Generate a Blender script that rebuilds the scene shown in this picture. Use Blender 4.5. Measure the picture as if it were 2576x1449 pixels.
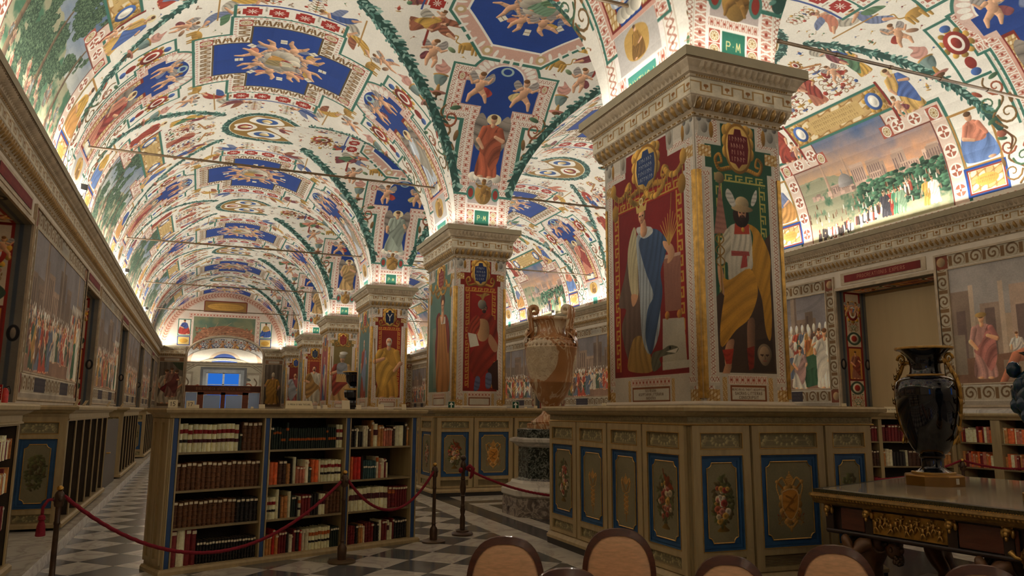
import bpy, bmesh, math, random
import numpy as np
from mathutils import Vector, Matrix
S = bpy.context.scene; COL = S.collection
for o in list(bpy.data.objects): bpy.data.objects.remove(o)
# ------------------------------------------------------------------ camera
FPX, YAW, PITCH, ROLL, EYE = 1911.8, .3852, .1614, .0057, 1.5
cam = bpy.data.cameras.new('camera'); camo = bpy.data.objects.new('camera', cam); COL.objects.link(camo); S.camera = camo
cam.sensor_width = 36; cam.lens = FPX / 2576 * 36; cam.clip_start = .05; cam.clip_end = 200
_f = Vector((math.sin(YAW) * math.cos(PITCH), math.cos(YAW) * math.cos(PITCH), math.sin(PITCH))); _r = Vector((math.cos(YAW), -math.sin(YAW), 0)); _u = _r.cross(_f)
_r2 = math.cos(ROLL) * _r + math.sin(ROLL) * _u; _u2 = -math.sin(ROLL) * _r + math.cos(ROLL) * _u
camo.matrix_world = Matrix(((_r2.x, _u2.x, -_f.x, 0), (_r2.y, _u2.y, -_f.y, 0), (_r2.z, _u2.z, -_f.z, EYE), (0, 0, 0, 1)))
# ------------------------------------------------------------------ world, exposure
w = bpy.data.worlds.new('world'); S.world = w; w.use_nodes = True
w.node_tree.nodes['Background'].inputs[0].default_value = (.03, .20, .80, 1); w.node_tree.nodes['Background'].inputs[1].default_value = .95
S.view_settings.view_transform = 'Standard'; S.view_settings.look = 'None'; S.view_settings.gamma = 1; S.view_settings.use_curve_mapping = False
S.view_settings.exposure = 0.24
S.cycles.max_bounces = 10; S.cycles.diffuse_bounces = 6; S.cycles.glossy_bounces = 3; S.cycles.transmission_bounces = 4
S.cycles.caustics_reflective = False; S.cycles.caustics_refractive = False; S.cycles.sample_clamp_indirect = 4
# ------------------------------------------------------------------ the hall: measures in metres, y runs down the hall
ZC, ZS, RISE, AX, BY = 5.60, 5.60, 3.75, 3.88, 3.45     # cornice top, vault springing, rise, half spans of aisle and of arch
XL, XR, CX, LC, RC = -2.68, 14.12, 5.72, 1.22, 10.22    # walls, pillar line, aisle centres
PX0, PX1, PY0, PD, BAY, YEND, YBEG = 5.11, 6.33, 7.0, 2.11, 9.0, 54.1, -9.0
PC = [8.06 + BAY * k for k in range(6)]                 # pillar (arch) centres along the hall
# ------------------------------------------------------------------ the cove lamps: warm strips lying on top of the cornices and capitals
def cove(x, y, z, sx, sy, power, tilt=(0, 0), col=(1.0, .968, .89)):
    L = bpy.data.lights.new('cove_or_fill_lamp', 'AREA'); L.shape = 'RECTANGLE'; L.size, L.size_y = sx, sy; L.energy = power; L.color = col
    o = bpy.data.objects.new('cove_or_fill_lamp', L); COL.objects.link(o); o.location = (x, y, z); o.rotation_euler = (math.pi + tilt[0], tilt[1], 0); o['kind'] = 'helper'
    return o
KW, KP = 27.0, 9.0     # watts per metre: walls, capitals
for k in range(-1, 6):
    ln = 9.0 if k < 5 else 5.5; yy = 3.56 + BAY * k if k < 5 else 51.3
    cove(XL + .2, yy, ZC + .05, .05, ln, KW * ln, (0, .62)); cove(XR - .2, yy, ZC + .05, .05, ln, KW * ln, (0, -.68))
for i, y in enumerate(PC):
    yc = y if i < 5 else 53.1
    cove(PX0 - .2, yc, ZC + .05, .05, 2.3, KP * 2.3, (0, -.45)); cove(PX1 + .2, yc, ZC + .05, .05, 2.3, KP * 2.3, (0, .45))
    cove(CX, yc - 1.25, ZC + .05, 1.4, .05, KP * 1.4, (.45, 0))
    if i < 5: cove(CX, yc + 1.25, ZC + .05, 1.4, .05, KP * 1.4, (-.45, 0))
for x in (-1.9, 4.6): cove(x, YEND - .2, ZC + .05, 1.0, .05, 9, (.5, 0))
for x in (6.9, 9, 11.2, 13.2): cove(x, YEND - .2, ZC + .05, 1.4, .05, 14, (.5, 0))
# ------------------------------------------------------------------ mesh helpers
class MB:
    def __init__(s): s.v, s.f, s.m, s.uv, s.mi = [], [], [], [], 0
    def face(s, pts, uv=None):
        b = len(s.v); s.v += [tuple(map(float, p)) for p in pts]; s.f.append(tuple(range(b, b + len(pts)))); s.m.append(s.mi); s.uv.append(uv); return s
    def idx(s, verts, faces):
        b = len(s.v); s.v += [tuple(map(float, p)) for p in verts]
        for f in faces: s.f.append(tuple(b + i for i in f)); s.m.append(s.mi); s.uv.append(None)
        return s
    def box(s, x0, y0, z0, x1, y1, z1, bev=0):
        if bev:
            p = [(x0 + bev, y0), (x1 - bev, y0), (x1, y0 + bev), (x1, y1 - bev), (x1 - bev, y1), (x0 + bev, y1), (x0, y1 - bev), (x0, y0 + bev)]
            return s.prism(p, z0, z1, bev)
        v = [(x, y, z) for z in (z0, z1) for x, y in ((x0, y0), (x1, y0), (x1, y1), (x0, y1))]
        return s.idx(v, [(3, 2, 1, 0), (4, 5, 6, 7), (0, 1, 5, 4), (1, 2, 6, 5), (2, 3, 7, 6), (3, 0, 4, 7)])
    def obox(s, o, u, w, l, d, z0, z1):
        """box from corner o along u (length l) and w (depth d)"""
        p = [(o[0], o[1]), (o[0] + u[0] * l, o[1] + u[1] * l), (o[0] + u[0] * l + w[0] * d, o[1] + u[1] * l + w[1] * d), (o[0] + w[0] * d, o[1] + w[1] * d)]
        if (p[1][0] - p[0][0]) * (p[2][1] - p[0][1]) - (p[1][1] - p[0][1]) * (p[2][0] - p[0][0]) < 0: p = p[::-1]
        return s.prism(p, z0, z1)
    def prism(s, p, z0, z1, bev=0):
        n = len(p); rings = [(p, z0), (p, z1)]
        if bev:
            c = np.mean(p, 0); q = [tuple(c + (np.array(a) - c) * (1 - bev / max(1e-6, np.hypot(*(np.array(a) - c))))) for a in p]; rings = [(q, z0), (p, z0 + bev), (p, z1 - bev), (q, z1)]
        v = [(x, y, z) for pp, z in rings for x, y in pp]; k = len(rings)
        f = [tuple(range(n))[::-1], tuple(range((k - 1) * n, k * n))]
        for r in range(k - 1): f += [(r * n + i, r * n + (i + 1) % n, (r + 1) * n + (i + 1) % n, (r + 1) * n + i) for i in range(n)]
        return s.idx(v, f)
    def lathe(s, prof, n=32, c=(0, 0, 0), cap=True, sq=None):
        v, f, k = [], [], len(prof)
        for r, z in prof:
            for i in range(n):
                a = 2 * math.pi * (i + .5 * (sq or 0)) / n; v.append((c[0] + r * math.cos(a), c[1] + r * math.sin(a), c[2] + z))
        for j in range(k - 1): f += [(j * n + i, j * n + (i + 1) % n, (j + 1) * n + (i + 1) % n, (j + 1) * n + i) for i in range(n)]
        if cap: f += [tuple(range(n))[::-1], tuple(range((k - 1) * n, k * n))]
        return s.idx(v, f)
    def ball(s, c, r, n=10, k=6):
        r = (r, r, r) if not hasattr(r, '__len__') else r; v = [(c[0], c[1], c[2] - r[2])]; f = []
        for j in range(1, k):
            t = math.pi * j / k
            for i in range(n): a = 2 * math.pi * i / n; v.append((c[0] + r[0] * math.sin(t) * math.cos(a), c[1] + r[1] * math.sin(t) * math.sin(a), c[2] - r[2] * math.cos(t)))
        v.append((c[0], c[1], c[2] + r[2])); L = len(v) - 1
        f += [(0, 1 + (i + 1) % n, 1 + i) for i in range(n)]
        for j in range(k - 2): f += [(1 + j * n + i, 1 + j * n + (i + 1) % n, 1 + (j + 1) * n + (i + 1) % n, 1 + (j + 1) * n + i) for i in range(n)]
        f += [(L, 1 + (k - 2) * n + i, 1 + (k - 2) * n + (i + 1) % n) for i in range(n)]
        return s.idx(v, f)
    def tube(s, pts, r, n=8, cap=True, flat=None):
        pts = [Vector(p) for p in pts]; k = len(pts); rr = r if hasattr(r, '__len__') else [r] * k; v, f = [], []; up = Vector((0, 0, 1)); prev = None
        for i, p in enumerate(pts):
            t = (pts[min(i + 1, k - 1)] - pts[max(i - 1, 0)]).normalized()
            a = prev - t * prev.dot(t) if prev else t.cross(up if abs(t.z) < .95 else Vector((1, 0, 0))); a.normalize(); prev = a; b = t.cross(a)
            for j in range(n): q = 2 * math.pi * j / n; v.append(p + (a * math.cos(q) * (flat or 1) + b * math.sin(q)) * rr[i])
        for i in range(k - 1): f += [(i * n + j, i * n + (j + 1) % n, (i + 1) * n + (j + 1) % n, (i + 1) * n + j) for j in range(n)]
        if cap: f += [tuple(range(n))[::-1], tuple(range((k - 1) * n, k * n))]
        return s.idx(v, f)
    def extr(s, prof, a, b, nrm, cap=True):
        """moulding of profile (out, z) run from a to b, out along nrm"""
        v = [(p[0] + nrm[0] * o, p[1] + nrm[1] * o, z) for p in (a, b) for o, z in prof]; k = len(prof); f = [(i, i + 1, k + i + 1, k + i) for i in range(k - 1)]
        if (b[0] - a[0]) * nrm[1] - (b[1] - a[1]) * nrm[0] > 0: f = [q[::-1] for q in f]
        if cap: f += [tuple(range(k)), tuple(range(k, 2 * k))[::-1]]
        return s.idx(v, f)
    def ringm(s, prof, x0, y0, x1, y1):
        """moulding mitred round a rectangle"""
        v, k = [], len(prof)
        for o, z in prof: v += [(x0 - o, y0 - o, z), (x1 + o, y0 - o, z), (x1 + o, y1 + o, z), (x0 - o, y1 + o, z)]
        return s.idx(v, [(j * 4 + i, j * 4 + (i + 1) % 4, (j + 1) * 4 + (i + 1) % 4, (j + 1) * 4 + i) for j in range(k - 1) for i in range(4)])
    def quadm(s, p0, p1, p2, p3, uv=((0, 0), (1, 0), (1, 1), (0, 1))): return s.face((p0, p1, p2, p3), uv)
    def mesh(s, name, mats=(), smooth=False):
        me = bpy.data.meshes.new(name); me.from_pydata(s.v, [], s.f)
        for m in (mats if isinstance(mats, (list, tuple)) else [mats]): me.materials.append(m)
        me.polygons.foreach_set('material_index', s.m)
        if any(u is not None for u in s.uv):
            l = me.uv_layers.new(name='UVMap'); d = []
            for f, u in zip(s.f, s.uv): d += [c for q in (u or [(0, 0)] * len(f)) for c in q]
            l.data.foreach_set('uv', d)
        if smooth: me.polygons.foreach_set('use_smooth', [True] * len(s.f))
        me.update(); return me
    def build(s, name, mats=(), parent=None, smooth=False, loc=None):
        o = bpy.data.objects.new(name, s.mesh(name, mats, smooth)); COL.objects.link(o)
        if smooth and smooth != 'all':
            me = o.data
            me.set_sharp_from_angle(angle=math.radians(38 if smooth is True else smooth))
        if parent is not None: o.parent = parent
        if loc: o.location = loc
        return o
def grp(name, loc=(0, 0, 0), rz=0, parent=None):
    o = bpy.data.objects.new(name, None); o.empty_display_size = .1; COL.objects.link(o); o.location = loc; o.rotation_euler = (0, 0, rz)
    if parent is not None: o.parent = parent
    return o
def tag(o, label=None, cat=None, group=None, kind=None):
    for k, v in (('label', label), ('category', cat), ('group', group), ('kind', kind)):
        if v: o[k] = v
    return o
def cp(o, parent=None, data=None):
    c = o.copy(); COL.objects.link(c)
    if parent is not None: c.parent = parent
    for ch in o.children: cp(ch, c)
    return c
# ------------------------------------------------------------------ materials
def lin(c): return tuple(((v / 12.92) if v <= .04045 else ((v + .055) / 1.055) ** 2.4) for v in c)
def rgb(r, g, b): return lin((r / 255, g / 255, b / 255)) + (1,)
class NT:
    def __init__(s, name):
        s.m = bpy.data.materials.new(name); s.m.use_nodes = True; s.t = s.m.node_tree; s.b = s.t.nodes['Principled BSDF']
    def n(s, typ, **kw):
        x = s.t.nodes.new(typ)
        for k, v in kw.items():
            if k in x.inputs: x.inputs[k].default_value = v
            else: setattr(x, k, v)
        return x
    def l(s, a, b): s.t.links.new(a, b); return s
    def ramp(s, fac, stops):
        r = s.n('ShaderNodeValToRGB'); e = r.color_ramp.elements
        while len(e) < len(stops): e.new(.5)
        for el, (p, c) in zip(e, stops): el.position = p; el.color = c
        s.l(fac, r.inputs[0]); return r.outputs[0]
def mat(name, c, rough=.6, metal=0, vary=.18, scale=6, bump=0, bscale=40, spec=.5, stretch=None, coat=0, rand=0):
    t = NT(name); b = t.b; b.inputs['Roughness'].default_value = rough; b.inputs['Metallic'].default_value = metal; b.inputs['Specular IOR Level'].default_value = spec; b.inputs['Coat Weight'].default_value = coat
    co = t.n('ShaderNodeNewGeometry').outputs['Position']
    if stretch: mp = t.n('ShaderNodeMapping'); mp.inputs['Scale'].default_value = stretch; t.l(co, mp.inputs[0]); co = mp.outputs[0]
    nz = t.n('ShaderNodeTexNoise', Scale=scale, Detail=5.0, Roughness=.62); t.l(co, nz.inputs['Vector']); lo = tuple(v * (1 - vary) for v in c[:3]) + (1,); hi = tuple(min(1, v * (1 + vary)) for v in c[:3]) + (1,)
    col = t.ramp(nz.outputs['Fac'], [(.3, lo), (.7, hi)])
    if rand:
        oi = t.n('ShaderNodeObjectInfo'); h = t.n('ShaderNodeHueSaturation'); mr = t.n('ShaderNodeMapRange'); mr.inputs['To Min'].default_value = 1 - rand; mr.inputs['To Max'].default_value = 1 + rand; t.l(oi.outputs['Random'], mr.inputs[0]); t.l(mr.outputs[0], h.inputs['Value']); t.l(col, h.inputs['Color']); col = h.outputs[0]
    t.l(col, b.inputs['Base Color'])
    if bump: bn = t.n('ShaderNodeTexNoise', Scale=bscale, Detail=4.0); t.l(co, bn.inputs['Vector']); bp = t.n('ShaderNodeBump', Strength=bump, Distance=.01); t.l(bn.outputs['Fac'], bp.inputs['Height']); t.l(bp.outputs[0], b.inputs['Normal'])
    return t.m
def marble(name, base, vein, scale=2.2, rough=.16, amt=.5, spec=.5, sharp=.06):
    t = NT(name); b = t.b; b.inputs['Roughness'].default_value = rough; b.inputs['Specular IOR Level'].default_value = spec
    g = t.n('ShaderNodeNewGeometry'); oi = t.n('ShaderNodeObjectInfo'); add = t.n('ShaderNodeVectorMath', operation='ADD'); sc = t.n('ShaderNodeVectorMath', operation='SCALE'); sc.inputs['Scale'].default_value = 3.7
    cm = t.n('ShaderNodeCombineXYZ'); t.l(oi.outputs['Random'], cm.inputs[0]); t.l(oi.outputs['Random'], cm.inputs[1]); t.l(cm.outputs[0], sc.inputs[0]); t.l(g.outputs['Position'], add.inputs[0]); t.l(sc.outputs[0], add.inputs[1])
    n1 = t.n('ShaderNodeTexNoise', Scale=scale, Detail=8.0, Roughness=.6, Distortion=1.4); t.l(add.outputs[0], n1.inputs['Vector'])
    mid = tuple(a * (1 - amt) + v * amt for a, v in zip(base, vein)); col = t.ramp(n1.outputs['Fac'], [(.3, base), (.46, mid), (.5, vein), (.5 + sharp, mid), (.7, base)])
    t.l(col, b.inputs['Base Color']); return t.m
def image_of(P, name):
    h, w_ = P.a.shape[:2]; im = bpy.data.images.new(name, w_, h); a = np.ones((h, w_, 4), np.float32); a[..., :3] = P.a[::-1]; im.pixels.foreach_set(a.ravel()); im.update(); im.pack(); return im
def painted(P, name, rough=.75, ext='EXTEND', bump=.12):
    """a material that carries one of the fresco canvases through the UV map"""
    t = NT(name); im = t.n('ShaderNodeTexImage'); im.image = image_of(P, name); im.extension = ext; im.interpolation = 'Cubic'; t.l(im.outputs['Color'], t.b.inputs['Base Color']); t.b.inputs['Roughness'].default_value = rough; t.b.inputs['Specular IOR Level'].default_value = .3
    if bump: nz = t.n('ShaderNodeTexNoise', Scale=14.0, Detail=4.0); g = t.n('ShaderNodeNewGeometry'); t.l(g.outputs['Position'], nz.inputs['Vector']); bp = t.n('ShaderNodeBump', Strength=bump, Distance=.02); t.l(nz.outputs['Fac'], bp.inputs['Height']); t.l(bp.outputs[0], t.b.inputs['Normal'])
    return t.m
def emit(name, c, k):
    t = NT(name); t.b.inputs['Base Color'].default_value = (0, 0, 0, 1); t.b.inputs['Emission Color'].default_value = c; t.b.inputs['Emission Strength'].default_value = k; return t.m
# ------------------------------------------------------------------ fresco painter: every painted surface is drawn here
RNG = lambda s=0: np.random.default_rng(abs(int(s)))
def C3(*c): return np.array(c, np.float32) / 255.0
WHT, TEAL, RED, BLUE = C3(228, 220, 202), C3(58, 112, 94), C3(140, 46, 34), C3(26, 58, 134)
GOLD, OCHRE, BROWN, SKIN = C3(188, 142, 58), C3(170, 124, 60), C3(96, 62, 34), C3(206, 152, 112)
GREY, DGRN, ROSE, CREAM = C3(168, 160, 146), C3(34, 78, 60), C3(176, 110, 92), C3(220, 204, 168)
PAL = [C3(168, 60, 44), C3(60, 84, 140), C3(86, 120, 84), C3(196, 150, 62), C3(150, 88, 60), C3(110, 120, 150), C3(198, 120, 90), C3(126, 64, 66)]
def noise(h, w, cell, seed, octs=3):
    r = RNG(seed); o = np.zeros((h, w), np.float32); amp = 1.0; tot = 0
    for k in range(octs):
        c = max(1.0, cell / 2 ** k); gh, gw = int(h / c) + 3, int(w / c) + 3
        g = r.random((gh, gw), dtype=np.float32)
        yy = np.arange(h) / c; xx = np.arange(w) / c
        y0 = yy.astype(int); x0 = xx.astype(int)
        fy = (yy - y0).astype(np.float32)[:, None]; fx = (xx - x0).astype(np.float32)[None]
        fy = fy * fy * (3 - 2 * fy); fx = fx * fx * (3 - 2 * fx)
        a = g[y0][:, x0]; b = g[y0][:, x0 + 1]; c2 = g[y0 + 1][:, x0]; d = g[y0 + 1][:, x0 + 1]
        o += amp * ((a * (1 - fx) + b * fx) * (1 - fy) + (c2 * (1 - fx) + d * fx) * fy); tot += amp; amp *= .55
    return o / tot
def spl(pts, n=5, closed=True):
    p = np.asarray(pts, float); N = len(p); out = []
    for i in range(N if closed else N - 1):
        q = [p[(i + k) % N] if closed else p[min(max(i + k, 0), N - 1)] for k in (-1, 0, 1, 2)]
        for t in np.arange(n) / n:
            out.append(.5 * ((2 * q[1]) + (q[2] - q[0]) * t + (2 * q[0] - 5 * q[1] + 4 * q[2] - q[3]) * t * t + (3 * q[1] - q[0] - 3 * q[2] + q[3]) * t ** 3))
    if not closed: out.append(p[-1])
    return np.array(out)
class Pt:
    """a canvas in metres, y down, s pixels to the metre, with a current placement (cx, cy, scale, rotation, mirror)"""
    def __init__(s, w, h, k, bg):
        s.k = k; s.W, s.H = int(round(w * k)), int(round(h * k)); s.a = np.empty((s.H, s.W, 3), np.float32); s.a[:] = bg; s.flip = None; s.at()
    def at(s, cx=0, cy=0, sc=1, rot=0, mir=1):
        s.T = (cx, cy, sc, math.cos(rot), math.sin(rot), mir); s.rot = rot; return s
    def tp(s, p):
        p = np.asarray(p, float); cx, cy, sc, c, n, m = s.T
        x, y = p[..., 0] * sc * m, p[..., 1] * sc
        q = np.stack([(cx + x * c - y * n), (cy + x * n + y * c)], -1)
        return (q if s.flip is None else np.array(s.flip) - q) * s.k
    def box(s, x0, y0, x1, y1):
        a, b, c, d = max(0, int(x0) - 1), max(0, int(y0) - 1), min(s.W, int(x1) + 2), min(s.H, int(y1) + 2)
        return (a, b, c, d) if c > a and d > b else None
    def comp(s, b, cov, col, al=1.0):
        v = s.a[b[1]:b[3], b[0]:b[2]]; cov = (cov * al)[..., None].astype(np.float32); v += (col - v) * cov
    def poly(s, pts, col, fold=0, fa=0.0, fr=9, al=1.0, seed=0, grad=None):
        p = s.tp(pts); b = s.box(p[:, 0].min(), p[:, 1].min(), p[:, 0].max(), p[:, 1].max())
        if b is None: return
        h, w = b[3] - b[1], b[2] - b[0]; Y = b[1] + (np.arange(2 * h) + .5) / 2; X = b[0] + (np.arange(2 * w) + .5) / 2
        ins = np.zeros((2 * h, 2 * w), bool); q = np.roll(p, -1, 0)
        for (x0, y0), (x1, y1) in zip(p, q):
            if y0 == y1: continue
            lo, hi = np.searchsorted(Y, [min(y0, y1), max(y0, y1)])
            if hi > lo: ins[lo:hi] ^= X[None] < (x0 + (Y[lo:hi] - y0) * (x1 - x0) / (y1 - y0))[:, None]
        cov = ins.reshape(h, 2, w, 2).mean((1, 3)); c = np.broadcast_to(col, (h, w, 3))
        if fold or grad:
            xx = np.arange(w)[None] + np.zeros((h, 1)); yy = np.arange(h)[:, None] + np.zeros((1, w))
            f = np.ones((h, w), np.float32)
            if fold:
                r = RNG(seed); L = max(w * abs(math.cos(fa)), h * abs(math.sin(fa)), 4); r1, r2, r3 = r.random(3) * 6
                u = (xx * math.cos(fa) + yy * math.sin(fa)) / L; v = (yy * math.cos(fa) - xx * math.sin(fa)) / max(h, w)
                ph = fr * 1.5 * u + 1.3 * np.sin(2.6 * u + 3.1 * v + r1) + 1.1 * np.sin(5.3 * v - 3 * u + r2)
                m = np.abs(np.sin(ph)); k2 = .65 + .35 * np.sin(2.2 * u - 4 * v + r3)
                f += fold * k2 * (1.25 * (m - .62) - .5 * (np.abs(np.sin(ph * 1.9 + 1.3 * v + r3)) < .16))
            if grad: f *= 1 + grad * (.5 - xx / w)
            c = np.clip(c * f[..., None], 0, 1)
        s.comp(b, cov, c, al)
    def ell(s, x, y, rx, ry, col, rot=0, sh=.35, al=1.0, ring=0):
        c = s.tp((x, y)); k = s.k * s.T[2]; RX, RY = max(rx * k, .4), max(ry * k, .4); R = max(RX, RY)
        b = s.box(c[0] - R, c[1] - R, c[0] + R, c[1] + R)
        if b is None: return
        X = (np.arange(b[0], b[2]) + .5 - c[0])[None]; Y = (np.arange(b[1], b[3]) + .5 - c[1])[:, None]
        a = rot * s.T[5] + s.rot; u = (X * math.cos(a) + Y * math.sin(a)) / RX; v = (Y * math.cos(a) - X * math.sin(a)) / RY
        r = np.sqrt(u * u + v * v); m = min(RX, RY); cov = np.clip((1 - r) * m + .5, 0, 1)
        if ring: cov = cov * np.clip((r - 1 + ring / min(rx, ry)) * m + .5, 0, 1)
        if sh: col = np.clip(col * (1 + sh * (-X / R * .75 - Y / R * .55))[..., None], 0, 1)
        s.comp(b, cov, col, al)
    def seg(s, p0, p1, r0, r1, col, sh=.35, al=1.0):
        a, c = s.tp(p0), s.tp(p1); k = s.k * s.T[2]; R0, R1 = max(r0 * k, .35), max(r1 * k, .35); R = max(R0, R1)
        b = s.box(min(a[0], c[0]) - R, min(a[1], c[1]) - R, max(a[0], c[0]) + R, max(a[1], c[1]) + R)
        if b is None: return
        X = (np.arange(b[0], b[2]) + .5)[None]; Y = (np.arange(b[1], b[3]) + .5)[:, None]; d = c - a; L = max(d @ d, 1e-6)
        t = np.clip(((X - a[0]) * d[0] + (Y - a[1]) * d[1]) / L, 0, 1); rr = R0 + (R1 - R0) * t
        qx, qy = X - a[0] - t * d[0], Y - a[1] - t * d[1]; cov = np.clip(rr - np.sqrt(qx * qx + qy * qy) + .5, 0, 1)
        if sh: col = np.clip(col * (1 - sh * (qx * .75 + qy * .55) / rr)[..., None], 0, 1)
        s.comp(b, cov, col, al)
    def line(s, pts, w, col, w1=None, sh=0, al=1.0):
        n = len(pts) - 1; w1 = w if w1 is None else w1
        for i in range(n): s.seg(pts[i], pts[i + 1], (w + (w1 - w) * i / n) / 2, (w + (w1 - w) * (i + 1) / n) / 2, col, sh, al)
    def rect(s, x0, y0, x1, y1, col, al=1.0): s.poly([(x0, y0), (x1, y0), (x1, y1), (x0, y1)], col, al=al)
    def band(s, x0, y0, x1, y1, kind, vert=False, flip=False, rep=1.25):
        """axis-aligned strip of a repeating border; along = x unless vert"""
        a, c = s.tp((x0, y0)), s.tp((x1, y1)); xa, xb = sorted((a[0], c[0])); ya, yb = sorted((a[1], c[1])); b = s.box(xa + 1, ya + 1, xb - 2, yb - 2)
        if b is None: return
        X = (np.arange(b[0], b[2]) + .5 - xa)[None] + np.zeros((b[3] - b[1], 1)); Y = (np.arange(b[1], b[3]) + .5 - ya)[:, None] + np.zeros((1, b[2] - b[0]))
        if vert: X, Y = Y, X; W, L = xb - xa, yb - ya
        else: W, L = yb - ya, xb - xa
        if rep == 1.25: rep = {'palm': .8, 'palmb': .8, 'lace': .8}.get(kind, rep)
        n = max(1, round(L / (W * rep))); P = (X / L * n) % 1; Q = Y / W
        if flip: Q = 1 - Q
        s.a[b[1]:b[3], b[0]:b[2]] = patt(kind, P, Q, rep)
    def frame(s, pts, layers, fill=None):
        """bands outside a rectilinear polygon, innermost layer first in the list"""
        p = [np.array(q, float) for q in pts]; n = len(p); area = sum(p[i][0] * p[(i + 1) % n][1] - p[(i + 1) % n][0] * p[i][1] for i in range(n))
        off = np.cumsum([w for w, _ in layers])
        for (w, kind), d in list(zip(layers, off))[::-1]:
            for i in range(n):
                a, b = p[i], p[(i + 1) % n]; t = (b - a) / np.linalg.norm(b - a); nn = np.array([t[1], -t[0]]) * (1 if area > 0 else -1)
                q0 = a - t * d + nn * (d - w); q1 = b + t * d + nn * d; vert = abs(t[1]) > .5
                if isinstance(kind, str): s.band(*q0, *q1, kind, vert, flip=(nn[0] + nn[1] > 0))
                else: s.rect(*q0, *q1, kind)
        if fill is not None: s.poly(pts, fill)
    def tex(s, amt=.09, cell=.9, seed=1, fine=.05, sat=1.0):
        if sat < 1: l = s.a.mean(2, keepdims=True); s.a = l + (s.a - l) * sat
        s.a *= (1 - amt / 2 + amt * (noise(s.H, s.W, cell * s.k, seed, 4) - .5) * 2 + fine * (noise(s.H, s.W, 2.2, seed + 9, 1) - .5))[..., None]
        np.clip(s.a, 0, 1, out=s.a); return s
def mixc(a, b, m): return a + (b - a) * m[..., None]
def patt(kind, P, Q, rep=1.25):
    """colours of one border repeat: P along 0..1, Q across 0..1"""
    u = (P - .5) * rep; v = Q - .5; r = np.sqrt(u * u + v * v); o = np.zeros(P.shape + (3,), np.float32)
    bg = WHT
    if kind == 'ring':
        o[:] = C3(214, 186, 164); m = (r < .47); o[m] = WHT; m2 = r < .37; o[m2] = C3(164, 92, 70)
        pet = (np.abs(u) < .07 + .12 * np.abs(v)) | (np.abs(v) < .05); o[m2 & pet] = WHT; o[r < .08] = C3(166, 86, 62)
    elif kind == 'rose':
        o[:] = C3(170, 84, 64); o[r < .46] = WHT; o[r < .38] = C3(176, 150, 106); a = np.arctan2(v, u); o[(r < .3) & (np.cos(8 * a) > .1)] = C3(222, 206, 168); o[r < .09] = C3(150, 110, 60)
    elif kind == 'palm':
        o[:] = WHT; m = (np.abs(v) < .42); o[m] = C3(198, 142, 120)
        t = np.abs(u) - .16 - .16 * np.sin(Q * 3.1); o[m & (np.abs(t) < .06)] = WHT; o[m & (np.abs(u) < .05)] = WHT; o[m & (r < .12)] = C3(160, 70, 52)
    elif kind == 'palmb':
        o[:] = C3(226, 216, 196); m = (np.abs(v) < .42); t = np.abs(u) - .14 - .2 * Q; o[m & ((np.abs(t) < .08) | (np.abs(u) < .05))] = C3(122, 88, 48); o[m & (r < .14)] = C3(150, 110, 62)
    elif kind == 'dot':
        o[:] = WHT; o[(r < .3)] = C3(190, 120, 100); o[r < .13] = WHT
    elif kind == 'lace':
        o[:] = WHT; t = np.sin(P * 6.283) * .28 * 1; o[np.abs(v - t) < .09] = C3(176, 122, 100); o[np.abs(v + t) < .07] = C3(190, 146, 124); o[(r < .1)] = C3(160, 96, 76); o[np.abs(v) > .42] = C3(206, 190, 168)
    elif kind == 'key':
        o[:] = C3(150, 40, 26); g = GOLD
        p = P * 6; q = Q * 6; m = ((q > .8) & (q < 1.7) & (p < 4.4)) | ((p < .9) & (q > .8) & (q < 5.2)) | ((q > 4.3) & (q < 5.2)) | ((p > 2.1) & (p < 3) & (q > 2.4) & (q < 5.2)) | ((p > 3.5) & (p < 4.4) & (q > .8) & (q < 3.3)) | ((p > 2.1) & (p < 4.4) & (q > 2.4) & (q < 3.3)); o[m] = g
    elif kind == 'keyg':
        o[:] = C3(40, 84, 56); g = C3(172, 160, 84)
        p = P * 6; q = Q * 6; m = ((q > .8) & (q < 1.7) & (p < 4.4)) | ((p < .9) & (q > .8) & (q < 5.2)) | ((q > 4.3) & (q < 5.2)) | ((p > 2.1) & (p < 3) & (q > 2.4) & (q < 5.2)) | ((p > 2.1) & (p < 4.4) & (q > 2.4) & (q < 3.3)); o[m] = g
    elif kind == 'gild':
        o[:] = C3(196, 158, 96); a = np.sin(P * 12.6) * np.sin(Q * 9.4 + P * 6.28) ; o[a > .35] = C3(226, 204, 160); o[np.abs(a) < .12] = C3(158, 112, 56)
    elif kind == 'scr':
        o[:] = C3(188, 176, 150); a = np.arctan2(v, u); sp = np.abs(((r * 3.2 - a / 6.283) % 1) - .5); o[(r < .46) & (sp < .2)] = C3(118, 92, 60); o[(np.abs(u) > .5) & (np.abs(v) < .35)] = C3(128, 98, 62); o[np.abs(v) > .45] = C3(226, 218, 200)
    elif kind == 'star':
        o[:] = WHT; m = (np.abs(u) < .42) & (np.abs(v) < .4); m &= ~((np.abs(u) > .27) & (np.abs(v) > .25)); o[m] = C3(168, 40, 28); a = np.arctan2(v, u); o[r < .12 + .13 * np.cos(8 * a)] = WHT
    elif kind == 'fret':
        o[:] = C3(212, 200, 172); p, q = P * 6, Q * 6; m = ((q > 1) & (q < 1.5) & (p < 3)) | ((p > 2.6) & (p < 3.1) & (q > 1) & (q < 4.6)) | ((q > 4.2) & (q < 4.7) & (p > 2.8)) | ((p > 5.5) & (q > 1) & (q < 4.6)); o[m] = C3(166, 130, 78)
        o[((p - 4.3) ** 2 + (q - 2.4) ** 2 < .45) | ((np.abs(p - 4.3) < .15) & (q > 2) & (q < 3.8))] = C3(150, 100, 48)
    else: o[:] = bg
    return o
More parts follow.
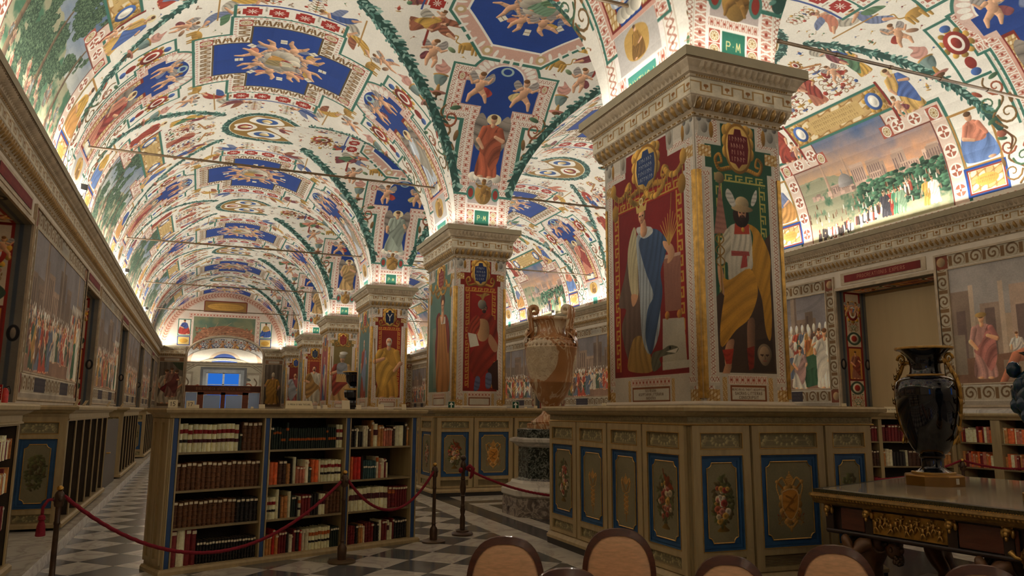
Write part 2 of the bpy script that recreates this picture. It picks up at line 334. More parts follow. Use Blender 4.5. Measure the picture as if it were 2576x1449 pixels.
# ---- motifs: each drawn in a unit frame whose height is 1 (y from -1 at the head to 0 at the feet)
def putto(P, x, y, h, rot=0, mir=1, seed=0, skin=SKIN, wing=True, scarf=None):
    P.at(x, y, h, rot, mir); r = RNG(seed); j = lambda a: (r.random() - .5) * a
    sc = PAL[r.integers(8)] if scarf is None else scarf
    if wing:
        for s2 in (1, -1): P.poly(spl([(s2 * .04, -.7), (s2 * .3, -.98 + j(.1)), (s2 * .42, -.8), (s2 * .28, -.62), (s2 * .08, -.55)]), C3(150, 140, 130), .25, .6, 5)
    P.poly(spl([(-.12, -.45), (.2, -.52), (.42 + j(.1), -.35), (.3, -.2), (.05, -.3), (-.2, -.22)]), sc, .3, .4, 6, seed=seed)
    k = j(.2); P.seg((-.05, -.4), (-.16 + k, -.2), .1, .075, skin); P.seg((-.16 + k, -.2), (-.12 + 2 * k, 0), .075, .04, skin)
    k = j(.2); P.seg((.07, -.4), (.2 + k, -.24), .1, .075, skin); P.seg((.2 + k, -.24), (.26 + 2 * k, -.04), .075, .04, skin)
    P.ell(0, -.55, .14, .2, skin, j(.4), .4)
    for s2 in (1, -1):
        e = (s2 * .26, -.62 + j(.16)); P.seg((s2 * .11, -.68), e, .06, .045, skin); P.seg(e, (s2 * (.38 + j(.1)), e[1] - .1 + j(.3)), .045, .03, skin)
    P.ell(j(.08), -.86, .1, .12, skin, 0, .4); P.ell(j(.08), -.94, .1, .07, C3(120, 78, 40), 0, .3); P.at()
def saint(P, x, y, h, rot=0, mir=1, seed=0, robe=None, cloak=None, wing=False, halo=False, attr=0):
    P.at(x, y, h, rot, mir); r = RNG(seed); j = lambda a: (r.random() - .5) * a
    robe = PAL[r.integers(8)] if robe is None else robe; cloak = PAL[r.integers(8)] if cloak is None else cloak
    if wing:
        for s2 in (1, -1): P.poly(spl([(s2 * .05, -.72), (s2 * .2, -.98), (s2 * .3, -.85), (s2 * .26, -.5), (s2 * .12, -.4)]), C3(130, 118, 104), .3, 1.2, 7)
    if halo: P.ell(0, -.9, .12, .09, C3(226, 206, 150), 0, 0); 
    w = .16 + j(.04)
    P.poly(spl([(-.1, -.8), (.1, -.8), (.16, -.6), (.13, -.4), (w + .05, -.08), (w, 0), (-w, 0), (-w - .04, -.12), (-.14, -.4), (-.17, -.62)]), robe, .32, 0, 7, seed=seed)
    P.poly(spl([(.1, -.8), (.19, -.62), (.2, -.3), (.12 + j(.1), -.1), (-.04, -.3), (-.16, -.42), (-.02, -.55)]), cloak, .34, .7, 7, seed=seed + 1)
    P.seg((-.13, -.74), (-.2 + j(.06), -.56), .05, .04, robe); P.seg((-.2, -.56), (-.12 + j(.2), -.44), .036, .026, SKIN)
    P.seg((.14, -.74), (.22, -.58), .05, .04, cloak); P.seg((.22, -.58), (.16 + j(.2), -.62 + j(.2)), .034, .026, SKIN)
    P.seg((0, -.8), (0, -.86), .035, .03, SKIN); P.ell(0, -.9, .05, .065, SKIN, 0, .4); P.ell(-.005, -.94, .052, .038, C3(98, 66, 40), 0, .3)
    P.ell(-.08, -.005, .05, .018, SKIN); P.ell(.08, 0, .05, .018, SKIN)
    if attr: P.line([(.2, -.2), (.24, -.95)], .014, C3(110, 80, 40))
    P.at()
def sitter(P, x, y, h, rot=0, mir=1, seed=0, a=None, b=None):
    P.at(x, y, h, rot, mir); r = RNG(seed); a = PAL[r.integers(8)] if a is None else a; b = PAL[r.integers(8)] if b is None else b
    P.poly(spl([(-.22, -.55), (.05, -.75), (.3, -.5), (.36, -.15), (.25, 0), (-.3, 0), (-.36, -.2)]), b, .3, .5, 8, seed=seed)
    P.poly(spl([(-.12, -.78), (.12, -.78), (.18, -.5), (.06, -.4), (-.2, -.42)]), a, .28, .2, 6, seed=seed + 2)
    P.seg((.13, -.72), (.24, -.5), .055, .045, a); P.seg((.24, -.5), (.05, -.42), .04, .03, SKIN); P.seg((-.13, -.72), (-.22, -.5), .055, .04, a)
    P.ell(0, -.89, .07, .09, SKIN, 0, .4); P.ell(0, -.95, .075, .05, C3(96, 68, 44)); P.ell(-.2, -.02, .08, .03, SKIN); P.at()
def flyer(P, x, y, h, rot=0, mir=1, seed=0):
    """a winged figure with trailing drapery"""
    P.at(x, y, h, rot, mir); r = RNG(seed); a, b = PAL[r.integers(8)], PAL[r.integers(8)]
    P.poly(spl([(-.1, -.5), (-.5, -.85), (-.62, -.6), (-.35, -.42)]), C3(170, 160, 140), .3, .5, 6)
    P.poly(spl([(-.05, -.7), (.18, -.6), (.2, -.35), (.5, -.1), (.42, 0), (.1, -.08), (-.12, -.35)]), a, .32, .8, 8, seed=seed)
    P.poly(spl([(.05, -.62), (.4, -.6), (.62, -.42), (.4, -.4), (.15, -.42)]), b, .3, .3, 6, seed=seed)
    P.seg((.3, -.1), (.52, .02), .06, .03, SKIN); P.seg((-.05, -.64), (-.3, -.5), .05, .03, SKIN); P.seg((.02, -.68), (-.2, -.82), .05, .03, SKIN)
    P.ell(-.03, -.8, .085, .1, SKIN); P.ell(-.02, -.87, .09, .06, C3(120, 80, 40)); P.at()
def beast(P, x, y, h, rot=0, mir=1, col=C3(176, 132, 56)):
    P.at(x, y, h, rot, mir); P.ell(.1, -.45, .5, .24, col, .1, .4); P.ell(-.42, -.68, .22, .24, col * .9, 0, .35); P.ell(-.52, -.62, .12, .1, col * 1.1)
    for q in (-.35, -.15, .35, .52): P.seg((q, -.4), (q - .04, -.02), .1, .06, col)
    P.line(spl([(.55, -.5), (.8, -.6), (.78, -.9), (.95, -.95)], 4, False), .06, col); P.at()
def scroll(P, x, y, h, rot=0, mir=1, col=C3(120, 88, 48), col2=C3(70, 100, 70)):
    P.at(x, y, h, rot, mir)
    def sp(cx, cy, R, a0, tr, c):
        t = np.linspace(0, 1, 16); a = a0 + tr * 2 * math.pi * t; rr = R * (1 - .85 * t)
        P.line(np.stack([cx + rr * np.cos(a), cy + rr * np.sin(a)], 1), .045, c, .02, .3)
    P.line(spl([(0, 0), (.16, -.25), (-.14, -.55), (.08, -.85), (.02, -1)], 6, False), .05, col, .03, .3)
    sp(-.12, -.26, .2, 0, 1.3, col); sp(.14, -.52, .2, 3.1, -1.3, col2); sp(-.1, -.78, .16, .3, 1.3, C3(150, 80, 52))
    for q, (a, b) in enumerate(((.2, -.2), (-.26, -.5), (.26, -.76), (-.16, -.98))): P.ell(a, b, .1, .04, (col2, col, C3(150, 72, 50))[q % 3], q + .4)
    P.at()
def urnfire(P, x, y, h, rot=0, mir=1, col=C3(108, 128, 120)):
    P.at(x, y, h, rot, mir); P.poly(spl([(-.12, -.62), (-.2, -.8), (-.06, -.86), (-.08, -1), (.1, -.86), (.2, -.78), (.12, -.62)]), C3(196, 140, 122), .2, 1, 4)
    P.ell(0, -.56, .2, .05, OCHRE); P.poly(spl([(-.16, -.55), (.16, -.55), (.13, -.36), (.03, -.26), (-.03, -.26), (-.13, -.36)]), col, .2, 0, 3, grad=.6)
    P.seg((0, -.28), (0, -.14), .035, .06, OCHRE); P.ell(0, -.1, .24, .05, ROSE); P.ell(0, -.06, .12, .05, BROWN); P.seg((0, -.05), (.0, .1), .03, .02, BROWN); P.at()
def cand(P, x, y, h, rot=0, mir=1, seed=0):
    """grotesque candelabrum"""
    P.at(x, y, h, rot, mir); r = RNG(seed); P.seg((0, 0), (0, -1), .02, .012, OCHRE, 0)
    for i, yy in enumerate(np.linspace(-.05, -.95, 7)):
        c = PAL[r.integers(8)]; w = .1 + .14 * r.random(); P.ell(0, yy, w * .6, .035, c)
        for s2 in (1, -1): P.line(spl([(0, yy), (s2 * w, yy - .06), (s2 * (w + .08), yy + .03), (s2 * w, yy + .06)], 3, False), .018, C3(140, 100, 60))
        if i % 3 == 1:
            for s2 in (1, -1): P.ell(s2 * (w + .1), yy, .06, .06, PAL[r.integers(8)])
    P.at()
def arms(P, x, y, h, rot=0, mir=1, a=RED, b=BLUE):
    """an oval cartouche with a scrolled rim"""
    P.at(x, y, h, rot, mir)
    for i in range(10):
        t = i * .628; P.ell(.42 * math.sin(t), -.5 + .46 * math.cos(t), .11, .09, GOLD * (.8 + .25 * (i % 2)), t)
    P.ell(0, -.5, .36, .42, a); P.ell(0, -.5, .22, .3, WHT, 0, .1); P.ell(0, -.5, .14, .2, b); P.at()
def script(P, x0, y0, x1, y1, rows, col, seed=0, wt=.5):
    """unreadable painted lettering, as small as it is in the picture"""
    r = RNG(seed); rh = (y1 - y0) / rows
    for i in range(rows):
        yy = y0 + (i + .5) * rh; x = x0 + rh * r.random() * .4
        while x < x1 - rh * .4:
            w = rh * (.22 + .2 * r.random()); P.line([(x, yy + rh * .3), (x, yy - rh * .3)], rh * .09, col, al=wt)
            if r.random() < .7: P.line([(x, yy - rh * .28), (x + w * .8, yy + (r.random() - .5) * rh * .5)], rh * .08, col, al=wt)
            x += w + rh * .2
GLY = {'A': [[(0, 0), (.5, 1), (1, 0)], [(.2, .4), (.8, .4)]], 'B': [[(0, 0), (0, 1), (.7, 1), (.8, .75), (.6, .53), (0, .53)], [(.6, .53), (.9, .3), (.7, 0), (0, 0)]], 'C': [[(1, .85), (.6, 1), (.15, .8), (0, .5), (.15, .2), (.6, 0), (1, .15)]],
 'D': [[(0, 0), (0, 1), (.5, 1), (.9, .75), (.95, .4), (.5, 0), (0, 0)]], 'E': [[(.85, 0), (0, 0), (0, 1), (.85, 1)], [(0, .52), (.7, .52)]], 'F': [[(0, 0), (0, 1), (.8, 1)], [(0, .52), (.65, .52)]], 'G': [[(1, .85), (.6, 1), (.15, .8), (0, .5), (.15, .2), (.6, 0), (1, .1), (1, .45), (.65, .45)]],
 'H': [[(0, 0), (0, 1)], [(1, 0), (1, 1)], [(0, .5), (1, .5)]], 'I': [[(.5, 0), (.5, 1)]], 'L': [[(0, 1), (0, 0), (.8, 0)]], 'M': [[(0, 0), (.15, 1), (.5, .25), (.85, 1), (1, 0)]], 'N': [[(0, 0), (0, 1), (1, 0), (1, 1)]], 'O': [[(.5, 0), (.1, .25), (.1, .75), (.5, 1), (.9, .75), (.9, .25), (.5, 0)]],
 'P': [[(0, 0), (0, 1), (.7, 1), (.9, .75), (.7, .5), (0, .5)]], 'R': [[(0, 0), (0, 1), (.7, 1), (.9, .75), (.7, .5), (0, .5)], [(.45, .5), (1, 0)]], 'S': [[(.9, .85), (.5, 1), (.12, .8), (.3, .55), (.75, .42), (.9, .2), (.5, 0), (.1, .15)]], 'T': [[(.5, 0), (.5, 1)], [(0, 1), (1, 1)]],
 'U': [[(0, 1), (0, .25), (.5, 0), (1, .25), (1, 1)]], 'V': [[(0, 1), (.5, 0), (1, 1)]], 'X': [[(0, 0), (1, 1)], [(0, 1), (1, 0)]], 'Y': [[(.5, 0), (.5, .5), (0, 1)], [(.5, .5), (1, 1)]], '1': [[(.3, .8), (.55, 1), (.55, 0)]], '5': [[(.9, 1), (.2, 1), (.12, .55), (.6, .62), (.9, .35), (.6, 0), (.1, .1)]],
 '7': [[(0, 1), (.95, 1), (.4, 0)]], '9': [[(.85, .6), (.5, .45), (.15, .7), (.5, 1), (.85, .75), (.8, .3), (.4, 0)]], '3': [[(.1, .9), (.5, 1), (.85, .78), (.5, .54), (.9, .28), (.5, 0), (.1, .1)]], '.': [[(.4, .5), (.5, .5)]], "'": [[(.5, 1), (.45, .8)]]}
def text(P, x, y, h, s, col, wt=.12, asp=.62, gap=.28, center=True):
    """capital letters drawn stroke by stroke; (x, y) is the middle of the baseline"""
    adv = [h * (.25 if c in "I1.'" else .45 if c == ' ' else asp) for c in s]; tot = sum(adv) + h * gap * (len(s) - 1)
    cx = x - tot / 2 if center else x
    for c, a in zip(s, adv):
        for st in GLY.get(c, []):
            P.line([(cx + (px if c not in "I1.'" else px) * a, y - py * h) for px, py in st], wt * h, col)
        cx += a + h * gap
    return tot

def fill_motifs(P, seed, up, skip=None):
    """small grotesques wherever the plaster is still bare; up(x, y) gives the local upright rotation"""
    r = RNG(seed); W, H = P.W / P.k, P.H / P.k
    for rad, n in ((.36, 260), (.24, 700), (.13, 1600), (.08, 1500)):
        xs, ys = r.random(n) * W, r.random(n) * H; kd = r.integers(0, 6, n)
        for x, y, kk in zip(xs, ys, kd):
            if skip is not None and skip(x, y): continue
            a, b, c, d = int((x - rad) * P.k), int((y - rad) * P.k), int((x + rad) * P.k), int((y + rad) * P.k)
            if a < 0 or b < 0 or c >= P.W or d >= P.H: continue
            v = P.a[b:d:3, a:c:3]
            if np.abs(v - WHT).max() > .02: continue
            ro = up(x, y) + (r.random() - .5) * .7; m = 1 if r.random() < .5 else -1; sd = int(r.integers(9999))
            if rad > .3: (flyer(P, x, y + 0, rad * 1.5, ro, m, sd) if kk < 2 else putto(P, x + rad * .75 * -math.sin(ro) * -1 * 0, y + rad * .7 * math.cos(ro), rad * 1.5, ro, m, sd) if kk < 4 else cand(P, x, y + rad * .8 * math.cos(ro), rad * 1.7, ro, m, sd))
            elif rad > .2: (putto(P, x, y + rad * .8 * math.cos(ro), rad * 1.6, ro, m, sd) if kk < 2 else beast(P, x, y + rad * .5 * math.cos(ro), rad * .9, ro, m) if kk == 2 else scroll(P, x, y + rad * .9 * math.cos(ro), rad * 1.8, ro, m) if kk < 5 else urnfire(P, x, y + rad * .7 * math.cos(ro), rad * 1.5, ro, m))
            elif rad > .1:
                P.at(x, y, rad, ro, m); c1, c2 = PAL[sd % 8], PAL[(sd // 8) % 8]
                if kk < 2: P.ell(0, 0, .5, .16, C3(150, 120, 96), .3); P.poly(spl([(-.1, 0), (.3, -.7), (.6, -.5), (.2, 0)]), C3(170, 150, 130)); P.ell(-.5, -.1, .16, .13, C3(140, 110, 90))
                elif kk < 4: P.line(spl([(-.9, .3), (-.3, -.3), (.3, .3), (.9, -.3)], 5, False), .1, C3(160, 126, 80), .05); P.ell(0, 0, .2, .16, c1); P.ell(-.8, .3, .16, .12, c2)
                else: P.ell(0, -.1, .26, .4, c1); P.ell(0, .5, .4, .1, OCHRE); P.ell(0, -.6, .14, .14, SKIN); P.line([(-.6, -.1), (.6, -.1)], .08, c2)
                P.at()
            else:
                P.at(x, y, rad, ro, m); P.line(spl([(-.8, .2), (0, -.2), (.8, .2)], 3, False), .16, C3(176, 146, 104), .06); P.ell(.1, -.2, .26, .2, PAL[sd % 8]); P.at()
# ------------------------------------------------------------------ the painted vaults
ARC_A, ARC_T = 11.985, 11.31
def garland(P, pts, w, seed=0):
    """laurel rope: a dark core strewn with small leaves, square to its run"""
    r = RNG(seed); pts = np.asarray(pts); d = np.diff(pts, axis=0); L = np.r_[0, np.cumsum(np.hypot(*d.T))]
    P.line(pts, w * .6, C3(44, 78, 68))
    n = int(L[-1] * 44)
    for t in np.sort(r.random(n)) * L[-1]:
        i = min(np.searchsorted(L, t, 'right') - 1, len(d) - 1); q = pts[i] + d[i] * (t - L[i]) / (L[i + 1] - L[i]); a = math.atan2(d[i][1], d[i][0])
        o = (r.random() - .5) * w * .95; c = (C3(60, 104, 92), C3(88, 136, 120), C3(140, 176, 158), C3(42, 74, 64))[r.integers(4)]
        P.ell(q[0] - math.sin(a) * o, q[1] + math.cos(a) * o, w * .2, w * .085, c, a + (1 if o > 0 else -1) * .8, 0)
def ring_of_putti(P, cx, cy, rx, ry, n, h, seed):
    for i in range(n):
        a = i * 2 * math.pi / n + .35; x, y = cx + rx * math.cos(a), cy + ry * math.sin(a)
        putto(P, x, y, h, a + math.pi / 2 * (1 if i % 2 else 1) + math.pi, 1 if i % 2 else -1, seed + i)
        a += math.pi / n; x, y = cx + rx * .92 * math.cos(a), cy + ry * .92 * math.sin(a); P.at(x, y, 1, a); P.rect(-.09, -.07, .09, .07, C3(222, 212, 186)); P.line([(0, -.07), (0, .07)], .012, BROWN); P.at()
    P.at(cx, cy)
    for i in range(9): P.ell(rx * .3 * math.cos(i * .7), ry * .26 * math.sin(i * .7), rx * .2, ry * .17, C3(196, 184, 160) * (.85 + .04 * (i % 4)), 0, .3)
    P.at(); sitter(P, cx, cy + ry * .3, ry * .72, .25, 1, seed + 40, (C3(198, 186, 150), C3(150, 56, 50), C3(92, 128, 84))[seed % 3], (C3(150, 130, 84), C3(196, 140, 60), C3(110, 146, 110))[seed % 3])
def landscape(P, x0, y0, x1, y1, seed, pts, ring):
    """lunette scene: hills and trees on the left wall, a city procession on the right"""
    k = P.k; r = RNG(seed); P.frame(pts, ring, C3(90, 130, 170))
    m = Pt(x1 - x0, y1 - y0, k, 0); H, W = m.H, m.W; n = noise(H, W, .9 * k, seed, 5); v = (np.arange(H) / H)[:, None] + np.zeros((1, W)); u = (np.arange(W) / W)[None] + np.zeros((H, 1))
    top, mid = (C3(70, 98, 142), C3(214, 152, 108)) if seed % 2 == 0 else (C3(92, 112, 138), C3(176, 176, 164))
    col = mixc(top + 0 * u[..., None], mid, np.clip(v * 2.2 + (n - .5) * 1.3, 0, 1)); col = mixc(col, C3(232, 170, 96), np.clip((.6 - u - np.abs(v - .42) * 1.6 + n * .4), 0, .8) * (seed % 2 == 0))
    hill = v > .5 + .1 * np.sin(u * 5 + seed) + .2 * (n - .5) - .08 * u; g = mixc(C3(150, 146, 112) + 0 * u[..., None], C3(64, 104, 74), np.clip((noise(H, W, .25 * k, seed + 1, 4) - .42) * 5 + (u - .45) * 2 * (seed % 2 == 0), 0, 1)); g = mixc(g, C3(206, 190, 146), np.clip((v - .72) * 3.2 + (n - .5) * 2, 0, .8))
    col[hill] = g[hill]
    if seed % 2: # woodland: dark masses of leaf and pale rocks
        f = noise(H, W, .5 * k, seed + 4, 5); t = f > .52 + .15 * np.cos(u * 6.2 + 1); lf = noise(H, W, 3, seed + 6, 2); col[t] = (mixc(C3(40, 62, 44) + 0 * u[..., None], C3(120, 146, 104), np.clip((lf - .3) * 1.6, 0, 1)))[t]
    m.a[:] = col
    if seed % 2 == 0:
        hy = (y1 - y0) * .52; w = x1 - x0
        for i in range(16):
            bx = w * (.08 + .9 * r.random()); bh = .12 + .32 * r.random(); bw = .1 + .3 * r.random(); by = hy + .1 * r.random(); m.rect(bx, by - bh, bx + bw, by + .1, C3(*(np.array([196, 160, 134]) * (.75 + .35 * r.random()))))
            for q in range(int(bw / .06)): m.line([(bx + .03 + q * .06, by - bh * .7), (bx + .03 + q * .06, by - .02)], .018, C3(110, 84, 80))
        for bx, bh in ((.22 * w, .85), (.39 * w, .75)): m.poly([(bx - .05, hy + .2), (bx + .05, hy + .2), (bx + .025, hy - bh + .1), (bx, hy - bh), (bx - .025, hy - bh + .1)], C3(176, 140, 112), 0, grad=.5)
        m.poly(spl([(.3 * w, hy), (.31 * w, hy - .2), (.35 * w, hy - .3), (.39 * w, hy - .2), (.4 * w, hy)]), C3(140, 132, 124), 0, grad=.5); m.line([(.35 * w, hy - .28), (.35 * w, hy - .4)], .03, C3(140, 132, 124))
        for i in range(46): bx = w * r.random(); bh = .04 + .1 * r.random(); by = hy + .08 + .1 * r.random(); m.rect(bx, by - bh, bx + .05 + .1 * r.random(), by, C3(*(np.array([186, 150, 128]) * (.65 + .5 * r.random()))))
        for i in range(420):
            bx, by = w * (.42 + .58 * r.random()), hy + (.05 + .75 * r.random()); m.ell(bx, by, .05 + .05 * r.random(), .035, C3(*(np.array([58, 92, 66]) * (.6 + .8 * r.random()))), 0, .4)
        for i in range(150):
            t = r.random(); px = w * (.05 + .72 * t); py = (y1 - y0) * (.97 - .22 * t * t) + (r.random() - .5) * .16; c = (C3(232, 226, 210), C3(226, 218, 200), C3(160, 70, 50), C3(70, 60, 56))[r.integers(4)]; m.seg((px, py), (px + .01, py - .16), .035, .02, c); m.ell(px + .01, py - .19, .02, .024, SKIN)
        for i in range(90): px = w * r.random(); py = hy + .3 + .5 * r.random(); m.seg((px, py), (px, py - .09), .02, .012, (BROWN, C3(140, 110, 84), C3(200, 190, 170))[r.integers(3)])
        for px, c in ((.62, C3(178, 60, 44)), (.66, C3(84, 140, 100)), (.58, C3(70, 66, 70)), (.69, C3(140, 170, 130)), (.86, C3(204, 160, 70)), (.9, C3(226, 220, 200))): saint(m, px * w, (y1 - y0) * .93, .62, 0, 1, i, c, c * .85)
    else:
        for i in range(4):
            bx = r.random() * (x1 - x0); m.line(spl([(bx, (y1 - y0) * .9), (bx + .1, (y1 - y0) * .6), (bx - .1 + .3 * r.random(), (y1 - y0) * .25)], 5, False), .16, C3(104, 84, 60), .05, .3)
        for i in range(26): saint(m, r.random() * (x1 - x0), (y1 - y0) * (.72 + .26 * r.random()), .22 + .16 * r.random(), (r.random() - .5) * .6, 1, seed * 50 + i, (C3(150, 120, 92), C3(176, 160, 130), C3(110, 96, 80))[i % 3], (C3(120, 90, 72), C3(160, 100, 80), C3(120, 126, 120))[i % 3])
    X, Y = int(round(x0 * k)), int(round(y0 * k)); cov = Pt(P.W / k, P.H / k, k, 0); cov.poly(pts, np.float32(1)); c = cov.a[Y:Y + H, X:X + W]
    P.a[Y:Y + H, X:X + W] = P.a[Y:Y + H, X:X + W][:c.shape[0]] * (1 - c) + m.a[:c.shape[0], :c.shape[1]] * c
def aisle_tex(seed, k, rightside):
    P = Pt(9, ARC_A, k, WHT); r = RNG(seed); Y = lambda th: ARC_A * (1 - th / 180.0)
    MID = ARC_A / 2
    # --- wall half: lunette scene with its stepped ring border
    pts = [(2.55, ARC_A - .12), (2.55, Y(29.6)), (3.5, Y(29.6)), (3.5, Y(38.5)), (5.5, Y(38.5)), (5.5, Y(29.6)), (6.45, Y(29.6)), (6.45, ARC_A - .12)]
    landscape(P, 2.55, Y(38.5), 6.45, ARC_A - .12, seed * 2 + (0 if rightside else 1), pts, [(.03, C3(120, 60, 44)), (.32, 'ring'), (.07, TEAL)])
    P.rect(0, ARC_A - .12, 9, ARC_A, WHT); P.band(0, ARC_A - .13, 9, ARC_A - .01, 'dot')
    for s2 in (-1, 1): P.band(4.5 + s2 * .82, Y(29.6) - .29, 4.5 + s2 * 1.1, Y(29.6) - .01, 'rose'); P.band(4.5 + s2 * 1.98, Y(29.6) - .29, 4.5 + s2 * 2.26, Y(29.6) - .01, 'rose')
    P.frame([(3.15, Y(47.5)), (3.15, Y(46.4) + .5), (5.85, Y(46.4) + .5), (5.85, Y(47.5))], [(.06, TEAL)], C3(160, 122, 62)); y0 = Y(47.5); y1 = Y(46.4) + .5
    P.band(3.2, y0 + .02, 5.8, y1 - .02, 'gild', rep=2); P.rect(3.75, y0 + .1, 5.25, y1 - .1, C3(200, 164, 96)); script(P, 3.85, y0 + .12, 5.15, y1 - .12, 3, C3(96, 66, 30), seed)
    for x in (3.42, 5.58): arms(P, x, y1 - .02, .52, 0, 1, C3(60, 90, 150), WHT)
    for s2 in (-1, 1):
        x = 4.5 + s2 * 1.85; P.rect(x - s2 * .5, Y(49), x - s2 * .44, Y(33.5), RED); saint(P, x + s2 * .0, Y(35), 1.12, s2 * -.1, s2, seed + 3, (C3(150, 56, 40), C3(204, 160, 84))[s2 > 0], (C3(160, 64, 46), C3(74, 100, 160))[s2 > 0], halo=True)
        putto(P, x - s2 * .34, Y(34.5), .5, 0, s2, seed + 5, wing=False)
        x = 4.5 + s2 * 2.72; P.frame([(x - .36, Y(28.5)), (x - .36, Y(12.5)), (x + .36, Y(12.5)), (x + .36, Y(28.5))], [(.05, OCHRE)]); sitter(P, x, Y(13.2), 1.02, 0, -s2, seed + 7 + s2, None, (C3(96, 124, 176), C3(200, 140, 70))[(s2 > 0) ^ rightside])
        P.frame([(x - .36, Y(10.8)), (x - .36, Y(4)), (x + .36, Y(4)), (x + .36, Y(10.8))], [(.03, RED), (.05, C3(32, 70, 150))], C3(226, 214, 184)); P.band(x - .34, Y(10.6), x + .34, Y(4.2), 'gild', rep=2); P.ell(x, Y(7.4), .24, .12, C3(196, 150, 62), 0, .1); script(P, x - .18, Y(8.5), x + .18, Y(6.4), 2, BROWN, seed)
        scroll(P, 4.5 + s2 * 3.35, Y(3.5), .95, 0, s2)
        P.ell(4.5 + s2 * 3.22, Y(19), .1, .08, C3(150, 84, 60)); P.line(spl([(4.5 + s2 * 3.25, Y(20)), (4.5 + s2 * 3.38, Y(17)), (4.5 + s2 * 3.3, Y(14))], 4, False), .04, BROWN)
    # grotesque field above the cartouche
    for x, h in ((3.62, .7), (4.0, .95), (5.0, .95), (5.38, .7)): cand(P, x, Y(50), h, 0, 1, seed + int(x * 9))
    saint(P, 4.5, Y(50), 1.0, 0, 1, seed + 20, C3(176, 104, 76), C3(150, 60, 44)); saint(P, 3.1, Y(52.5), .85, .12, 1, seed + 21); saint(P, 5.9, Y(52.5), .85, -.12, -1, seed + 22)
    for s2 in (-1, 1):
        arms(P, 4.5 + s2 * .3, Y(65.5), .3, 0, 1, C3(170, 110, 60), RED); P.line([(4.5 + s2 * .15, Y(66.5)), (4.5 + s2 * .75, Y(63.5))], .05, C3(176, 120, 66)); flyer(P, 4.5 + s2 * .95, Y(61), .62, s2 * .5, s2, seed + 30); P.ell(4.5 + s2 * .62, Y(59), .08, .12, RED)
        putto(P, 4.5 + s2 * .8, Y(54.5), .5, 0, s2, seed + 33)
    # --- oval with four cartouches
    for rr, c in ((1.14, C3(44, 84, 76)), (.97, C3(228, 214, 180))): P.ell(4.5, MID, rr, rr, c, 0, 0)
    P.ell(4.5, MID, .94, .94, C3(150, 110, 44), 0, 0)
    t = np.linspace(0, 2 * math.pi, 60); garland(P, np.stack([4.5 + 1.07 * np.cos(t), MID + 1.07 * np.sin(t)], 1), .2, seed)
    for i in range(4):
        a = i * math.pi / 2; P.at(4.5 + .52 * math.cos(a), MID + .52 * math.sin(a), 1, a + math.pi / 2); w = (.46, .34)[i % 2]
        P.poly(spl([(-w, .0), (-w * .6, -.3), (0, -.26), (w * .6, -.3), (w, 0), (w * .5, .22), (0, .3), (-w * .5, .22)]), WHT); P.ell(0, -.02, w * .62, .2, (RED, C3(50, 84, 146))[(i + 1) % 2], 0, .1); P.ell(0, -.02, w * .3, .13, C3(210, 180, 120)); P.ell(0, .1, w * .2, .06, WHT)
    P.at()
    # --- garlands along the groins (painted where the wall side stays a plain barrel)
    for s2 in (-1, 1):
        for flip in (0, 1):
            th = np.linspace(73, 21, 26); pp = np.stack([4.5 + s2 * 3.45 * np.cos(np.radians(th)), Y(th)], 1)
            if flip: pp[:, 1] = ARC_A - pp[:, 1]
            garland(P, pp, .27, seed + 60)
    # --- arch bands: two tall niches and a cross over every rod
    for X0 in (0.0, 9.0):
        for flip in (0, 1):
            P.flip = (2 * X0, ARC_A) if flip else None; b = [C3(196, 120, 92), C3(190, 196, 200)][flip]
            P.rect(X0 - .86, Y(50), X0 + .86, Y(1), C3(230, 216, 204))
            for s2 in (-1, 1): P.band(X0 + s2 * .6, Y(48), X0 + s2 * .86, Y(1), 'lace', True); P.rect(X0 + s2 * .87, Y(50), X0 + s2 * .92, Y(20), TEAL)
            q = [(X0 - .5, Y(16)), (X0 + .5, Y(16)), (X0 + .5, Y(47)), (X0 + .74, Y(47)), (X0 + .74, Y(53)), (X0 - .74, Y(53)), (X0 - .74, Y(47)), (X0 - .5, Y(47))]
            P.ell(X0, Y(53.5), .98, .8, TEAL, 0, 0); P.frame(q[2:8][::1] and q, [(.06, C3(206, 150, 128)), (.2, 'palm'), (.05, TEAL)]); P.ell(X0, Y(53.5), .92, .74, C3(206, 170, 152), 0, 0)
            for i in range(15): a = math.pi * (1 + (i + .5) / 15); P.ell(X0 + .76 * math.cos(a), Y(53.5) + .6 * math.sin(a), .06, .12, WHT, a + math.pi / 2, 0)
            P.ell(X0, Y(53.5), .62, .5, WHT, 0, 0); P.poly(q, BLUE); P.ell(X0, Y(53.5), .58, .46, BLUE, 0, 0)
            for s2 in (-1, 1):
                P.rect(X0 + s2 * .26, Y(45), X0 + s2 * .5, Y(16), C3(130, 40, 30)); P.band(X0 + s2 * .29, Y(44), X0 + s2 * .47, Y(16.6), 'gild', True, rep=2.2)
                putto(P, X0 + s2 * .42, Y(48), .72, s2 * -.3, -s2, seed + 70 + s2)
                arms(P, X0 + s2 * 1.22, Y(44), .62, 0, 1, RED, RED); P.ell(X0 + s2 * 1.22, Y(41.5), .1, .13, RED, 0, .1); P.ell(X0 + s2 * 1.22, Y(54), .1, .08, C3(60, 90, 150)); P.ell(X0 + s2 * 1.22, Y(38.5), .1, .08, C3(60, 90, 150))
                P.rect(X0 + s2 * 1.5, Y(57), X0 + s2 * 1.55, Y(37), TEAL); P.rect(X0 + s2 * .98, Y(37), X0 + s2 * 1.55, Y(36.2), TEAL); P.rect(X0 + s2 * .98, Y(57), X0 + s2 * 1.55, Y(56.2), TEAL)
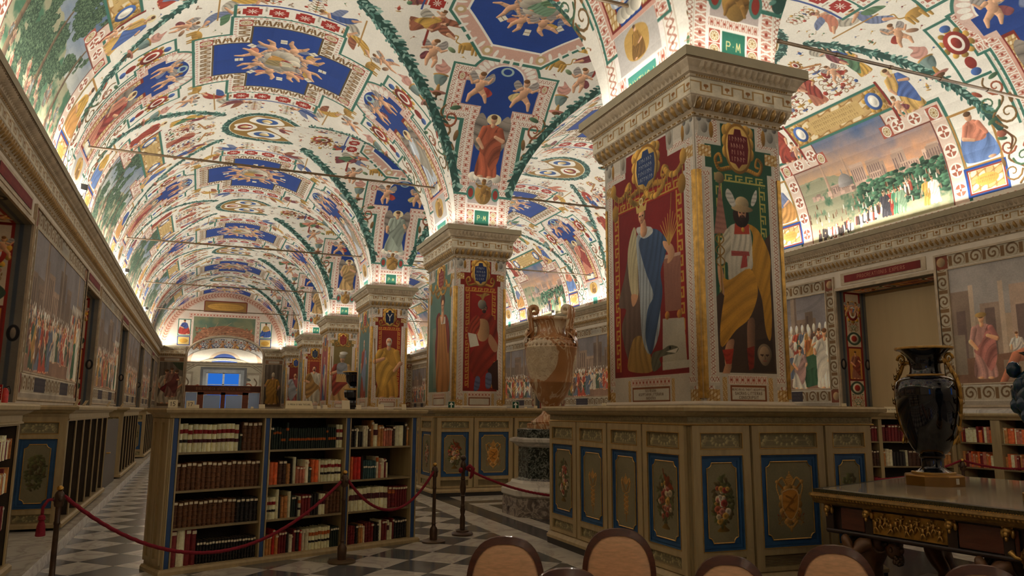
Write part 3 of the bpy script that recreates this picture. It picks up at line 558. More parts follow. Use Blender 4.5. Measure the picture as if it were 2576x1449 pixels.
                scroll(P, X0 + s2 * 1.16, Y(20), 1.05, 0, s2); urnfire(P, X0 + s2 * 1.85, Y(41), .9, s2 * .1, 1); putto(P, X0 + s2 * 1.95, Y(55), .6, 0, s2, seed + 80 + s2); beast(P, X0 + s2 * 1.35, Y(60), .45, 0, s2); P.ell(X0 + s2 * 1.7, Y(58.5), .12, .05, C3(150, 110, 80), .4)
                flyer(P, X0 + s2 * 2.15, Y(65), .8, 0, -s2, seed + 90 + s2 + flip * 3); flyer(P, X0 + s2 * 2.5, Y(73), .75, .3 * s2, s2, seed + 95 + s2); P.line([(X0 + s2 * 1.9, Y(69)), (X0 + s2 * 3.0, Y(69.6))], .03, OCHRE); cand(P, X0 + s2 * 2.55, Y(84), .6, math.pi / 2 * s2, 1, seed + s2)
            P.ell(X0, Y(58.3), .17, .12, C3(150, 176, 170), 0, 0, ring=.05); saint(P, X0, Y(20), 1.5, 0, 1, seed + 8 + flip, b, (C3(150, 60, 50), C3(160, 150, 130))[flip], wing=True, halo=True)
            for i in range(4): P.ell(X0 + (i - 1.5) * .12, Y(18), .13, .1, C3(206, 196, 172))
            P.rect(X0 - .5, Y(15), X0 + .5, Y(6.5), C3(176, 168, 158)); P.poly(spl([(X0 - .28, Y(13)), (X0, Y(14.5)), (X0 + .26, Y(13)), (X0 + .24, Y(9)), (X0, Y(7.5)), (X0 - .26, Y(9))]), C3(184, 142, 66)); sitter(P, X0, Y(8), .44, 0, 1, seed, C3(150, 108, 44), C3(120, 84, 36))
            P.band(X0 - .58, Y(6.2), X0 + .58, Y(3.2), 'palm'); P.band(X0 - .58, Y(2.8), X0 + .58, Y(.6), 'rose'); w_ = .34 if flip else .17; P.frame([(X0 - w_, Y(5.4)), (X0 - w_, Y(1.2)), (X0 + w_, Y(1.2)), (X0 + w_, Y(5.4))], [(.04, WHT)], C3(60, 136, 118))
            if flip: text(P, X0, Y(2.4), .11, 'SIXTVS.V', C3(214, 190, 120), .13)
            P.flip = None
        a, b2, c, d = 1.55, .78, .68, 1.44
        cr = [(X0 - a, MID - c), (X0 - a, MID + c), (X0 - b2, MID + c), (X0 - b2, MID + d), (X0 + b2, MID + d), (X0 + b2, MID + c), (X0 + a, MID + c), (X0 + a, MID - c), (X0 + b2, MID - c), (X0 + b2, MID - d), (X0 - b2, MID - d), (X0 - b2, MID - c)]
        P.frame(cr, [(.04, C3(90, 70, 40)), (.27, 'palmb'), (.09, 'dot'), (.06, TEAL)], C3(24, 60, 142))
        for sx in (-1, 1):
            for sy in (-1, 1):
                for x, y in ((a, c), (b2, d)): P.band(X0 + sx * (x + .03), MID + sy * (y + .03), X0 + sx * (x + .3), MID + sy * (y + .3), 'rose')
            for i in range(4): P.band(X0 + sx * (a + .44), MID + (i - 2) * .5 + .02, X0 + sx * (a + .86), MID + (i - 1) * .5 - .02, 'star', rep=1.0)
            P.rect(X0 + sx * (a + .88), MID - 1.05, X0 + sx * (a + .93), MID + 1.05, C3(60, 80, 140)); P.rect(X0 + sx * (a + .44), MID - 1.1, X0 + sx * (a + .93), MID - 1.04, TEAL); P.rect(X0 + sx * (a + .44), MID + 1.04, X0 + sx * (a + .93), MID + 1.1, TEAL)
        ring_of_putti(P, X0, MID, 1.06, .98, 8, .74, seed)
    fill_motifs(P, seed + 3, lambda x, y: (0 if y > MID else math.pi), lambda x, y: y < MID and abs(x - 4.5) < 3.3 * math.sqrt(max(0, 1 - (y / MID - 1) ** 2)) - .1 and (MID - y) > 1.2)
    return P.tex(.07, .8, seed + 2, .06, .86)
def nave_tex(seed, k):
    """the arches between pillars: a winged figure above each pillar, a ring of putti at the crown"""
    P = Pt(9, ARC_T, k, WHT); Y = lambda ph: ARC_T * (1 - ph / 180.0); M = ARC_T / 2; X0 = 4.5
    for flip in (0, 1):
        P.flip = (9, ARC_T) if flip else None; sd = seed + 100 * flip
        P.rect(X0 - .82, Y(44), X0 + .82, Y(0), C3(230, 216, 204))
        for s2 in (-1, 1): P.band(X0 + s2 * .40, Y(42), X0 + s2 * .58, Y(0), 'palm', True); P.band(X0 + s2 * .58, Y(42), X0 + s2 * .72, Y(0), 'lace', True); P.rect(X0 + s2 * .74, Y(44), X0 + s2 * .79, Y(24), TEAL)
        q = [(X0 - .37, Y(18)), (X0 + .37, Y(18)), (X0 + .37, Y(43.5)), (X0 + .85, Y(43.5)), (X0 + .85, Y(52)), (X0 - .85, Y(52)), (X0 - .85, Y(43.5)), (X0 - .37, Y(43.5))]
        P.ell(X0, Y(53), .84, .80, TEAL, 0, 0); P.frame(q, [(.03, C3(200, 150, 128)), (.17, 'palm'), (.13, 'lace'), (.05, TEAL)]); P.ell(X0, Y(53), .78, .74, C3(206, 170, 152), 0, 0)
        for i in range(17): a = math.pi * (1 + (i + .5) / 17); P.ell(X0 + .64 * math.cos(a), Y(53) + .6 * math.sin(a), .05, .11, WHT, a + math.pi / 2, 0)
        P.ell(X0, Y(53), .49, .45, WHT, 0, 0); P.poly(q, BLUE); P.ell(X0, Y(53), .45, .42, BLUE, 0, 0)
        for sx in (-1, 1):
            for yy in (52.0, 43.5): P.band(X0 + sx * .88, Y(yy) - (.17 if yy > 50 else -.01), X0 + sx * 1.05, Y(yy) + (.01 if yy > 50 else .17), 'rose')
            putto(P, X0 + sx * .52, Y(44.5), .72, 0, -sx, sd + sx, scarf=(C3(170, 60, 50), C3(204, 176, 110))[sx > 0]); scroll(P, X0 + sx * 1.14, Y(22), 1.25, 0, sx); urnfire(P, X0 + sx * 1.42, Y(44.5), .85, 0, 1)
            putto(P, X0 + sx * 1.72, Y(54.5), .66, 0, sx, sd + 12); beast(P, X0 + sx * .98, Y(61.5), .42, 0, sx); P.ell(X0 + sx * 1.35, Y(62), .1, .05, C3(110, 130, 90), .5); flyer(P, X0 + sx * 1.75, Y(66.5), .74, 0, -sx, sd + 14 + sx); P.line([(X0 + sx * 1.95, Y(62)), (X0 + sx * 1.95, Y(72))], .05, RED); saint(P, X0 + sx * 2.35, Y(69), .8, -1.35 * sx, sx, sd + 17 + sx); saint(P, X0 + sx * 2.5, Y(79), .75, -1.4 * sx, sx, sd + 27 + sx)
        P.ell(X0, Y(57.5), .15, .11, C3(150, 176, 170), 0, 0, ring=.04)
        for i in range(5): P.ell(X0 + (i - 2) * .13, Y(18.8), .14, .1, C3(206, 196, 172))
        rb = (C3(176, 84, 52), C3(150, 160, 140), C3(190, 150, 90))[seed % 3]; saint(P, X0, Y(19), 1.42, 0, 1, sd, rb, rb * .85, wing=True, halo=True)
        P.rect(X0 - .36, Y(16.6), X0 + .36, Y(9.4), C3(176, 160, 150)); P.ell(X0, Y(13), .2, .24, C3(150, 112, 50)); putto(P, X0, Y(10.2), .5, 0, 1, sd, C3(140, 100, 44), scarf=C3(110, 76, 30))
        for s2 in (-1, 1): P.ell(X0 + s2 * .3, Y(13), .1, .15, C3(70, 120, 104), 0, 0); P.ell(X0 + s2 * .3, Y(13), .06, .1, RED, 0, 0)
        P.band(X0 - .37, Y(9.2), X0 + .37, Y(7.4), 'palm'); P.rect(X0 - .37, Y(7.3), X0 + .37, Y(1.6), WHT)
        for s2 in (-1, 1):
            for j in range(2): P.band(X0 + s2 * .2, Y(7 - 2.6 * j), X0 + s2 * .36, Y(4.6 - 2.6 * j), 'rose', rep=1)
        P.rect(X0 - .17, Y(7), X0 + .17, Y(1.9), C3(36, 104, 80)); text(P, X0, Y(3.6), .1, 'P.M', C3(214, 190, 120), .12); P.band(X0 - .58, Y(1.5), X0 + .58, Y(.2), 'ring')
        P.flip = None
    o = [(X0 + 1.32 * math.cos(a), M + 1.42 * math.sin(a)) for a in np.arange(8) * math.pi / 4 + math.pi / 8]
    for sc, c in ((1.4, TEAL), (1.35, WHT), (1.32, C3(204, 156, 134)), (1.12, WHT), (1.08, C3(24, 60, 142))): P.poly([(X0 + (x - X0) * sc, M + (y - M) * sc) for x, y in o], c)
    for i in range(48):
        a = i * 2 * math.pi / 48; rr = 1.13 + .04 * math.cos(8 * a); P.ell(X0 + 1.5 * rr * .95 * math.cos(a), M + 1.62 * rr * .95 * math.sin(a), .11, .04, WHT, a, 0)
    for x, y in o: P.ell(X0 + (x - X0) * 1.22, M + (y - M) * 1.22, .12, .12, C3(190, 160, 110), 0, 0); P.ell(X0 + (x - X0) * 1.22, M + (y - M) * 1.22, .06, .06, WHT, 0, 0)
    for sx in (-1, 1):
        for i in range(4): P.band(X0 + sx * 1.78, M + (i - 2) * .44, X0 + sx * 2.16, M + (i - 1) * .44 - .03, 'star', rep=1.0)
        P.rect(X0 + sx * 2.2, M - .9, X0 + sx * 2.24, M + .9, C3(60, 80, 140)); arms(P, X0 + sx * 2.6, M + .3, .6, math.pi / 2 * sx, 1, RED, OCHRE)
        for j in (-.55, .55): cand(P, X0 + sx * 2.3, M + j, .9, math.pi / 2 * sx, 1, seed + int(j * 4)); P.ell(X0 + sx * 3, M + j * .7, .12, .08, C3(150, 80, 60))
    ring_of_putti(P, X0, M, .95, 1.02, 8, .68, seed + 5)
    for s2 in (-1, 1):   # garlands just inside the groins
        for flip in (0, 1):
            ph = np.linspace(74, 14, 26); pp = np.stack([X0 + s2 * (4.5 - 3.88 * np.cos(np.radians(ph)) - .1), Y(ph)], 1)
            if flip: pp[:, 1] = ARC_T - pp[:, 1]
            garland(P, pp, .3, seed + 60)
    fill_motifs(P, seed + 3, lambda x, y: (0 if y > M else math.pi), lambda x, y: x < 3.88 * abs(math.cos(math.pi * (1 - y / ARC_T))) or x > 9 - 3.88 * abs(math.cos(math.pi * (1 - y / ARC_T))))
    return P.tex(.07, .8, seed + 2, .06, .86)
# ------------------------------------------------------------------ painted pillar faces, wall scenes, cabinet doors
MERC = dict(tunic=[(0.52,1.32),(0.4,1.41),(0.37,1.63),(0.31,1.79),(0.39,1.8),(0.42,2.02),(0.72,1.86),(0.75,1.68),(0.74,1.4),(0.68,1.32)],yoke=[(0.52,1.31),(0.72,1.32),(0.72,1.43),(0.5,1.45)],sash=[(0.45,1.65),(0.7,1.64),(0.71,1.69),(0.45,1.71)],knot=[(0.61,1.69),(0.67,1.68),(0.67,1.82),(0.57,1.85)],cloak=[(0.69,1.31),(0.84,1.36),(0.95,1.53),(1.01,1.71),(0.99,1.98),(0.99,2.42),(0.95,2.67),(0.89,2.55),(0.86,2.21),(0.8,2.03),(0.74,1.88),(0.73,1.69),(0.77,1.44)],low=[(0.32,1.98),(0.42,1.99),(0.7,1.84),(0.8,2.03),(0.78,2.21),(0.66,2.43),(0.47,2.57),(0.27,2.77),(0.25,2.58),(0.29,2.35),(0.33,2.15)],sleeve=[(0.41,1.39),(0.3,1.57),(0.25,1.81),(0.38,1.78),(0.45,1.58)],arm=[(0.25,1.83),(0.31,1.85),(0.35,2.06),(0.35,2.19),(0.3,2.15),(0.26,2.03)],obel=[(0.32,0.83),(0.22,1.47),(0.41,1.45)],legA=[(0.35,2.7),(0.44,2.68),(0.41,2.83),(0.38,2.99),(0.31,3.01),(0.3,2.83)],bootA=[(0.27,2.8),(0.43,2.78),(0.39,2.95),(0.32,2.97)],footA=[(0.31,2.96),(0.39,2.97),(0.35,3.08),(0.3,3.14),(0.24,3.11),(0.27,3.04)],legB=[(0.64,2.46),(0.74,2.44),(0.72,2.77),(0.7,2.97),(0.63,2.99),(0.62,2.73)],bootB=[(0.61,2.77),(0.72,2.74),(0.7,2.99),(0.63,3.02)],wingA=[(0.43,0.91),(0.4,1.0),(0.48,1.12),(0.54,1.09),(0.5,0.97)],wingB=[(0.85,0.88),(0.79,0.96),(0.76,1.07),(0.8,1.08),(0.85,0.99)],hair=[(0.54,1.17),(0.51,1.24),(0.54,1.3),(0.6,1.23),(0.57,1.15)],rock=[(0.75,2.67),(0.98,2.63),(1.0,3.03),(0.68,3.04)],hat=(0.63,1.1),brim=(0.63,1.13),face=(0.63,1.19),beard=(0.64,1.28),head2=(0.86,2.85),eye=(0.61,1.17),cadT=(0.29,1.46),cadB=(0.3,2.15))
ISIS = dict(veil=[(0.69,1.15),(0.51,1.67),(0.32,2.09),(0.51,2.17),(0.39,2.43),(0.6,2.88),(0.93,2.57),(0.87,1.85),(0.78,1.35)],dress=[(0.74,1.11),(0.59,1.36),(0.58,1.66),(0.66,2.0),(0.81,2.04),(0.82,1.7),(0.81,1.25)],gown=[(0.94,1.21),(0.8,1.28),(0.83,1.72),(0.86,2.21),(0.89,2.57),(1.05,2.79),(1.27,2.56),(1.31,2.15),(1.16,1.66),(1.07,1.29)],blue=[(1.05,1.22),(1.29,1.26),(1.5,1.45),(1.45,1.62),(1.34,1.81),(1.37,2.07),(1.23,2.48),(1.09,2.79),(0.97,2.58),(1.03,2.23),(1.17,2.06),(1.01,1.75),(0.87,1.41),(0.89,1.3)],hem=[(0.68,2.57),(0.93,2.57),(1.07,2.79),(1.1,3.0),(0.65,2.99),(0.52,2.9)],collar=[(0.83,1.13),(1.14,1.19),(1.18,1.28),(0.98,1.31),(0.83,1.21)],hand=[(0.65,1.99),(0.81,2.02),(0.75,2.12),(0.67,2.14)],armR=[(1.42,1.43),(1.6,1.51),(1.65,1.63),(1.58,1.7),(1.49,1.72),(1.51,1.61),(1.42,1.5)],ped=[(1.41,1.65),(1.77,1.66),(1.75,2.32),(1.42,2.31)],slab=[(1.4,1.61),(1.77,1.63),(1.77,1.67),(1.41,1.66)],redb=[(1.42,2.3),(1.75,2.32),(1.76,2.41),(1.38,2.38)],block=[(1.36,2.38),(1.8,2.41),(1.84,2.99),(1.33,3.0)],croc=[(1.11,2.79),(1.34,2.75),(1.5,2.71),(1.67,2.75),(1.61,2.81),(1.44,2.82),(1.27,2.85),(1.3,2.94),(1.12,3.0)],wheat=[(1.39,1.28),(1.53,1.22),(1.69,1.3),(1.58,1.46),(1.5,1.49)],face=(0.94,1.01),hair=(0.92,0.93),crown=(0.93,0.89),moon=(0.93,0.84),ball1=(1.46,2.35),ball2=(1.71,2.36),stemT=(1.61,1.03),stemB=(1.54,1.5))
PALA = dict(torso=[(0.54,1.48),(0.78,1.47),(0.83,1.78),(0.71,1.94),(0.56,1.88)],cloakR=[(0.71,1.31),(0.92,1.37),(1.04,1.77),(1.03,2.13),(0.93,2.42),(0.78,2.6),(0.56,2.81),(0.42,2.64),(0.36,2.36),(0.47,2.11),(0.69,1.94),(0.84,1.7),(0.61,1.43)],cloakL=[(0.55,1.36),(0.42,1.44),(0.31,1.69),(0.34,2.01),(0.54,1.79),(0.61,1.53)],tab=[(0.32,1.76),(0.52,1.79),(0.59,2.04),(0.38,2.09)],low=[(0.78,2.53),(1.04,2.34),(1.06,3.03),(0.93,3.0),(0.84,2.7)],bootA=[(0.52,2.74),(0.62,2.76),(0.6,2.99),(0.48,3.04)],bootB=[(0.76,2.67),(0.89,2.67),(0.88,2.95),(0.76,2.97)],eag=[(0.49,0.89),(0.61,0.94),(0.66,1.03),(0.72,0.93),(0.84,0.87),(0.7,0.84),(0.64,0.88)],arm=[(0.85,1.77),(1.02,1.98),(1.03,2.13),(0.94,2.17),(0.81,1.96)],helm=(0.65,1.11),face=(0.7,1.2),bk=(0.78,2.84))
SIBY = dict(dress=[(0.94,1.29),(1.58,1.36),(1.76,1.78),(1.8,3.03),(0.85,3.04),(0.88,1.7)],red=[(1.02,1.22),(0.72,1.3),(0.75,1.69),(0.68,2.06),(0.91,2.97),(1.0,2.08),(1.05,1.64)],redR=[(1.4,1.3),(1.7,1.47),(1.83,1.96),(1.7,2.21),(1.55,1.76)],yoke=[(1.05,1.3),(1.45,1.35),(1.46,1.51),(1.12,1.49)],stand=[(0.43,1.54),(0.72,1.53),(0.83,2.96),(0.58,2.98)],head=(1.23,1.04),hair=(1.23,0.95))
def cartouche(P, x, y, w, h, col, rows=4, seed=0, letter=None):
    for s2 in (-1, 1):
        P.line(spl([(x, y + h * .52), (x + s2 * w * .5, y + h * .56), (x + s2 * w * .95, y + h * .62), (x + s2 * w * 1.12, y + h * .36), (x + s2 * w * .92, y + h * .22), (x + s2 * w * .82, y + h * .42), (x + s2 * w * .98, y + h * .46)], 5, False), w * .2, C3(150, 108, 44), w * .09, .5)
        for t in (-.55, -.2, .15): P.ell(x + s2 * w * .6, y + t * h * .8, w * .17, h * .17, C3(186, 142, 66), 0, .5)
    for t in (-.4, 0, .4): P.ell(x + t * w, y - h * .62 + abs(t) * h * .25, w * .2, h * .14, C3(196, 150, 72), 0, .5)
    P.ell(x, y, w * .66, h * .68, C3(142, 100, 40), 0, .3); P.ell(x, y, w * .58, h * .6, C3(206, 166, 88), 0, .3)
    P.poly([(x - w * .46, y - h * .34), (x - w * .2, y - h * .36), (x - w * .14, y - h * .52), (x + w * .14, y - h * .52), (x + w * .2, y - h * .36), (x + w * .46, y - h * .34), (x + w * .5, y), (x + w * .42, y + h * .38), (x + w * .15, y + h * .42), (x, y + h * .54), (x - w * .15, y + h * .42), (x - w * .42, y + h * .38), (x - w * .5, y)], col)
    if letter: text(P, x, y + h * .25, h * .5, letter, C3(220, 210, 180), .12)
    elif rows: script(P, x - w * .4, y - h * .34, x + w * .42, y + h * .38, rows, C3(206, 170, 140) if col[0] > col[2] else C3(190, 190, 180), seed, .9)
def swag(P, x0, x1, y, d, col=C3(170, 128, 56)):
    n = 14; r = RNG(7)
    for i in range(n + 1):
        t = i / n; P.ell(x0 + (x1 - x0) * t, y + d * 4 * t * (1 - t), .045, .04, col * (.7 + .5 * r.random()), 0, .4)
def pillar_face(W, bg, keyk, shield, fig, lines, seed=0, letter=None, k=230, key2=None):
    f = W / 1.22; P = Pt(W, 3.42, k, C3(190, 178, 158)); side = W > 1.6; X = lambda x: x * f if not side else (x if x < .5 else W - (1.22 - x)) if (x < .4 or x > .8) else W / 2 + (x - .61)
    P.rect(0, 0, W, 3.42, C3(192, 181, 162))
    for x0, x1 in ((.05, .16), (W - .17, W - .04)): P.band(x0, .36, x1, 3.38, 'lace', True, rep=1.0)
    P.rect(.19, .3, W - .19, 3.1, C3(204, 194, 176))
    lo, hi = .22 if not side else .2, W - (.2 if not side else .24); c = W / 2; tw, sw = (.25, .48) if not side else (.5, .85)
    q = [(lo, 3.05), (lo, .68), (c - sw, .68), (c - sw, .4), (c - tw, .4), (c - tw, .12), (c + tw, .12), (c + tw, .4), (c + sw, .4), (c + sw, .68), (hi, .68), (hi, 3.05)]
    P.frame(q, [(.035, C3(206, 196, 178)), (.085, 'lace'), (.03, C3(206, 196, 178))], bg)
    kw = .12 if not side else .15; kk = keyk if isinstance(keyk, str) else None
    if kk:
        P.band(lo + .03, .74, lo + .03 + kw, 2.98, kk, True); P.band(hi - .03 - kw, .74, hi - .03, 2.98, kk, True, True); P.band(lo + .03, .72, hi - .03, .72 + kw, kk)
        if key2 is not None: P.rect(lo + .05 + kw, .74 + kw, hi - .05 - kw, 3.05, key2)
    for s2 in (-1, 1):  # painted consoles in the upper corners
        x = c + s2 * (W / 2 - .13); P.poly([(x - .1, .06), (x + .1, .06), (x + .07, .2), (x + .1, .32), (x - .1, .32), (x - .07, .2)], C3(176, 170, 156)); P.ell(x - .07, .1, .035, .035, C3(120, 114, 104)); P.ell(x + .07, .1, .035, .035, C3(120, 114, 104)); P.ell(x, .2, .05, .07, C3(140, 134, 122)); P.ell(x - s2 * .1, .22, .03, .1, C3(150, 108, 46))
        if side: P.poly([(x - s2 * .28, .06), (x - s2 * .46, .06), (x - s2 * .44, .32), (x - s2 * .3, .32)], C3(170, 162, 146)); P.ell(x - s2 * .37, .18, .045, .09, C3(140, 130, 112))
        P.band(x - .09, .42, x + .09, .56, 'gild'); P.band(x - .09, 3.24, x + .09, 3.38, 'gild', rep=1)
    cartouche(P, c, .4, .3 if not side else .44, .46, shield, 4, seed, letter)
    if side:
        for s2 in (-1, 1): swag(P, c + s2 * .42, c + s2 * .84, .52, .14); swag(P, c, c + s2 * .4, .72, .1); P.ell(c + s2 * .82, .5, .07, .1, C3(176, 134, 62)); P.ell(c + s2 * .78, .82, .08, .12, C3(150, 110, 46))
        for i in range(16): P.line([(c - .8 + i * .107, .62), (c - .8 + i * .107, .78)], .03, C3(160, 118, 52), .01)
    fig(P)
    pw = .25 if not side else .42; P.rect(lo, 3.06, hi, 3.4, C3(198, 188, 170)); P.band(c - pw - .02, 3.08, c + pw + .02, 3.18, 'palm'); P.rect(c - pw, 3.19, c + pw, 3.37, C3(128, 70, 36)); P.rect(c - pw + .02, 3.21, c + pw - .02, 3.35, C3(206, 198, 178))
    for i, s in enumerate(lines): text(P, c, 3.248 + i * .046, min(.03, 1.9 * pw / max(1, len(s)) / .86), s, C3(96, 74, 54), .15)
    for s2 in (-1, 1): P.band(c + s2 * (pw + .04), 3.1, c + s2 * (pw + .1), 3.38, 'gild', True)
    return P.tex(.12, .5, seed, .07)
def head(P, x, y, r, hair=C3(60, 42, 30), skin=SKIN, beard=None, turn=0):
    P.ell(x, y - r * .25, r * 1.02, r * 1.15, hair, 0, .3); P.ell(x + turn * r * .15, y, r * .8, r * 1.12, skin, 0, .4)
    if beard is not None: P.ell(x + turn * r * .1, y + r * .85, r * .6, r * .6, beard, 0, .3)
    for s2 in (-1, 1): P.line([(x + turn * r * .3 + s2 * r * .38 - r * .18, y - r * .12), (x + turn * r * .3 + s2 * r * .38 + r * .18, y - r * .12)], r * .14, C3(60, 40, 30)); P.ell(x + turn * r * .3 + s2 * r * .36, y - r * .02, r * .1, r * .07, C3(40, 28, 22), 0, 0)
    P.seg((x + turn * r * .35, y - r * .05), (x + turn * r * .5, y + r * .3), r * .07, r * .12, skin * .8); P.line([(x + turn * r * .2 - r * .2, y + r * .58), (x + turn * r * .2 + r * .22, y + r * .57)], r * .1, C3(130, 60, 50))
def sm(d, n=4): return spl(d, n)
def fig_mercury(P):
    m = MERC; P.poly([(.22, 2.2), (1.02, 1.4), (1.02, 3.05), (.22, 3.05)], C3(70, 52, 40), .1, .4, 6); P.poly(m['obel'], C3(150, 104, 88), .12, 1.5, 20); P.ell(m['obel'][0][0], m['obel'][0][1] - .04, .07, .07, C3(128, 110, 76))
    P.poly(m['rock'], C3(56, 44, 34)); P.poly(sm(m['cloak']), C3(178, 128, 42), .3, .25, 9, seed=3); P.poly(sm(m['tunic']), C3(188, 178, 156), .2, 0, 12, seed=1); P.poly(m['yoke'], C3(168, 62, 40))
    P.poly(sm(m['sleeve']), C3(182, 172, 148), .2, .4, 6); P.poly(sm(m['arm']), C3(190, 142, 104), 0, grad=.4)
    for a in ('legA', 'legB'): P.poly(sm(m[a]), C3(176, 128, 96) * (1 if a == 'legA' else .7), 0, grad=.5)
    for a in ('bootA', 'bootB'): P.poly(m[a], C3(160, 52, 34) * (1 if a == 'bootA' else .75), .15, 1.5, 8)
    P.poly(sm(m['footA']), C3(184, 134, 98), 0, grad=.4); P.poly(sm(m['low']), C3(190, 136, 46), .34, 1.0, 9, seed=5); P.poly(m['sash'], C3(150, 70, 60), .15, 1.5, 6); P.poly(m['knot'], C3(160, 64, 54), .2, 0, 6)
    x, y = m['hat']; P.ell(m['face'][0] - .02, m['face'][1] + .03, .115, .14, C3(44, 30, 24)); head(P, *m['face'], .072, C3(44, 30, 24), C3(184, 132, 98), C3(48, 34, 26), -.3); P.ell(x, y - .03, .1, .085, C3(172, 150, 112)); P.ell(x, y + .035, .155, .04, C3(158, 134, 96))
    for a in ('wingA', 'wingB'): P.poly(sm(m[a]), C3(190, 186, 172), .2, .9, 6)
    P.line([m['cadT'], m['cadB']], .016, C3(146, 108, 44)); t = np.linspace(0, 1, 22); a, b = np.array(m['cadT']), np.array(m['cadB']); ln = a + (b - a) * (t[:, None] * .55)
    for s2 in (-1, 1): P.line(np.stack([ln[:, 0] + s2 * .06 * np.sin(t * 9), ln[:, 1]], 1), .014, C3(130, 96, 40))
    head(P, *m['head2'], .1, C3(110, 94, 74), C3(136, 112, 86)); P.ell(.63, 1.385, .025, .03, GOLD)
def fig_isis(P):
    m = ISIS; P.poly(m['ped'], C3(146, 96, 78), .05); P.poly(m['slab'], C3(186, 150, 128)); P.poly(m['redb'], C3(120, 30, 28)); P.poly(m['block'], C3(178, 170, 150)); P.rect(m['block'][3][0], m['block'][3][1] - .1, m['block'][2][0] + .03, m['block'][2][1], C3(190, 184, 166))
    for b in ('ball1', 'ball2'): P.ell(*m[b], .05, .05, C3(176, 116, 50))
    P.poly(sm(m['veil']), C3(104, 82, 68), .25, .1, 8, seed=2); P.poly(sm(m['hem']), C3(158, 122, 62), .3, .2, 9, seed=4); P.poly(sm(m['dress']), C3(186, 172, 132), .16, .2, 7); P.poly(sm(m['gown']), C3(152, 158, 158), .22, .1, 11, seed=6); P.poly(sm(m['blue']), C3(60, 80, 108), .34, .3, 9, seed=7)
    P.poly(sm(m['hand']), SKIN * .95); P.poly(sm(m['collar']), C3(188, 186, 176), .2, 1, 5); P.seg((m['face'][0] + .03, m['face'][1] + .1), (m['face'][0] + .04, m['face'][1] + .2), .06, .08, SKIN)
    head(P, *m['face'], .085, C3(120, 84, 52), SKIN, None, -.4); x, y = m['crown']; P.poly([(x - .11, y + .06), (x - .13, y - .06), (x - .05, y), (x, y - .1), (x + .06, y), (x + .14, y - .06), (x + .11, y + .06)], C3(204, 170, 96)); P.ell(m['moon'][0], m['moon'][1] - .03, .05, .05, C3(216, 196, 140), 0, 0, ring=.02)
    P.poly(sm(m['armR']), SKIN * .95, 0, grad=.3); a = m['wheat']
    for i in range(9): P.line([m['stemB'], (m['stemB'][0] - .18 + i * .055, m['stemB'][1] - .42 + abs(i - 4) * .035)], .022, C3(186, 140, 66), .01)
    P.line([m['stemB'], (m['stemT'][0], m['stemT'][1] - .15)], .014, C3(150, 110, 50)); P.poly(sm(m['croc']), C3(92, 90, 70), .2, .5, 12); P.poly([(m['croc'][3][0], m['croc'][3][1]), (m['croc'][4][0], m['croc'][4][1]), (m['croc'][4][0] - .2, m['croc'][4][1] - .03)], C3(200, 190, 170)); P.ell(m['croc'][2][0], m['croc'][2][1] + .03, .02, .02, C3(20, 20, 16))
def fig_pala(P):
    m = PALA; P.poly(m['low'], C3(60, 34, 26)); P.poly(sm(m['cloakR']), C3(132, 44, 28), .35, .5, 9, seed=3); P.poly(sm(m['torso']), C3(176, 132, 90), 0, grad=.5); P.poly(sm(m['cloakL']), C3(150, 58, 36), .3, .3, 7); P.poly(sm(m['arm']), C3(170, 122, 88))
    for b in ('bootA', 'bootB'): P.poly(sm(m[b]), C3(96, 104, 130) if b == 'bootB' else C3(88, 92, 118), .2, 1.2, 6)
    P.poly(m['tab'], C3(206, 198, 176)); x, y = m['face']; head(P, x, y, .075, C3(50, 36, 28), C3(172, 122, 88), C3(60, 40, 30)); x, y = m['helm']; P.ell(x, y, .1, .11, C3(120, 112, 98), 0, .5); P.poly(sm(m['eag']), C3(160, 120, 60), .2)
def fig_siby(P):
    m = SIBY; P.poly(m['stand'], C3(120, 130, 110)); P.poly(sm(m['red']), C3(124, 50, 38), .3, .2, 6); P.poly(sm(m['dress']), C3(170, 112, 54), .35, 0, 9, seed=4); P.poly(sm(m['redR']), C3(130, 56, 42), .3, .2, 6); P.poly(m['yoke'], C3(200, 190, 170)); P.seg((m['head'][0], m['head'][1]), (m['head'][0] + .02, m['yoke'][0][1] + .08), .08, .11, SKIN); P.ell(m['hair'][0], m['hair'][1], .17, .15, C3(90, 60, 40)); head(P, m['head'][0], m['head'][1] + .03, .125, C3(96, 60, 40), SKIN)
def fig_gen(W, robe, cloak, sd, hair=C3(190, 180, 160), soldier=False):
    def f(P):
        c = W / 2; w = 1.0 if W < 1.6 else 1.5; P.at()
        saint(P, c, 3.06, 2.02, 0, (1, -1)[sd % 2], sd, robe, cloak, attr=sd % 2); head(P, c, 1.22, .095, hair, SKIN, hair)
        if soldier: P.ell(c, 1.1, .15, .12, C3(150, 140, 120)); P.ell(c + .05, .98, .18, .07, C3(196, 190, 176)); P.poly(spl([(c - .2, 1.45), (c + .2, 1.45), (c + .18, 1.95), (c - .18, 1.95)]), C3(140, 140, 140), .2, 1.5, 6); P.poly([(c - .22, 1.9), (c + .22, 1.9), (c + .26, 2.25), (c - .26, 2.25)], C3(190, 150, 90), .3, 0, 12)
    return f
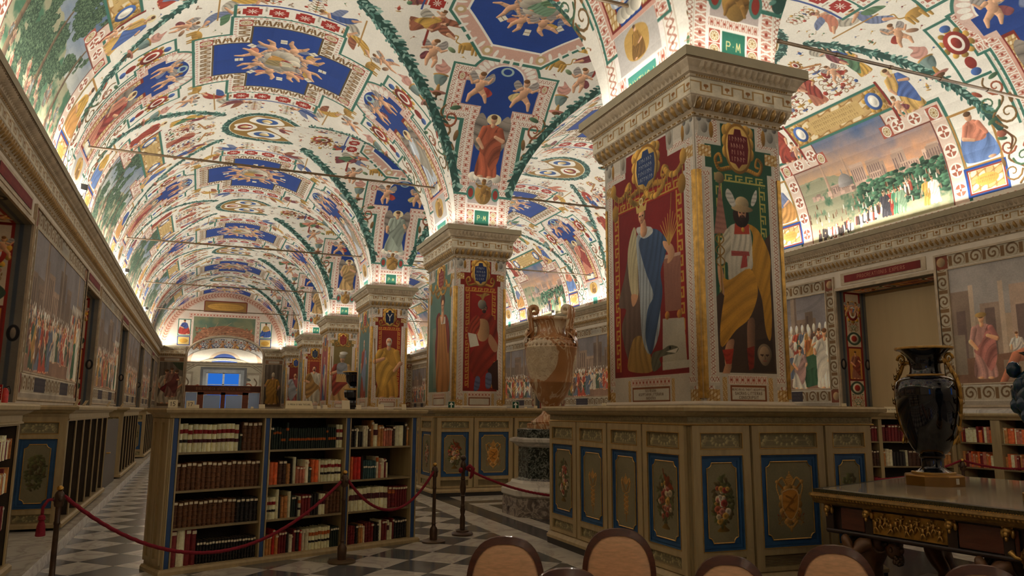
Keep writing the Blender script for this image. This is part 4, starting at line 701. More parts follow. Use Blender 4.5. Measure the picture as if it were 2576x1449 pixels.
def scene(w, h, seed, k, title=True, kind=0):
    """a wall painting of a crowded ceremony below buildings, in its scrolled border"""
    P = Pt(w, h, k, C3(180, 168, 146)); r = RNG(seed); b = .3; x0, x1, y0, y1 = b, w - b, b + .02, h - .42
    n = noise(P.H, P.W, .7 * k, seed, 4); P.rect(x0, y0, x1, y1, C3(104, 92, 80))
    P.poly([(x0, y0), (x1, y0), (x1, y0 + .9), (x0, y0 + .7)], C3(112, 106, 104), .12, .8, 4, seed=seed)
    for i in range(10):
        bx = x0 + (x1 - x0) * r.random(); bw = .25 + .6 * r.random(); bh = .3 + .9 * r.random(); P.rect(max(x0, bx), y0 + 1.35 - bh, min(x1, bx + bw), y0 + 1.8, C3(*(np.array([132, 112, 94]) * (.75 + .4 * r.random()))))
        for q in range(int(bw / .16)):
            if bx + q * .16 + .1 < x1: P.rect(bx + .04 + q * .16, y0 + 1.45 - bh, bx + .1 + q * .16, y0 + 1.6 - bh * .5, C3(84, 70, 62))
    for i in range(3): bx = x0 + (x1 - x0) * (.1 + .33 * i + .1 * r.random()); P.rect(bx, y0, bx + .2, y0 + 2, C3(126, 110, 94)); P.rect(bx + .13, y0, bx + .2, y0 + 2, C3(98, 84, 74))
    P.poly([(x0, y0 + 1.75), (x1, y0 + 1.7), (x1, y1), (x0, y1)], C3(122, 96, 78), .1, .6, 5, seed=seed)
    robes = [C3(176, 166, 146), C3(150, 70, 52), C3(90, 96, 106), C3(150, 116, 66), C3(96, 74, 62), C3(186, 178, 160), C3(70, 82, 66), C3(140, 110, 96)]
    for row, (hh, yb) in enumerate(((.42, 1.75), (.55, 1.95), (.8, 2.25), (1.05, 2.5))):
        x = x0 + .1
        while x < x1 - .1:
            if not (row == 3 and r.random() < .45):
                c = robes[r.integers(8)]; sc = (y1 - y0) / 2.6; saint(P, x, y0 + yb * sc + .05 * r.random(), hh * sc, (r.random() - .5) * .12, 1 if r.random() < .5 else -1, seed * 31 + int(x * 50), c, robes[r.integers(8)])
                if r.random() < .45: P.ell(x, y0 + yb * sc - hh * sc * .99, hh * .05, hh * .1, C3(196, 190, 172))
            x += hh * (.28 + .22 * r.random())
    gx = x0 + (x1 - x0) * (.3 + .3 * r.random())
    if kind == 1:
        gx = x1 - .95; wh = C3(196, 188, 168)
        for i in range(7): saint(P, x1 - 1.25 + i * .2, y1 - .85, .72, 0, 1, i, robes[i], robes[7 - i]); P.ell(x1 - 1.25 + i * .2, y1 - 1.55, .05, .11, wh)
        saint(P, x1 - .62, y1 - .5, .95, 0, 1, 4, C3(150, 90, 50), C3(176, 130, 70)); P.ell(x1 - .62, y1 - 1.46, .06, .13, wh); saint(P, x1 - .3, y1 - .5, 1.05, 0, -1, 5, C3(140, 80, 60), wh)
        P.poly([(gx, y1 - .78), (gx + .2, y1 - .5), (gx + .16, y1 - .06), (gx + .02, y1 - .2)], C3(40, 66, 44), .2, 0, 4); P.poly([(gx, y1 - .78), (gx + .48, y1 - .9), (gx + .66, y1 - .62), (gx + .2, y1 - .5)], C3(60, 88, 62)); P.poly([(gx + .2, y1 - .5), (gx + .66, y1 - .62), (gx + .64, y1 - .14), (gx + .16, y1 - .06)], C3(50, 78, 54), .25, 0, 5)
        saint(P, x1 - .12, y1 - .04, 1.5, 0, -1, 8, wh, wh * .94); saint(P, gx - .12, y1 - .04, 1.1, .1, 1, 9, wh * .85, C3(150, 120, 110)); P.ell(gx - .18, y1 - 1.12, .06, .13, wh)
    gx = 0
    if kind == 2:   # the open square with a man in a rose cape and a reclining river god
        P.rect(x0, y0, x1, y1, C3(150, 130, 108)); P.poly([(x0, y0), (x1, y0), (x1, y0 + 1.2), (x0, y0 + 1.0)], C3(136, 130, 122), .1, .7, 4)
        for i in range(9): bx = x0 + i * .62; P.rect(bx, y0 + .5 + .3 * (i % 2), bx + .5, y0 + 2, C3(146, 126, 108) * (.8 + .12 * (i % 3))); P.rect(bx + .1, y0 + .9, bx + .3, y0 + 1.9, C3(98, 82, 74)); P.rect(bx + .4, y0 + .4, bx + .5, y0 + 2, C3(164, 146, 124))
        P.poly([(x0, y1 - .5), (x1, y1 - .9), (x1, y1), (x0, y1)], C3(112, 84, 66)); P.rect(x0, y1 - 1.0, x0 + .25, y1 - .2, C3(120, 108, 92))
        for i in range(8): saint(P, x0 + 1.3 + i * .28, y0 + 2.0, .6, 0, 1, i, C3(176, 170, 156), C3(160, 150, 136))
        saint(P, x0 + .62, y1 - .12, 1.3, 0, 1, 3, C3(160, 120, 108), C3(150, 98, 88)); P.ell(x0 + .62, y1 - 1.36, .12, .05, C3(150, 120, 70)); P.rect(x0 + 1.0, y1 - .45, x0 + 2.6, y1 - .05, C3(130, 112, 92)); sk = C3(150, 96, 72)
        P.seg((x0 + 1.9, y1 - 1.0), (x0 + 1.75, y1 - .6), .22, .2, sk); P.seg((x0 + 1.75, y1 - .6), (x0 + 1.25, y1 - .5), .16, .1, sk); P.seg((x0 + 1.25, y1 - .5), (x0 + .95, y1 - .02), .1, .06, sk); P.seg((x0 + 1.7, y1 - 1.0), (x0 + 1.55, y1 - .62), .08, .06, sk); P.seg((x0 + 2.05, y1 - 1.0), (x0 + 2.4, y1 - .85), .09, .06, sk); head(P, x0 + 1.86, y1 - 1.25, .13, C3(80, 56, 44), sk, C3(90, 60, 46)); P.poly(spl([(x0 + 1.9, y1 - .5), (x0 + 2.7, y1 - .9), (x0 + 3.2, y1 - .6), (x0 + 2.6, y1 - .1)]), C3(110, 108, 84), .3, .5, 8)
    P.a *= (1.16 + .34 * n)[..., None]
    for a in ((0, 0, w, b), (0, h - .4, w, h - .1)): P.band(*a, 'scr')
    for a in ((0, 0, b, h), (w - b, 0, w, h)): P.band(*a, 'scr', True)
    P.rect(0, h - .1, w, h, C3(170, 158, 138))
    for x in (0, w - b):
        for y in (0, h - .4): P.rect(x, y, x + b, y + b, C3(128, 68, 46)); P.ell(x + b / 2, y + b / 2, .1, .1, C3(170, 140, 100))
    for x in (w * .3, w * .72): P.rect(x - .5, h - .38, x + .5, h - .13, C3(60, 54, 60)); script(P, x - .45, h - .36, x + .45, h - .16, 2, C3(130, 120, 104), seed)
    P.rect(w / 2 - .4, .06, w / 2 + .4, .25, C3(178, 170, 152)); script(P, w / 2 - .36, .08, w / 2 + .36, .24, 1, C3(90, 76, 60), seed)
    return P.tex(.14, .6, seed, .08)
def reveal(w, h, seed, k):
    """grotesques on the side of a window recess"""
    P = Pt(w, h, k, C3(96, 92, 84)); c = w / 2; r = RNG(seed)
    for s2 in (-1, 1): P.rect(c + s2 * w * .36 - .03, 0, c + s2 * w * .36 + .03, h, C3(58, 66, 74)); P.ell(c + s2 * w * .4, h * .62, .09, .13, C3(24, 24, 28)); P.ell(c + s2 * w * .4, h * .62, .04, .09, C3(110, 100, 88))
    P.rect(c - w * .27, 0, c + w * .27, h, C3(122, 36, 28)); P.rect(c - w * .22, .04, c + w * .22, h - .04, C3(182, 168, 144))
    arms(P, c, h * .26, .5, 0, 1, (C3(40, 44, 60), C3(132, 40, 34))[seed % 2], C3(150, 120, 80)); putto(P, c - w * .13, h * .2, .34, 0, 1, 3); putto(P, c + w * .13, h * .2, .34, 0, -1, 4); scroll(P, c - w * .08, h * .34, .25); scroll(P, c + w * .08, h * .34, .25, 0, -1)
    for y in (.4, .82): P.poly(spl([(c - w * .24, h * y), (c - w * .1, h * (y - .05)), (c + w * .1, h * (y - .05)), (c + w * .24, h * y), (c + w * .1, h * (y + .05)), (c - w * .1, h * (y + .05))]), C3(58, 72, 58)); P.ell(c, h * y, w * .15, h * .04, C3(182, 170, 148)); P.ell(c, h * y, w * .09, h * .026, C3(140, 44, 34))
    P.rect(c - w * .24, h * .47, c + w * .24, h * .76, C3(104, 34, 30)); P.rect(c - w * .2, h * .485, c + w * .2, h * .745, C3(176, 128, 58)); saint(P, c, h * .74, h * .24, 0, 1, seed, C3(140, 90, 70), C3(120, 60, 48)); scroll(P, c - w * .1, h * .98, .3); scroll(P, c + w * .1, h * .98, .3, 0, -1)
    P.a *= 1.25
    return P.tex(.12, .4, seed)
OLV = C3(136, 128, 98)
def door_art(w, h, kind, seed, k=260):
    """the painted field of a cabinet door"""
    P = Pt(w, h, k, OLV); c = w / 2; r = RNG(seed); s = min(w, h * .5)
    if kind == 'arms' or kind == 'keys':
        u = h * (.62 if kind == 'arms' else .5) ; g, g2 = C3(198, 148, 80), C3(150, 100, 44); y0 = h * (.2 if kind == 'arms' else .3)
        P.at(c, y0 + u, u)
        wd = .34 if kind == 'arms' else .24
        P.poly(spl([(-.09, -.82), (-.12, -.92), (-.06, -1.02), (0, -1.07), (.06, -1.02), (.12, -.92), (.09, -.82)]), g, .25, 1.57, 14); P.ell(0, -1.09, .02, .03, g)
        for s2 in (-1, 1):
            P.line(spl([(s2 * .08, -.84), (s2 * .2, -.98), (s2 * wd, -.82), (s2 * (wd - .06), -.6)], 5, False), .05, g, .03, .5); P.seg((s2 * .04, -.62), (s2 * wd * .9, -.88), .022, .022, g2); P.ell(s2 * wd * .95, -.9, .05, .04, g)
        if kind == 'arms':
            for i in range(16): a = i * .3927; P.ell(.25 * math.sin(a), -.42 + .36 * math.cos(a), .075, .06, g * (.8 + .25 * (i % 2)), a)
            P.poly(spl([(-.2, -.68), (0, -.74), (.2, -.68), (.21, -.4), (.12, -.2), (0, -.1), (-.12, -.2), (-.21, -.4)]), C3(206, 140, 62), .16, 1, 5); P.line(spl([(-.2, -.68), (0, -.74), (.2, -.68), (.21, -.4), (.12, -.2), (0, -.1), (-.12, -.2), (-.21, -.4), (-.2, -.68)], 4, False), .025, C3(224, 178, 120), None, .5); P.line(spl([(-.1, -.6), (.08, -.5), (-.06, -.38), (.08, -.28)], 4, False), .04, g2); P.line([(-.15, -.3), (.16, -.62)], .03, g2)
            for s2 in (-1, 1): scroll(P, s2 * u * 0 + c + s2 * .25 * u, y0 + u * 1.02, .3 * u, 0, s2, C3(178, 140, 80), g2); 
            P.at(c, y0 + u, u); P.line(spl([(-.16, -.06), (0, .06), (.16, -.06)], 4, False), .05, g, None, .4); P.ell(0, .08, .03, .07, g)
        else:
            for i in range(4): P.line(spl([(-.14, -.6 + i * .13), (.1, -.5 + i * .13), (-.1, -.42 + i * .13), (.12, -.36 + i * .13)], 4, False), .03, g2 * 1.15, .02, .3); P.line(spl([(.14, -.6 + i * .13), (-.1, -.5 + i * .13), (.1, -.42 + i * .13), (-.12, -.36 + i * .13)], 4, False), .03, g, .02, .3)
            P.seg((0, .02), (0, .25), .03, .015, g2)
        P.at()
    elif kind in ('flowers', 'bird', 'bush'):
        if kind != 'bush':
            vy = h * (.78 if kind == 'flowers' else .8); P.poly(spl([(c - .07, vy - .22), (c + .07, vy - .22), (c + .035, vy - .08), (c + .015, vy), (c + .06, vy + .05), (c - .06, vy + .05), (c - .015, vy), (c - .035, vy - .08)]), C3(112, 84, 34), 0, grad=.7)
        for i in range(120):
            a, q = r.random() * 6.28, r.random() ** .5; x, y = c + min(w * .36, .13) * q * math.cos(a), h * .48 + h * .31 * q * math.sin(a); P.ell(x, y, .03, .012, (C3(84, 86, 54), C3(104, 104, 64), C3(92, 80, 52))[r.integers(3)], r.random() * 3)
        if kind != 'bush':
            for i in range(40):
                a, q = r.random() * 6.28, r.random() ** .6; x, y = c + min(w * .27, .1) * q * math.cos(a), h * .5 + h * .25 * q * math.sin(a); R = .014 + .022 * r.random(); cc = (C3(214, 190, 150), C3(196, 128, 108), C3(160, 70, 60), C3(206, 160, 80), C3(220, 206, 180), C3(176, 96, 70))[r.integers(6)]
                P.ell(x, y, R, R * .9, cc, 0, .45); P.ell(x - R * .2, y - R * .1, R * .55, R * .5, cc * .85, 0, .3); P.ell(x - R * .1, y, R * .25, R * .22, cc * .7, 0, 0)
        if kind == 'bird': P.poly(spl([(c - .02, h * .16), (c + .03, h * .22), (c + .1, h * .3), (c + .13, h * .36), (c + .06, h * .34), (c, h * .25)]), C3(140, 60, 30), .2); P.ell(c + .04, h * .26, .03, .05, C3(120, 60, 34), .5); P.line([(c - .02, h * .17), (c - .03, h * .11)], .015, C3(110, 56, 30))
    elif kind == 'orn':
        g = C3(178, 166, 122); P.at(c, h / 2)
        for i in range(12): a = i * .5236; P.ell(min(w * .16, .12) * math.cos(a) * 1.2, h * .3 * math.sin(a), .018, .012, g, a, .3)
        P.ell(0, 0, min(w * .12, .09), h * .2, OLV * .95, 0, 0); script(P, -.06, -h * .1, .06, h * .1, 1, g, seed, .6)
        for s2 in (-1, 1):
            for j in range(5): P.ell(s2 * (w * .42 - .012 * j), h * (.3 - .15 * j), .016, .03, g, s2 * .5 + j, .3, ring=.008)
            P.line([(s2 * w * .2, 0), (s2 * w * .36, 0)], .006, g); P.line([(s2 * -w * .46, s2 * h * .4), (s2 * w * .46, s2 * h * .4)], .006, g)
        P.at()
    return P.tex(.1, .3, seed, .06)
def map_tex(w, h, k):
    """the lunette above the far doorway: a bird's eye plan of a walled town, figures at both sides"""
    P = Pt(w, h, k, WHT); r = RNG(3); c = w / 2; P.a[:] = mixc(C3(126, 130, 98) + np.zeros((P.H, P.W, 1)), C3(92, 112, 92), np.clip((noise(P.H, P.W, .6 * k, 4) - .4) * 3, 0, 1))
    P.poly(spl([(c - 1.9, h - .3), (c - 1.4, h - 1.1), (c, h - 1.45), (c + 1.5, h - 1.15), (c + 2.2, h - .4), (c + 1.4, h), (c - 1.4, h)]), C3(150, 104, 78))
    for i in range(420): x, y = c + (r.random() - .5) * 3.6, h - 1.35 * r.random(); q = .03 + .06 * r.random(); P.rect(x, y, x + q * 1.6, y + q, C3(*(np.array([176, 116, 84]) * (.6 + .6 * r.random()))))
    for i in range(7): P.line([(c - .9, h - .7), (c + 2 * math.cos(-.1 - i * .42), h - .6 + 1.1 * math.sin(-.1 - i * .42))], .022, C3(184, 148, 112)); P.line(spl([(c - 1.7 + .1 * i, h - .1 - .12 * i), (c - .4, h - .2 - .13 * i), (c + 1.7, h - .15 - .14 * i)], 6, False), .018, C3(178, 140, 104))
    for s2 in (-1, 1):
        x = c + s2 * 2.55; P.rect(x - .62 - (s2 < 0) * 3, 0, x + .62 + (s2 > 0) * 3, h, C3(214, 198, 180)); P.band(c + s2 * 2.0, 0, c + s2 * 2.25, h, 'ring', True)
        P.frame([(x - .26, h - 1.75), (x - .26, h - .75), (x + .42, h - .75), (x + .42, h - 1.75)], [(.05, TEAL)], WHT); sitter(P, x + .08, h - .8, .95, 0, s2, 4 + s2, (C3(180, 150, 90), C3(70, 80, 130))[s2 < 0], (C3(60, 86, 150), C3(160, 60, 50))[s2 < 0]); P.frame([(x - .26, h - .62), (x - .26, h - .12), (x + .42, h - .12), (x + .42, h - .62)], [(.05, C3(40, 70, 130))], C3(206, 176, 110)); P.ell(x + .08, h - .37, .26, .15, GOLD, 0, .1)
    P.rect(0, 0, w, h - 2.2, C3(214, 198, 180)); P.band(c - 2.2, h - 2.25, c + 2.2, h - 2.0, 'palm'); P.frame([(c - 1.3, h - 3.05), (c - 1.3, h - 2.4), (c + 1.3, h - 2.4), (c + 1.3, h - 3.05)], [(.06, C3(120, 50, 40))], C3(150, 110, 60)); P.ell(c, h - 2.72, 1.15, .24, C3(196, 150, 72), 0, .1); script(P, c - .95, h - 2.86, c + .95, h - 2.58, 2, BROWN, 5)
    for i in range(60):
        a = math.pi * (i + .5) / 60; P.ell(c - (w / 2 - .22) * math.cos(a), h - (h - .22) * math.sin(a), .2, .2, C3(206, 172, 150), 0, 0); P.ell(c - (w / 2 - .22) * math.cos(a), h - (h - .22) * math.sin(a), .12, .12, C3(168, 104, 84), 0, 0, ring=.05)
    return P.tex(.08, .7, 2)
def pope_panel(w, h, k, which):
    P = Pt(w, h, k, C3(100, 88, 72)); P.rect(0, 0, w, h, C3(96, 84, 70))
    for i in range(4): P.rect(.1 + i * w / 4, .3, .1 + i * w / 4 + w / 8, h * .6, C3(118, 104, 88))
    P.rect(0, h * .85, w, h, C3(104, 82, 60))
    if which: saint(P, w * .5, h * .93, h * .66, 0, -1, 6, C3(176, 128, 56), C3(186, 138, 62)); P.line([(w * .72, h * .45), (w * .8, h * .93)], .04, C3(60, 44, 34)); P.ell(w * .5, h * .31, .1, .16, C3(206, 190, 160))
    else:
        P.poly(spl([(w * .45, 0), (w, 0), (w, h * .25), (w * .7, h * .2)]), C3(58, 66, 44), .3); saint(P, w * .34, h * .93, h * .7, 0, 1, 5, C3(180, 166, 140), C3(110, 34, 36)); saint(P, w * .72, h * .92, h * .68, 0, -1, 8, C3(170, 156, 130), C3(150, 130, 100)); saint(P, w * .54, h * .8, h * .6, 0, 1, 2, C3(140, 100, 84), C3(110, 60, 54))
    P.frame([(.04, .3), (.04, h - .04), (w - .04, h - .04), (w - .04, .3)], [(.04, C3(176, 160, 130))]); P.rect(0, 0, w, .26, C3(140, 104, 74)); P.rect(w * .2, .06, w * .8, .22, C3(190, 180, 160)); script(P, w * .24, .08, w * .76, .2, 1, C3(90, 70, 50), 2)
    return P.tex(.14, .5, which + 3)
# ------------------------------------------------------------------ shared materials
M = {}
M['plaster'] = mat('plaster', rgb(206, 194, 172), .8, vary=.1, scale=3, bump=.15)
M['stone'] = mat('carved_stone', rgb(176, 158, 130), .7, vary=.22, scale=5, bump=.2)
M['fascia'] = mat('fascia_paint', rgb(150, 138, 108), .6, vary=.06)
M['gilt'] = mat('worn_gilding', rgb(176, 134, 62), .42, .75, vary=.4, scale=12, bump=.3)
M['giltegg'] = mat('gilded_stone', rgb(160, 126, 72), .5, .35, vary=.3, scale=18)
M['giltb'] = mat('gilt_bead', rgb(206, 164, 92), .35, .7, vary=.2, scale=20)
M['wood'] = mat('painted_wood', rgb(174, 154, 112), .5, vary=.14, scale=3, stretch=(6, 6, .8))
M['wood2'] = mat('painted_wood_dark', rgb(142, 126, 90), .5, vary=.16, scale=3, stretch=(6, 6, .8))
M['blue'] = mat('blue_paint', rgb(42, 84, 128), .45, vary=.2, scale=7)
M['navy'] = mat('navy_paint', rgb(42, 74, 122), .5, vary=.15)
M['black'] = mat('black_base', rgb(34, 30, 26), .5)
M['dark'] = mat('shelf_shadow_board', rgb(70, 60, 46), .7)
M['iron'] = mat('dark_iron', rgb(104, 84, 60), .45, .3, vary=.3)
M['bronze'] = mat('dark_bronze', rgb(76, 56, 40), .35, .4, vary=.3, scale=14)
M['brass'] = mat('brass', rgb(190, 146, 70), .28, .9, vary=.2)
M['white'] = marble('white_marble', rgb(216, 211, 198), rgb(180, 175, 165), 1.6, .2, .22, .45)
M['grey'] = marble('grey_marble', rgb(84, 88, 90), rgb(108, 110, 110), 2.2, .18, .22, .45)
M['slate'] = marble('dark_marble', rgb(56, 58, 62), rgb(84, 86, 86), 1.6, .16, .22, .45)
M['paper'] = mat('card', rgb(222, 210, 178), .8, vary=.04)
M['ink'] = mat('ink', rgb(52, 44, 36), .8, vary=.02)
M['rope'] = mat('crimson_rope', rgb(136, 24, 42), .9, vary=.2, scale=60, bump=.6, bscale=160)
EXH = []
def canvas_strip(kind, n, w, k, rep=1.25):
    P = Pt(w * rep * n, w, k, WHT); P.band(-.02, -.02, w * rep * n + .02, w + .02, kind, rep=rep); return P
_P = Pt(1.2, .2, 200, C3(176, 160, 132)); _P.band(0, .0, 1.2, .2, 'fret', rep=1.5); M['fret'] = painted(_P.tex(.2, .2, 2), 'fret_frieze', ext='REPEAT')
# ------------------------------------------------------------------ floor
floor = MB().box(XL - 1.2, YBEG, -.12, XR + 1.2, YEND + 14, -.012).build('floor', mat('floor_bed', rgb(70, 68, 62), .4)); tag(floor, kind='structure')
TP = .345; TX0, TY0 = 2.09, 7.91
def tile_mesh(mt): r = TP - .003; return MB().prism([(0, -r), (r, 0), (0, r), (-r, 0)], -.012, 0.0).mesh('floor_tile', mt)
tm = {0: tile_mesh(M['white']), 1: tile_mesh(M['grey'])}
cells = []
for m in range(-40, 40):
    for n in range(-46, 140):
        if (m + n) % 2 == 0: continue
        x, y = TX0 + TP * m, TY0 + TP * n
        if not (YBEG + .5 < y < YEND - .3): continue
        if not (-1.28 + TP * .0 < x < 3.5 or 7.94 < x < 12.9): continue
        if x - TP < -1.30 or (x < 4 and x + TP > 3.53) or (x > 4 and x - TP < 7.9): continue
        cells.append((x, y, 0 if m % 2 else 1))
CS = set(cells)
def in_view(x, y, z=0):
    q = Vector((x, y, z - EYE)); d = q.dot(_f)
    return d > .5 and abs(q.dot(_r2) / d) < .75 and abs(q.dot(_u2) / d) < .5
vis = sorted([c for c in cells if in_view(c[0], c[1])], key=lambda c: c[0] ** 2 + c[1] ** 2); near = set(vis[:290])
for c in vis[:290]:
    o = bpy.data.objects.new('floor_tile', tm[c[2]]); COL.objects.link(o); o.parent = floor; o.location = (c[0], c[1], 0)
b = [MB(), MB()]; r = TP - .003
for x, y, k in cells:
    if (x, y, k) not in near: b[k].face([(x, y - r, 0), (x + r, y, 0), (x, y + r, 0), (x - r, y, 0)])
for k in (0, 1): tag(b[k].build('distant_tiles', M[('white', 'grey')[k]], floor), kind='stuff')
def clipx(p, x, keep):   # keep the part of a polygon with keep * (px - x) >= 0
    o = []
    for (ax, ay), (bx, by) in zip(p, p[1:] + p[:1]):
        da, db = keep * (ax - x), keep * (bx - x)
        if da >= 0: o.append((ax, ay))
        if da * db < 0: t_ = da / (da - db); o.append((ax + (bx - ax) * t_, ay + (by - ay) * t_))
    return o
b = [MB(), MB()]
for m in range(-40, 40):   # tiles cut along the borders and the step
    for n in range(-46, 140):
        x, y = TX0 + TP * m, TY0 + TP * n
        if (m + n) % 2 == 0 or not (YBEG + .5 < y < YEND - .3) or (x, y, 0 if m % 2 else 1) in CS: continue
        for lo, hi in ((-1.278, 3.518), (7.922, 13.0)):
            if x + r <= lo or x - r >= hi: continue
            p = clipx(clipx([(x, y - r), (x + r, y), (x, y + r), (x - r, y)], lo, 1), hi, -1)
            if len(p) > 2: b[0 if m % 2 else 1].face([(*q, 0) for q in p])
for k in (0, 1): tag(b[k].build('cut_tiles', M[('white', 'grey')[k]], floor), kind='stuff')
def slab_run(x0, x1, y0, y1, mt, step=1.25, zt=.001):
    y = y0
    while y < y1 - .01:
        e = min(y + step, y1); MB().box(x0 + .002, y + .002, -.012, x1 - .002, e - .002, zt, .002 if y < 14 else 0).build('border_slab', M[mt], floor); y = e
slab_run(3.52, 3.9, -1, 22, 'white', 1.5); slab_run(3.52, 3.9, 22, 53, 'white', 8)
slab_run(3.9, 4.22, -1, 22, 'slate', 1.8); slab_run(3.9, 4.22, 22, 53, 'slate', 8); slab_run(7.5, 7.92, -1, 53, 'white', 6)
for k in range(5):
    y0 = 9.6 + BAY * k; slab_run(4.22, 4.47, y0 - .7, y0 + 2.66, 'white', 1.7); slab_run(4.47, 7.5, y0 + 2.4, y0 + 2.66, 'white', 3); slab_run(4.47, 7.5, y0 - .7, y0 + 2.4, 'slate', 1.55); slab_run(4.22, 7.5, y0 + 2.66, y0 + 3.0, 'slate', 3)
slab_run(4.22, 7.5, -1, 8.9, 'slate', 3)
for k in range(5): slab_run(4.22, 7.5, 12.6 + BAY * k, 17.9 + BAY * k, 'white', 6)
# marble step under the left bookcases
st = MB().box(XL, YBEG, -.01, -1.28, YEND, .115).build('baseboard_left', M['white']); tag(st, kind='structure')
MB().box(-1.30, YBEG, .115, -1.262, YEND, .145).build('nosing', M['white'], st)
# ------------------------------------------------------------------ side walls: piers between window recesses
NY = [12.56 + BAY * k for k in range(-2, 5)]; NW, NZ0, NZ1, ND = 1.35, 1.60, 4.42, .95
M['reveal'] = [painted(reveal(ND, NZ1 - NZ0, s, 150), 'recess_painting_%d' % s) for s in (1, 2)]
M['soffit'] = painted(reveal(ND, 2.7, 5, 110), 'recess_soffit')
M['blind'] = mat('beige_blind', rgb(180, 156, 112), .8, vary=.05, scale=1.2, stretch=(3, 3, .2))
M['lintel'] = mat('red_plaque', rgb(122, 40, 34), .6, vary=.2)
SC = [painted(scene(6.3, 3.12, 5, 130, kind=1), 'ceremony_painting'), painted(scene(6.3, 3.12, 6, 130, kind=2), 'piazza_painting'), painted(scene(6.3, 3.12, 7, 100), 'council_painting'), painted(scene(6.3, 3.12, 8, 100, kind=1), 'procession_painting')]
def plaque(parent, p, u, n, w, h, s):
    """a red tablet with raised lettering, hung flat on the wall"""
    P = Pt(w, h, 260, C3(122, 38, 32)); text(P, w / 2, h * .72, h * .46, s, C3(190, 140, 106), .12) if s else script(P, .1, h * .2, w - .1, h * .8, 1, C3(170, 116, 90), 3); mt = painted(P.tex(.15, .3, 2), 'lettered_plaque'); u = Vector(u); n = Vector(n); p = Vector(p)
    a = [p - u * w / 2, p + u * w / 2]; MB().quadm(*[tuple(q) for q in (a[0] + n * .03, a[1] + n * .03, a[1] + n * .03 + Vector((0, 0, h)), a[0] + n * .03 + Vector((0, 0, h)))]).build('lintel_plaque', mt, parent)
    b = MB()
    for q0, q1 in ((a[0] - u * .12, a[1] + u * .12),):
        c = [q0 + Vector((0, 0, -.06)), q1 + Vector((0, 0, -.06)), q1 + Vector((0, 0, h + .06)), q0 + Vector((0, 0, h + .06))]; d = [q + n * .02 for q in c]; b.idx([tuple(q) for q in c + d], [(4, 5, 6, 7), (0, 1, 5, 4), (1, 2, 6, 5), (2, 3, 7, 6), (3, 0, 4, 7)])
    b.build('plaque_frame', M['stone'], parent)
def side_wall(name, xw, s, order):
    """xw: wall face; s: +1 when the room lies on +x"""
    n = (s, 0); out = -s * 1.3; b = MB(); ys = [YBEG] + [v for y in NY for v in (y - NW, y + NW)] + [YEND]
    xs = sorted((xw, xw + out))
    for i in range(0, len(ys), 2): b.box(xs[0], ys[i], -.1, xs[1], ys[i + 1], ZC)
    for y in NY: b.box(xs[0], y - NW, -.1, xs[1], y + NW, NZ0); b.box(xs[0], y - NW, NZ1, xs[1], y + NW, ZC)
    wl = b.build(name, M['plaster']); tag(wl, kind='structure')
    for k, y in enumerate(NY):
        if y < 0: continue
        xb = xw - s * ND
        for t in (-1, 1):
            yy = y + t * (NW - .004); q = [(xw, yy, NZ0), (xb, yy, NZ0), (xb, yy, NZ1), (xw, yy, NZ1)]; MB().quadm(*q).build('recess_painting', M['reveal'][k % 2], wl)
        MB().quadm((xw, y - NW, NZ1 - .004), (xb, y - NW, NZ1 - .004), (xb, y + NW, NZ1 - .004), (xw, y + NW, NZ1 - .004), ((0, 0), (1, 0), (1, 1), (0, 1))).build('recess_ceiling_painting', M['soffit'], wl)
        MB().box(min(xb, xb + s * .03), y - NW, NZ0, max(xb, xb + s * .03), y + NW, NZ1).build('window_blind', M['blind'], wl)
        f = MB()   # raised stone architrave round the recess
        x0, x1 = sorted((xw, xw + s * .035)); f.box(x0, y - NW - .07, NZ0, x1, y - NW, NZ1 + .07); f.box(x0, y + NW, NZ0, x1, y + NW + .07, NZ1 + .07); f.box(x0, y - NW, NZ1, x1, y + NW, NZ1 + .07); f.build('recess_architrave', M['stone'], wl)
        plaque(wl, (xw, y, NZ1 + .17), (0, s, 0), (s, 0, 0), 2.1, .17, 'PROCREATIONIS EXPERS' if k == 2 and s < 0 else None)
    for k, y in enumerate(PC):
        y0, y1 = y - 3.12, min(y + 3.12, YEND - .02); x = xw + s * .02; mt = SC[order[k % len(order)]]; uv = ((0, 0), (1, 0), (1, 1), (0, 1))
        q = [(x, y1, 1.66), (x, y0, 1.66), (x, y0, 4.76), (x, y1, 4.76)] if s < 0 else [(x, y0, 1.66), (x, y1, 1.66), (x, y1, 4.76), (x, y0, 4.76)]
        MB().quadm(*q).build('wall_painting', mt, wl); f = MB(); a, c = sorted((xw, xw + s * .05))
        for z in (1.64, 4.74): f.box(a, y0, z, c, y1, z + .04)
        for yy in (y0, y1 - .04): f.box(a, yy, 1.68, c, yy + .04, 4.74)
        g = .30   # inner moulding between scrolled border and scene
        for z in (1.66 + .42, 4.76 - g - .03): f.box(a, y0 + g, z, c - (.015 if s > 0 else 0), y1 - g, z + .03)
        for yy in (y0 + g - .03, y1 - g): f.box(a, yy, 2.08, c - (.015 if s > 0 else 0), yy + .03, 4.46)
        f.build('picture_moulding', M['stone'], wl)
    return wl
WL = side_wall('wall_left', XL, 1, [2, 3, 0, 2, 3, 0]); WR = side_wall('wall_right', XR, -1, [1, 0, 3, 2, 0, 3])
back = MB().box(XL - 1.3, YBEG - .3, -.1, XR + 1.3, YBEG, 10.2).build('wall_back', M['plaster']); tag(back, kind='structure')
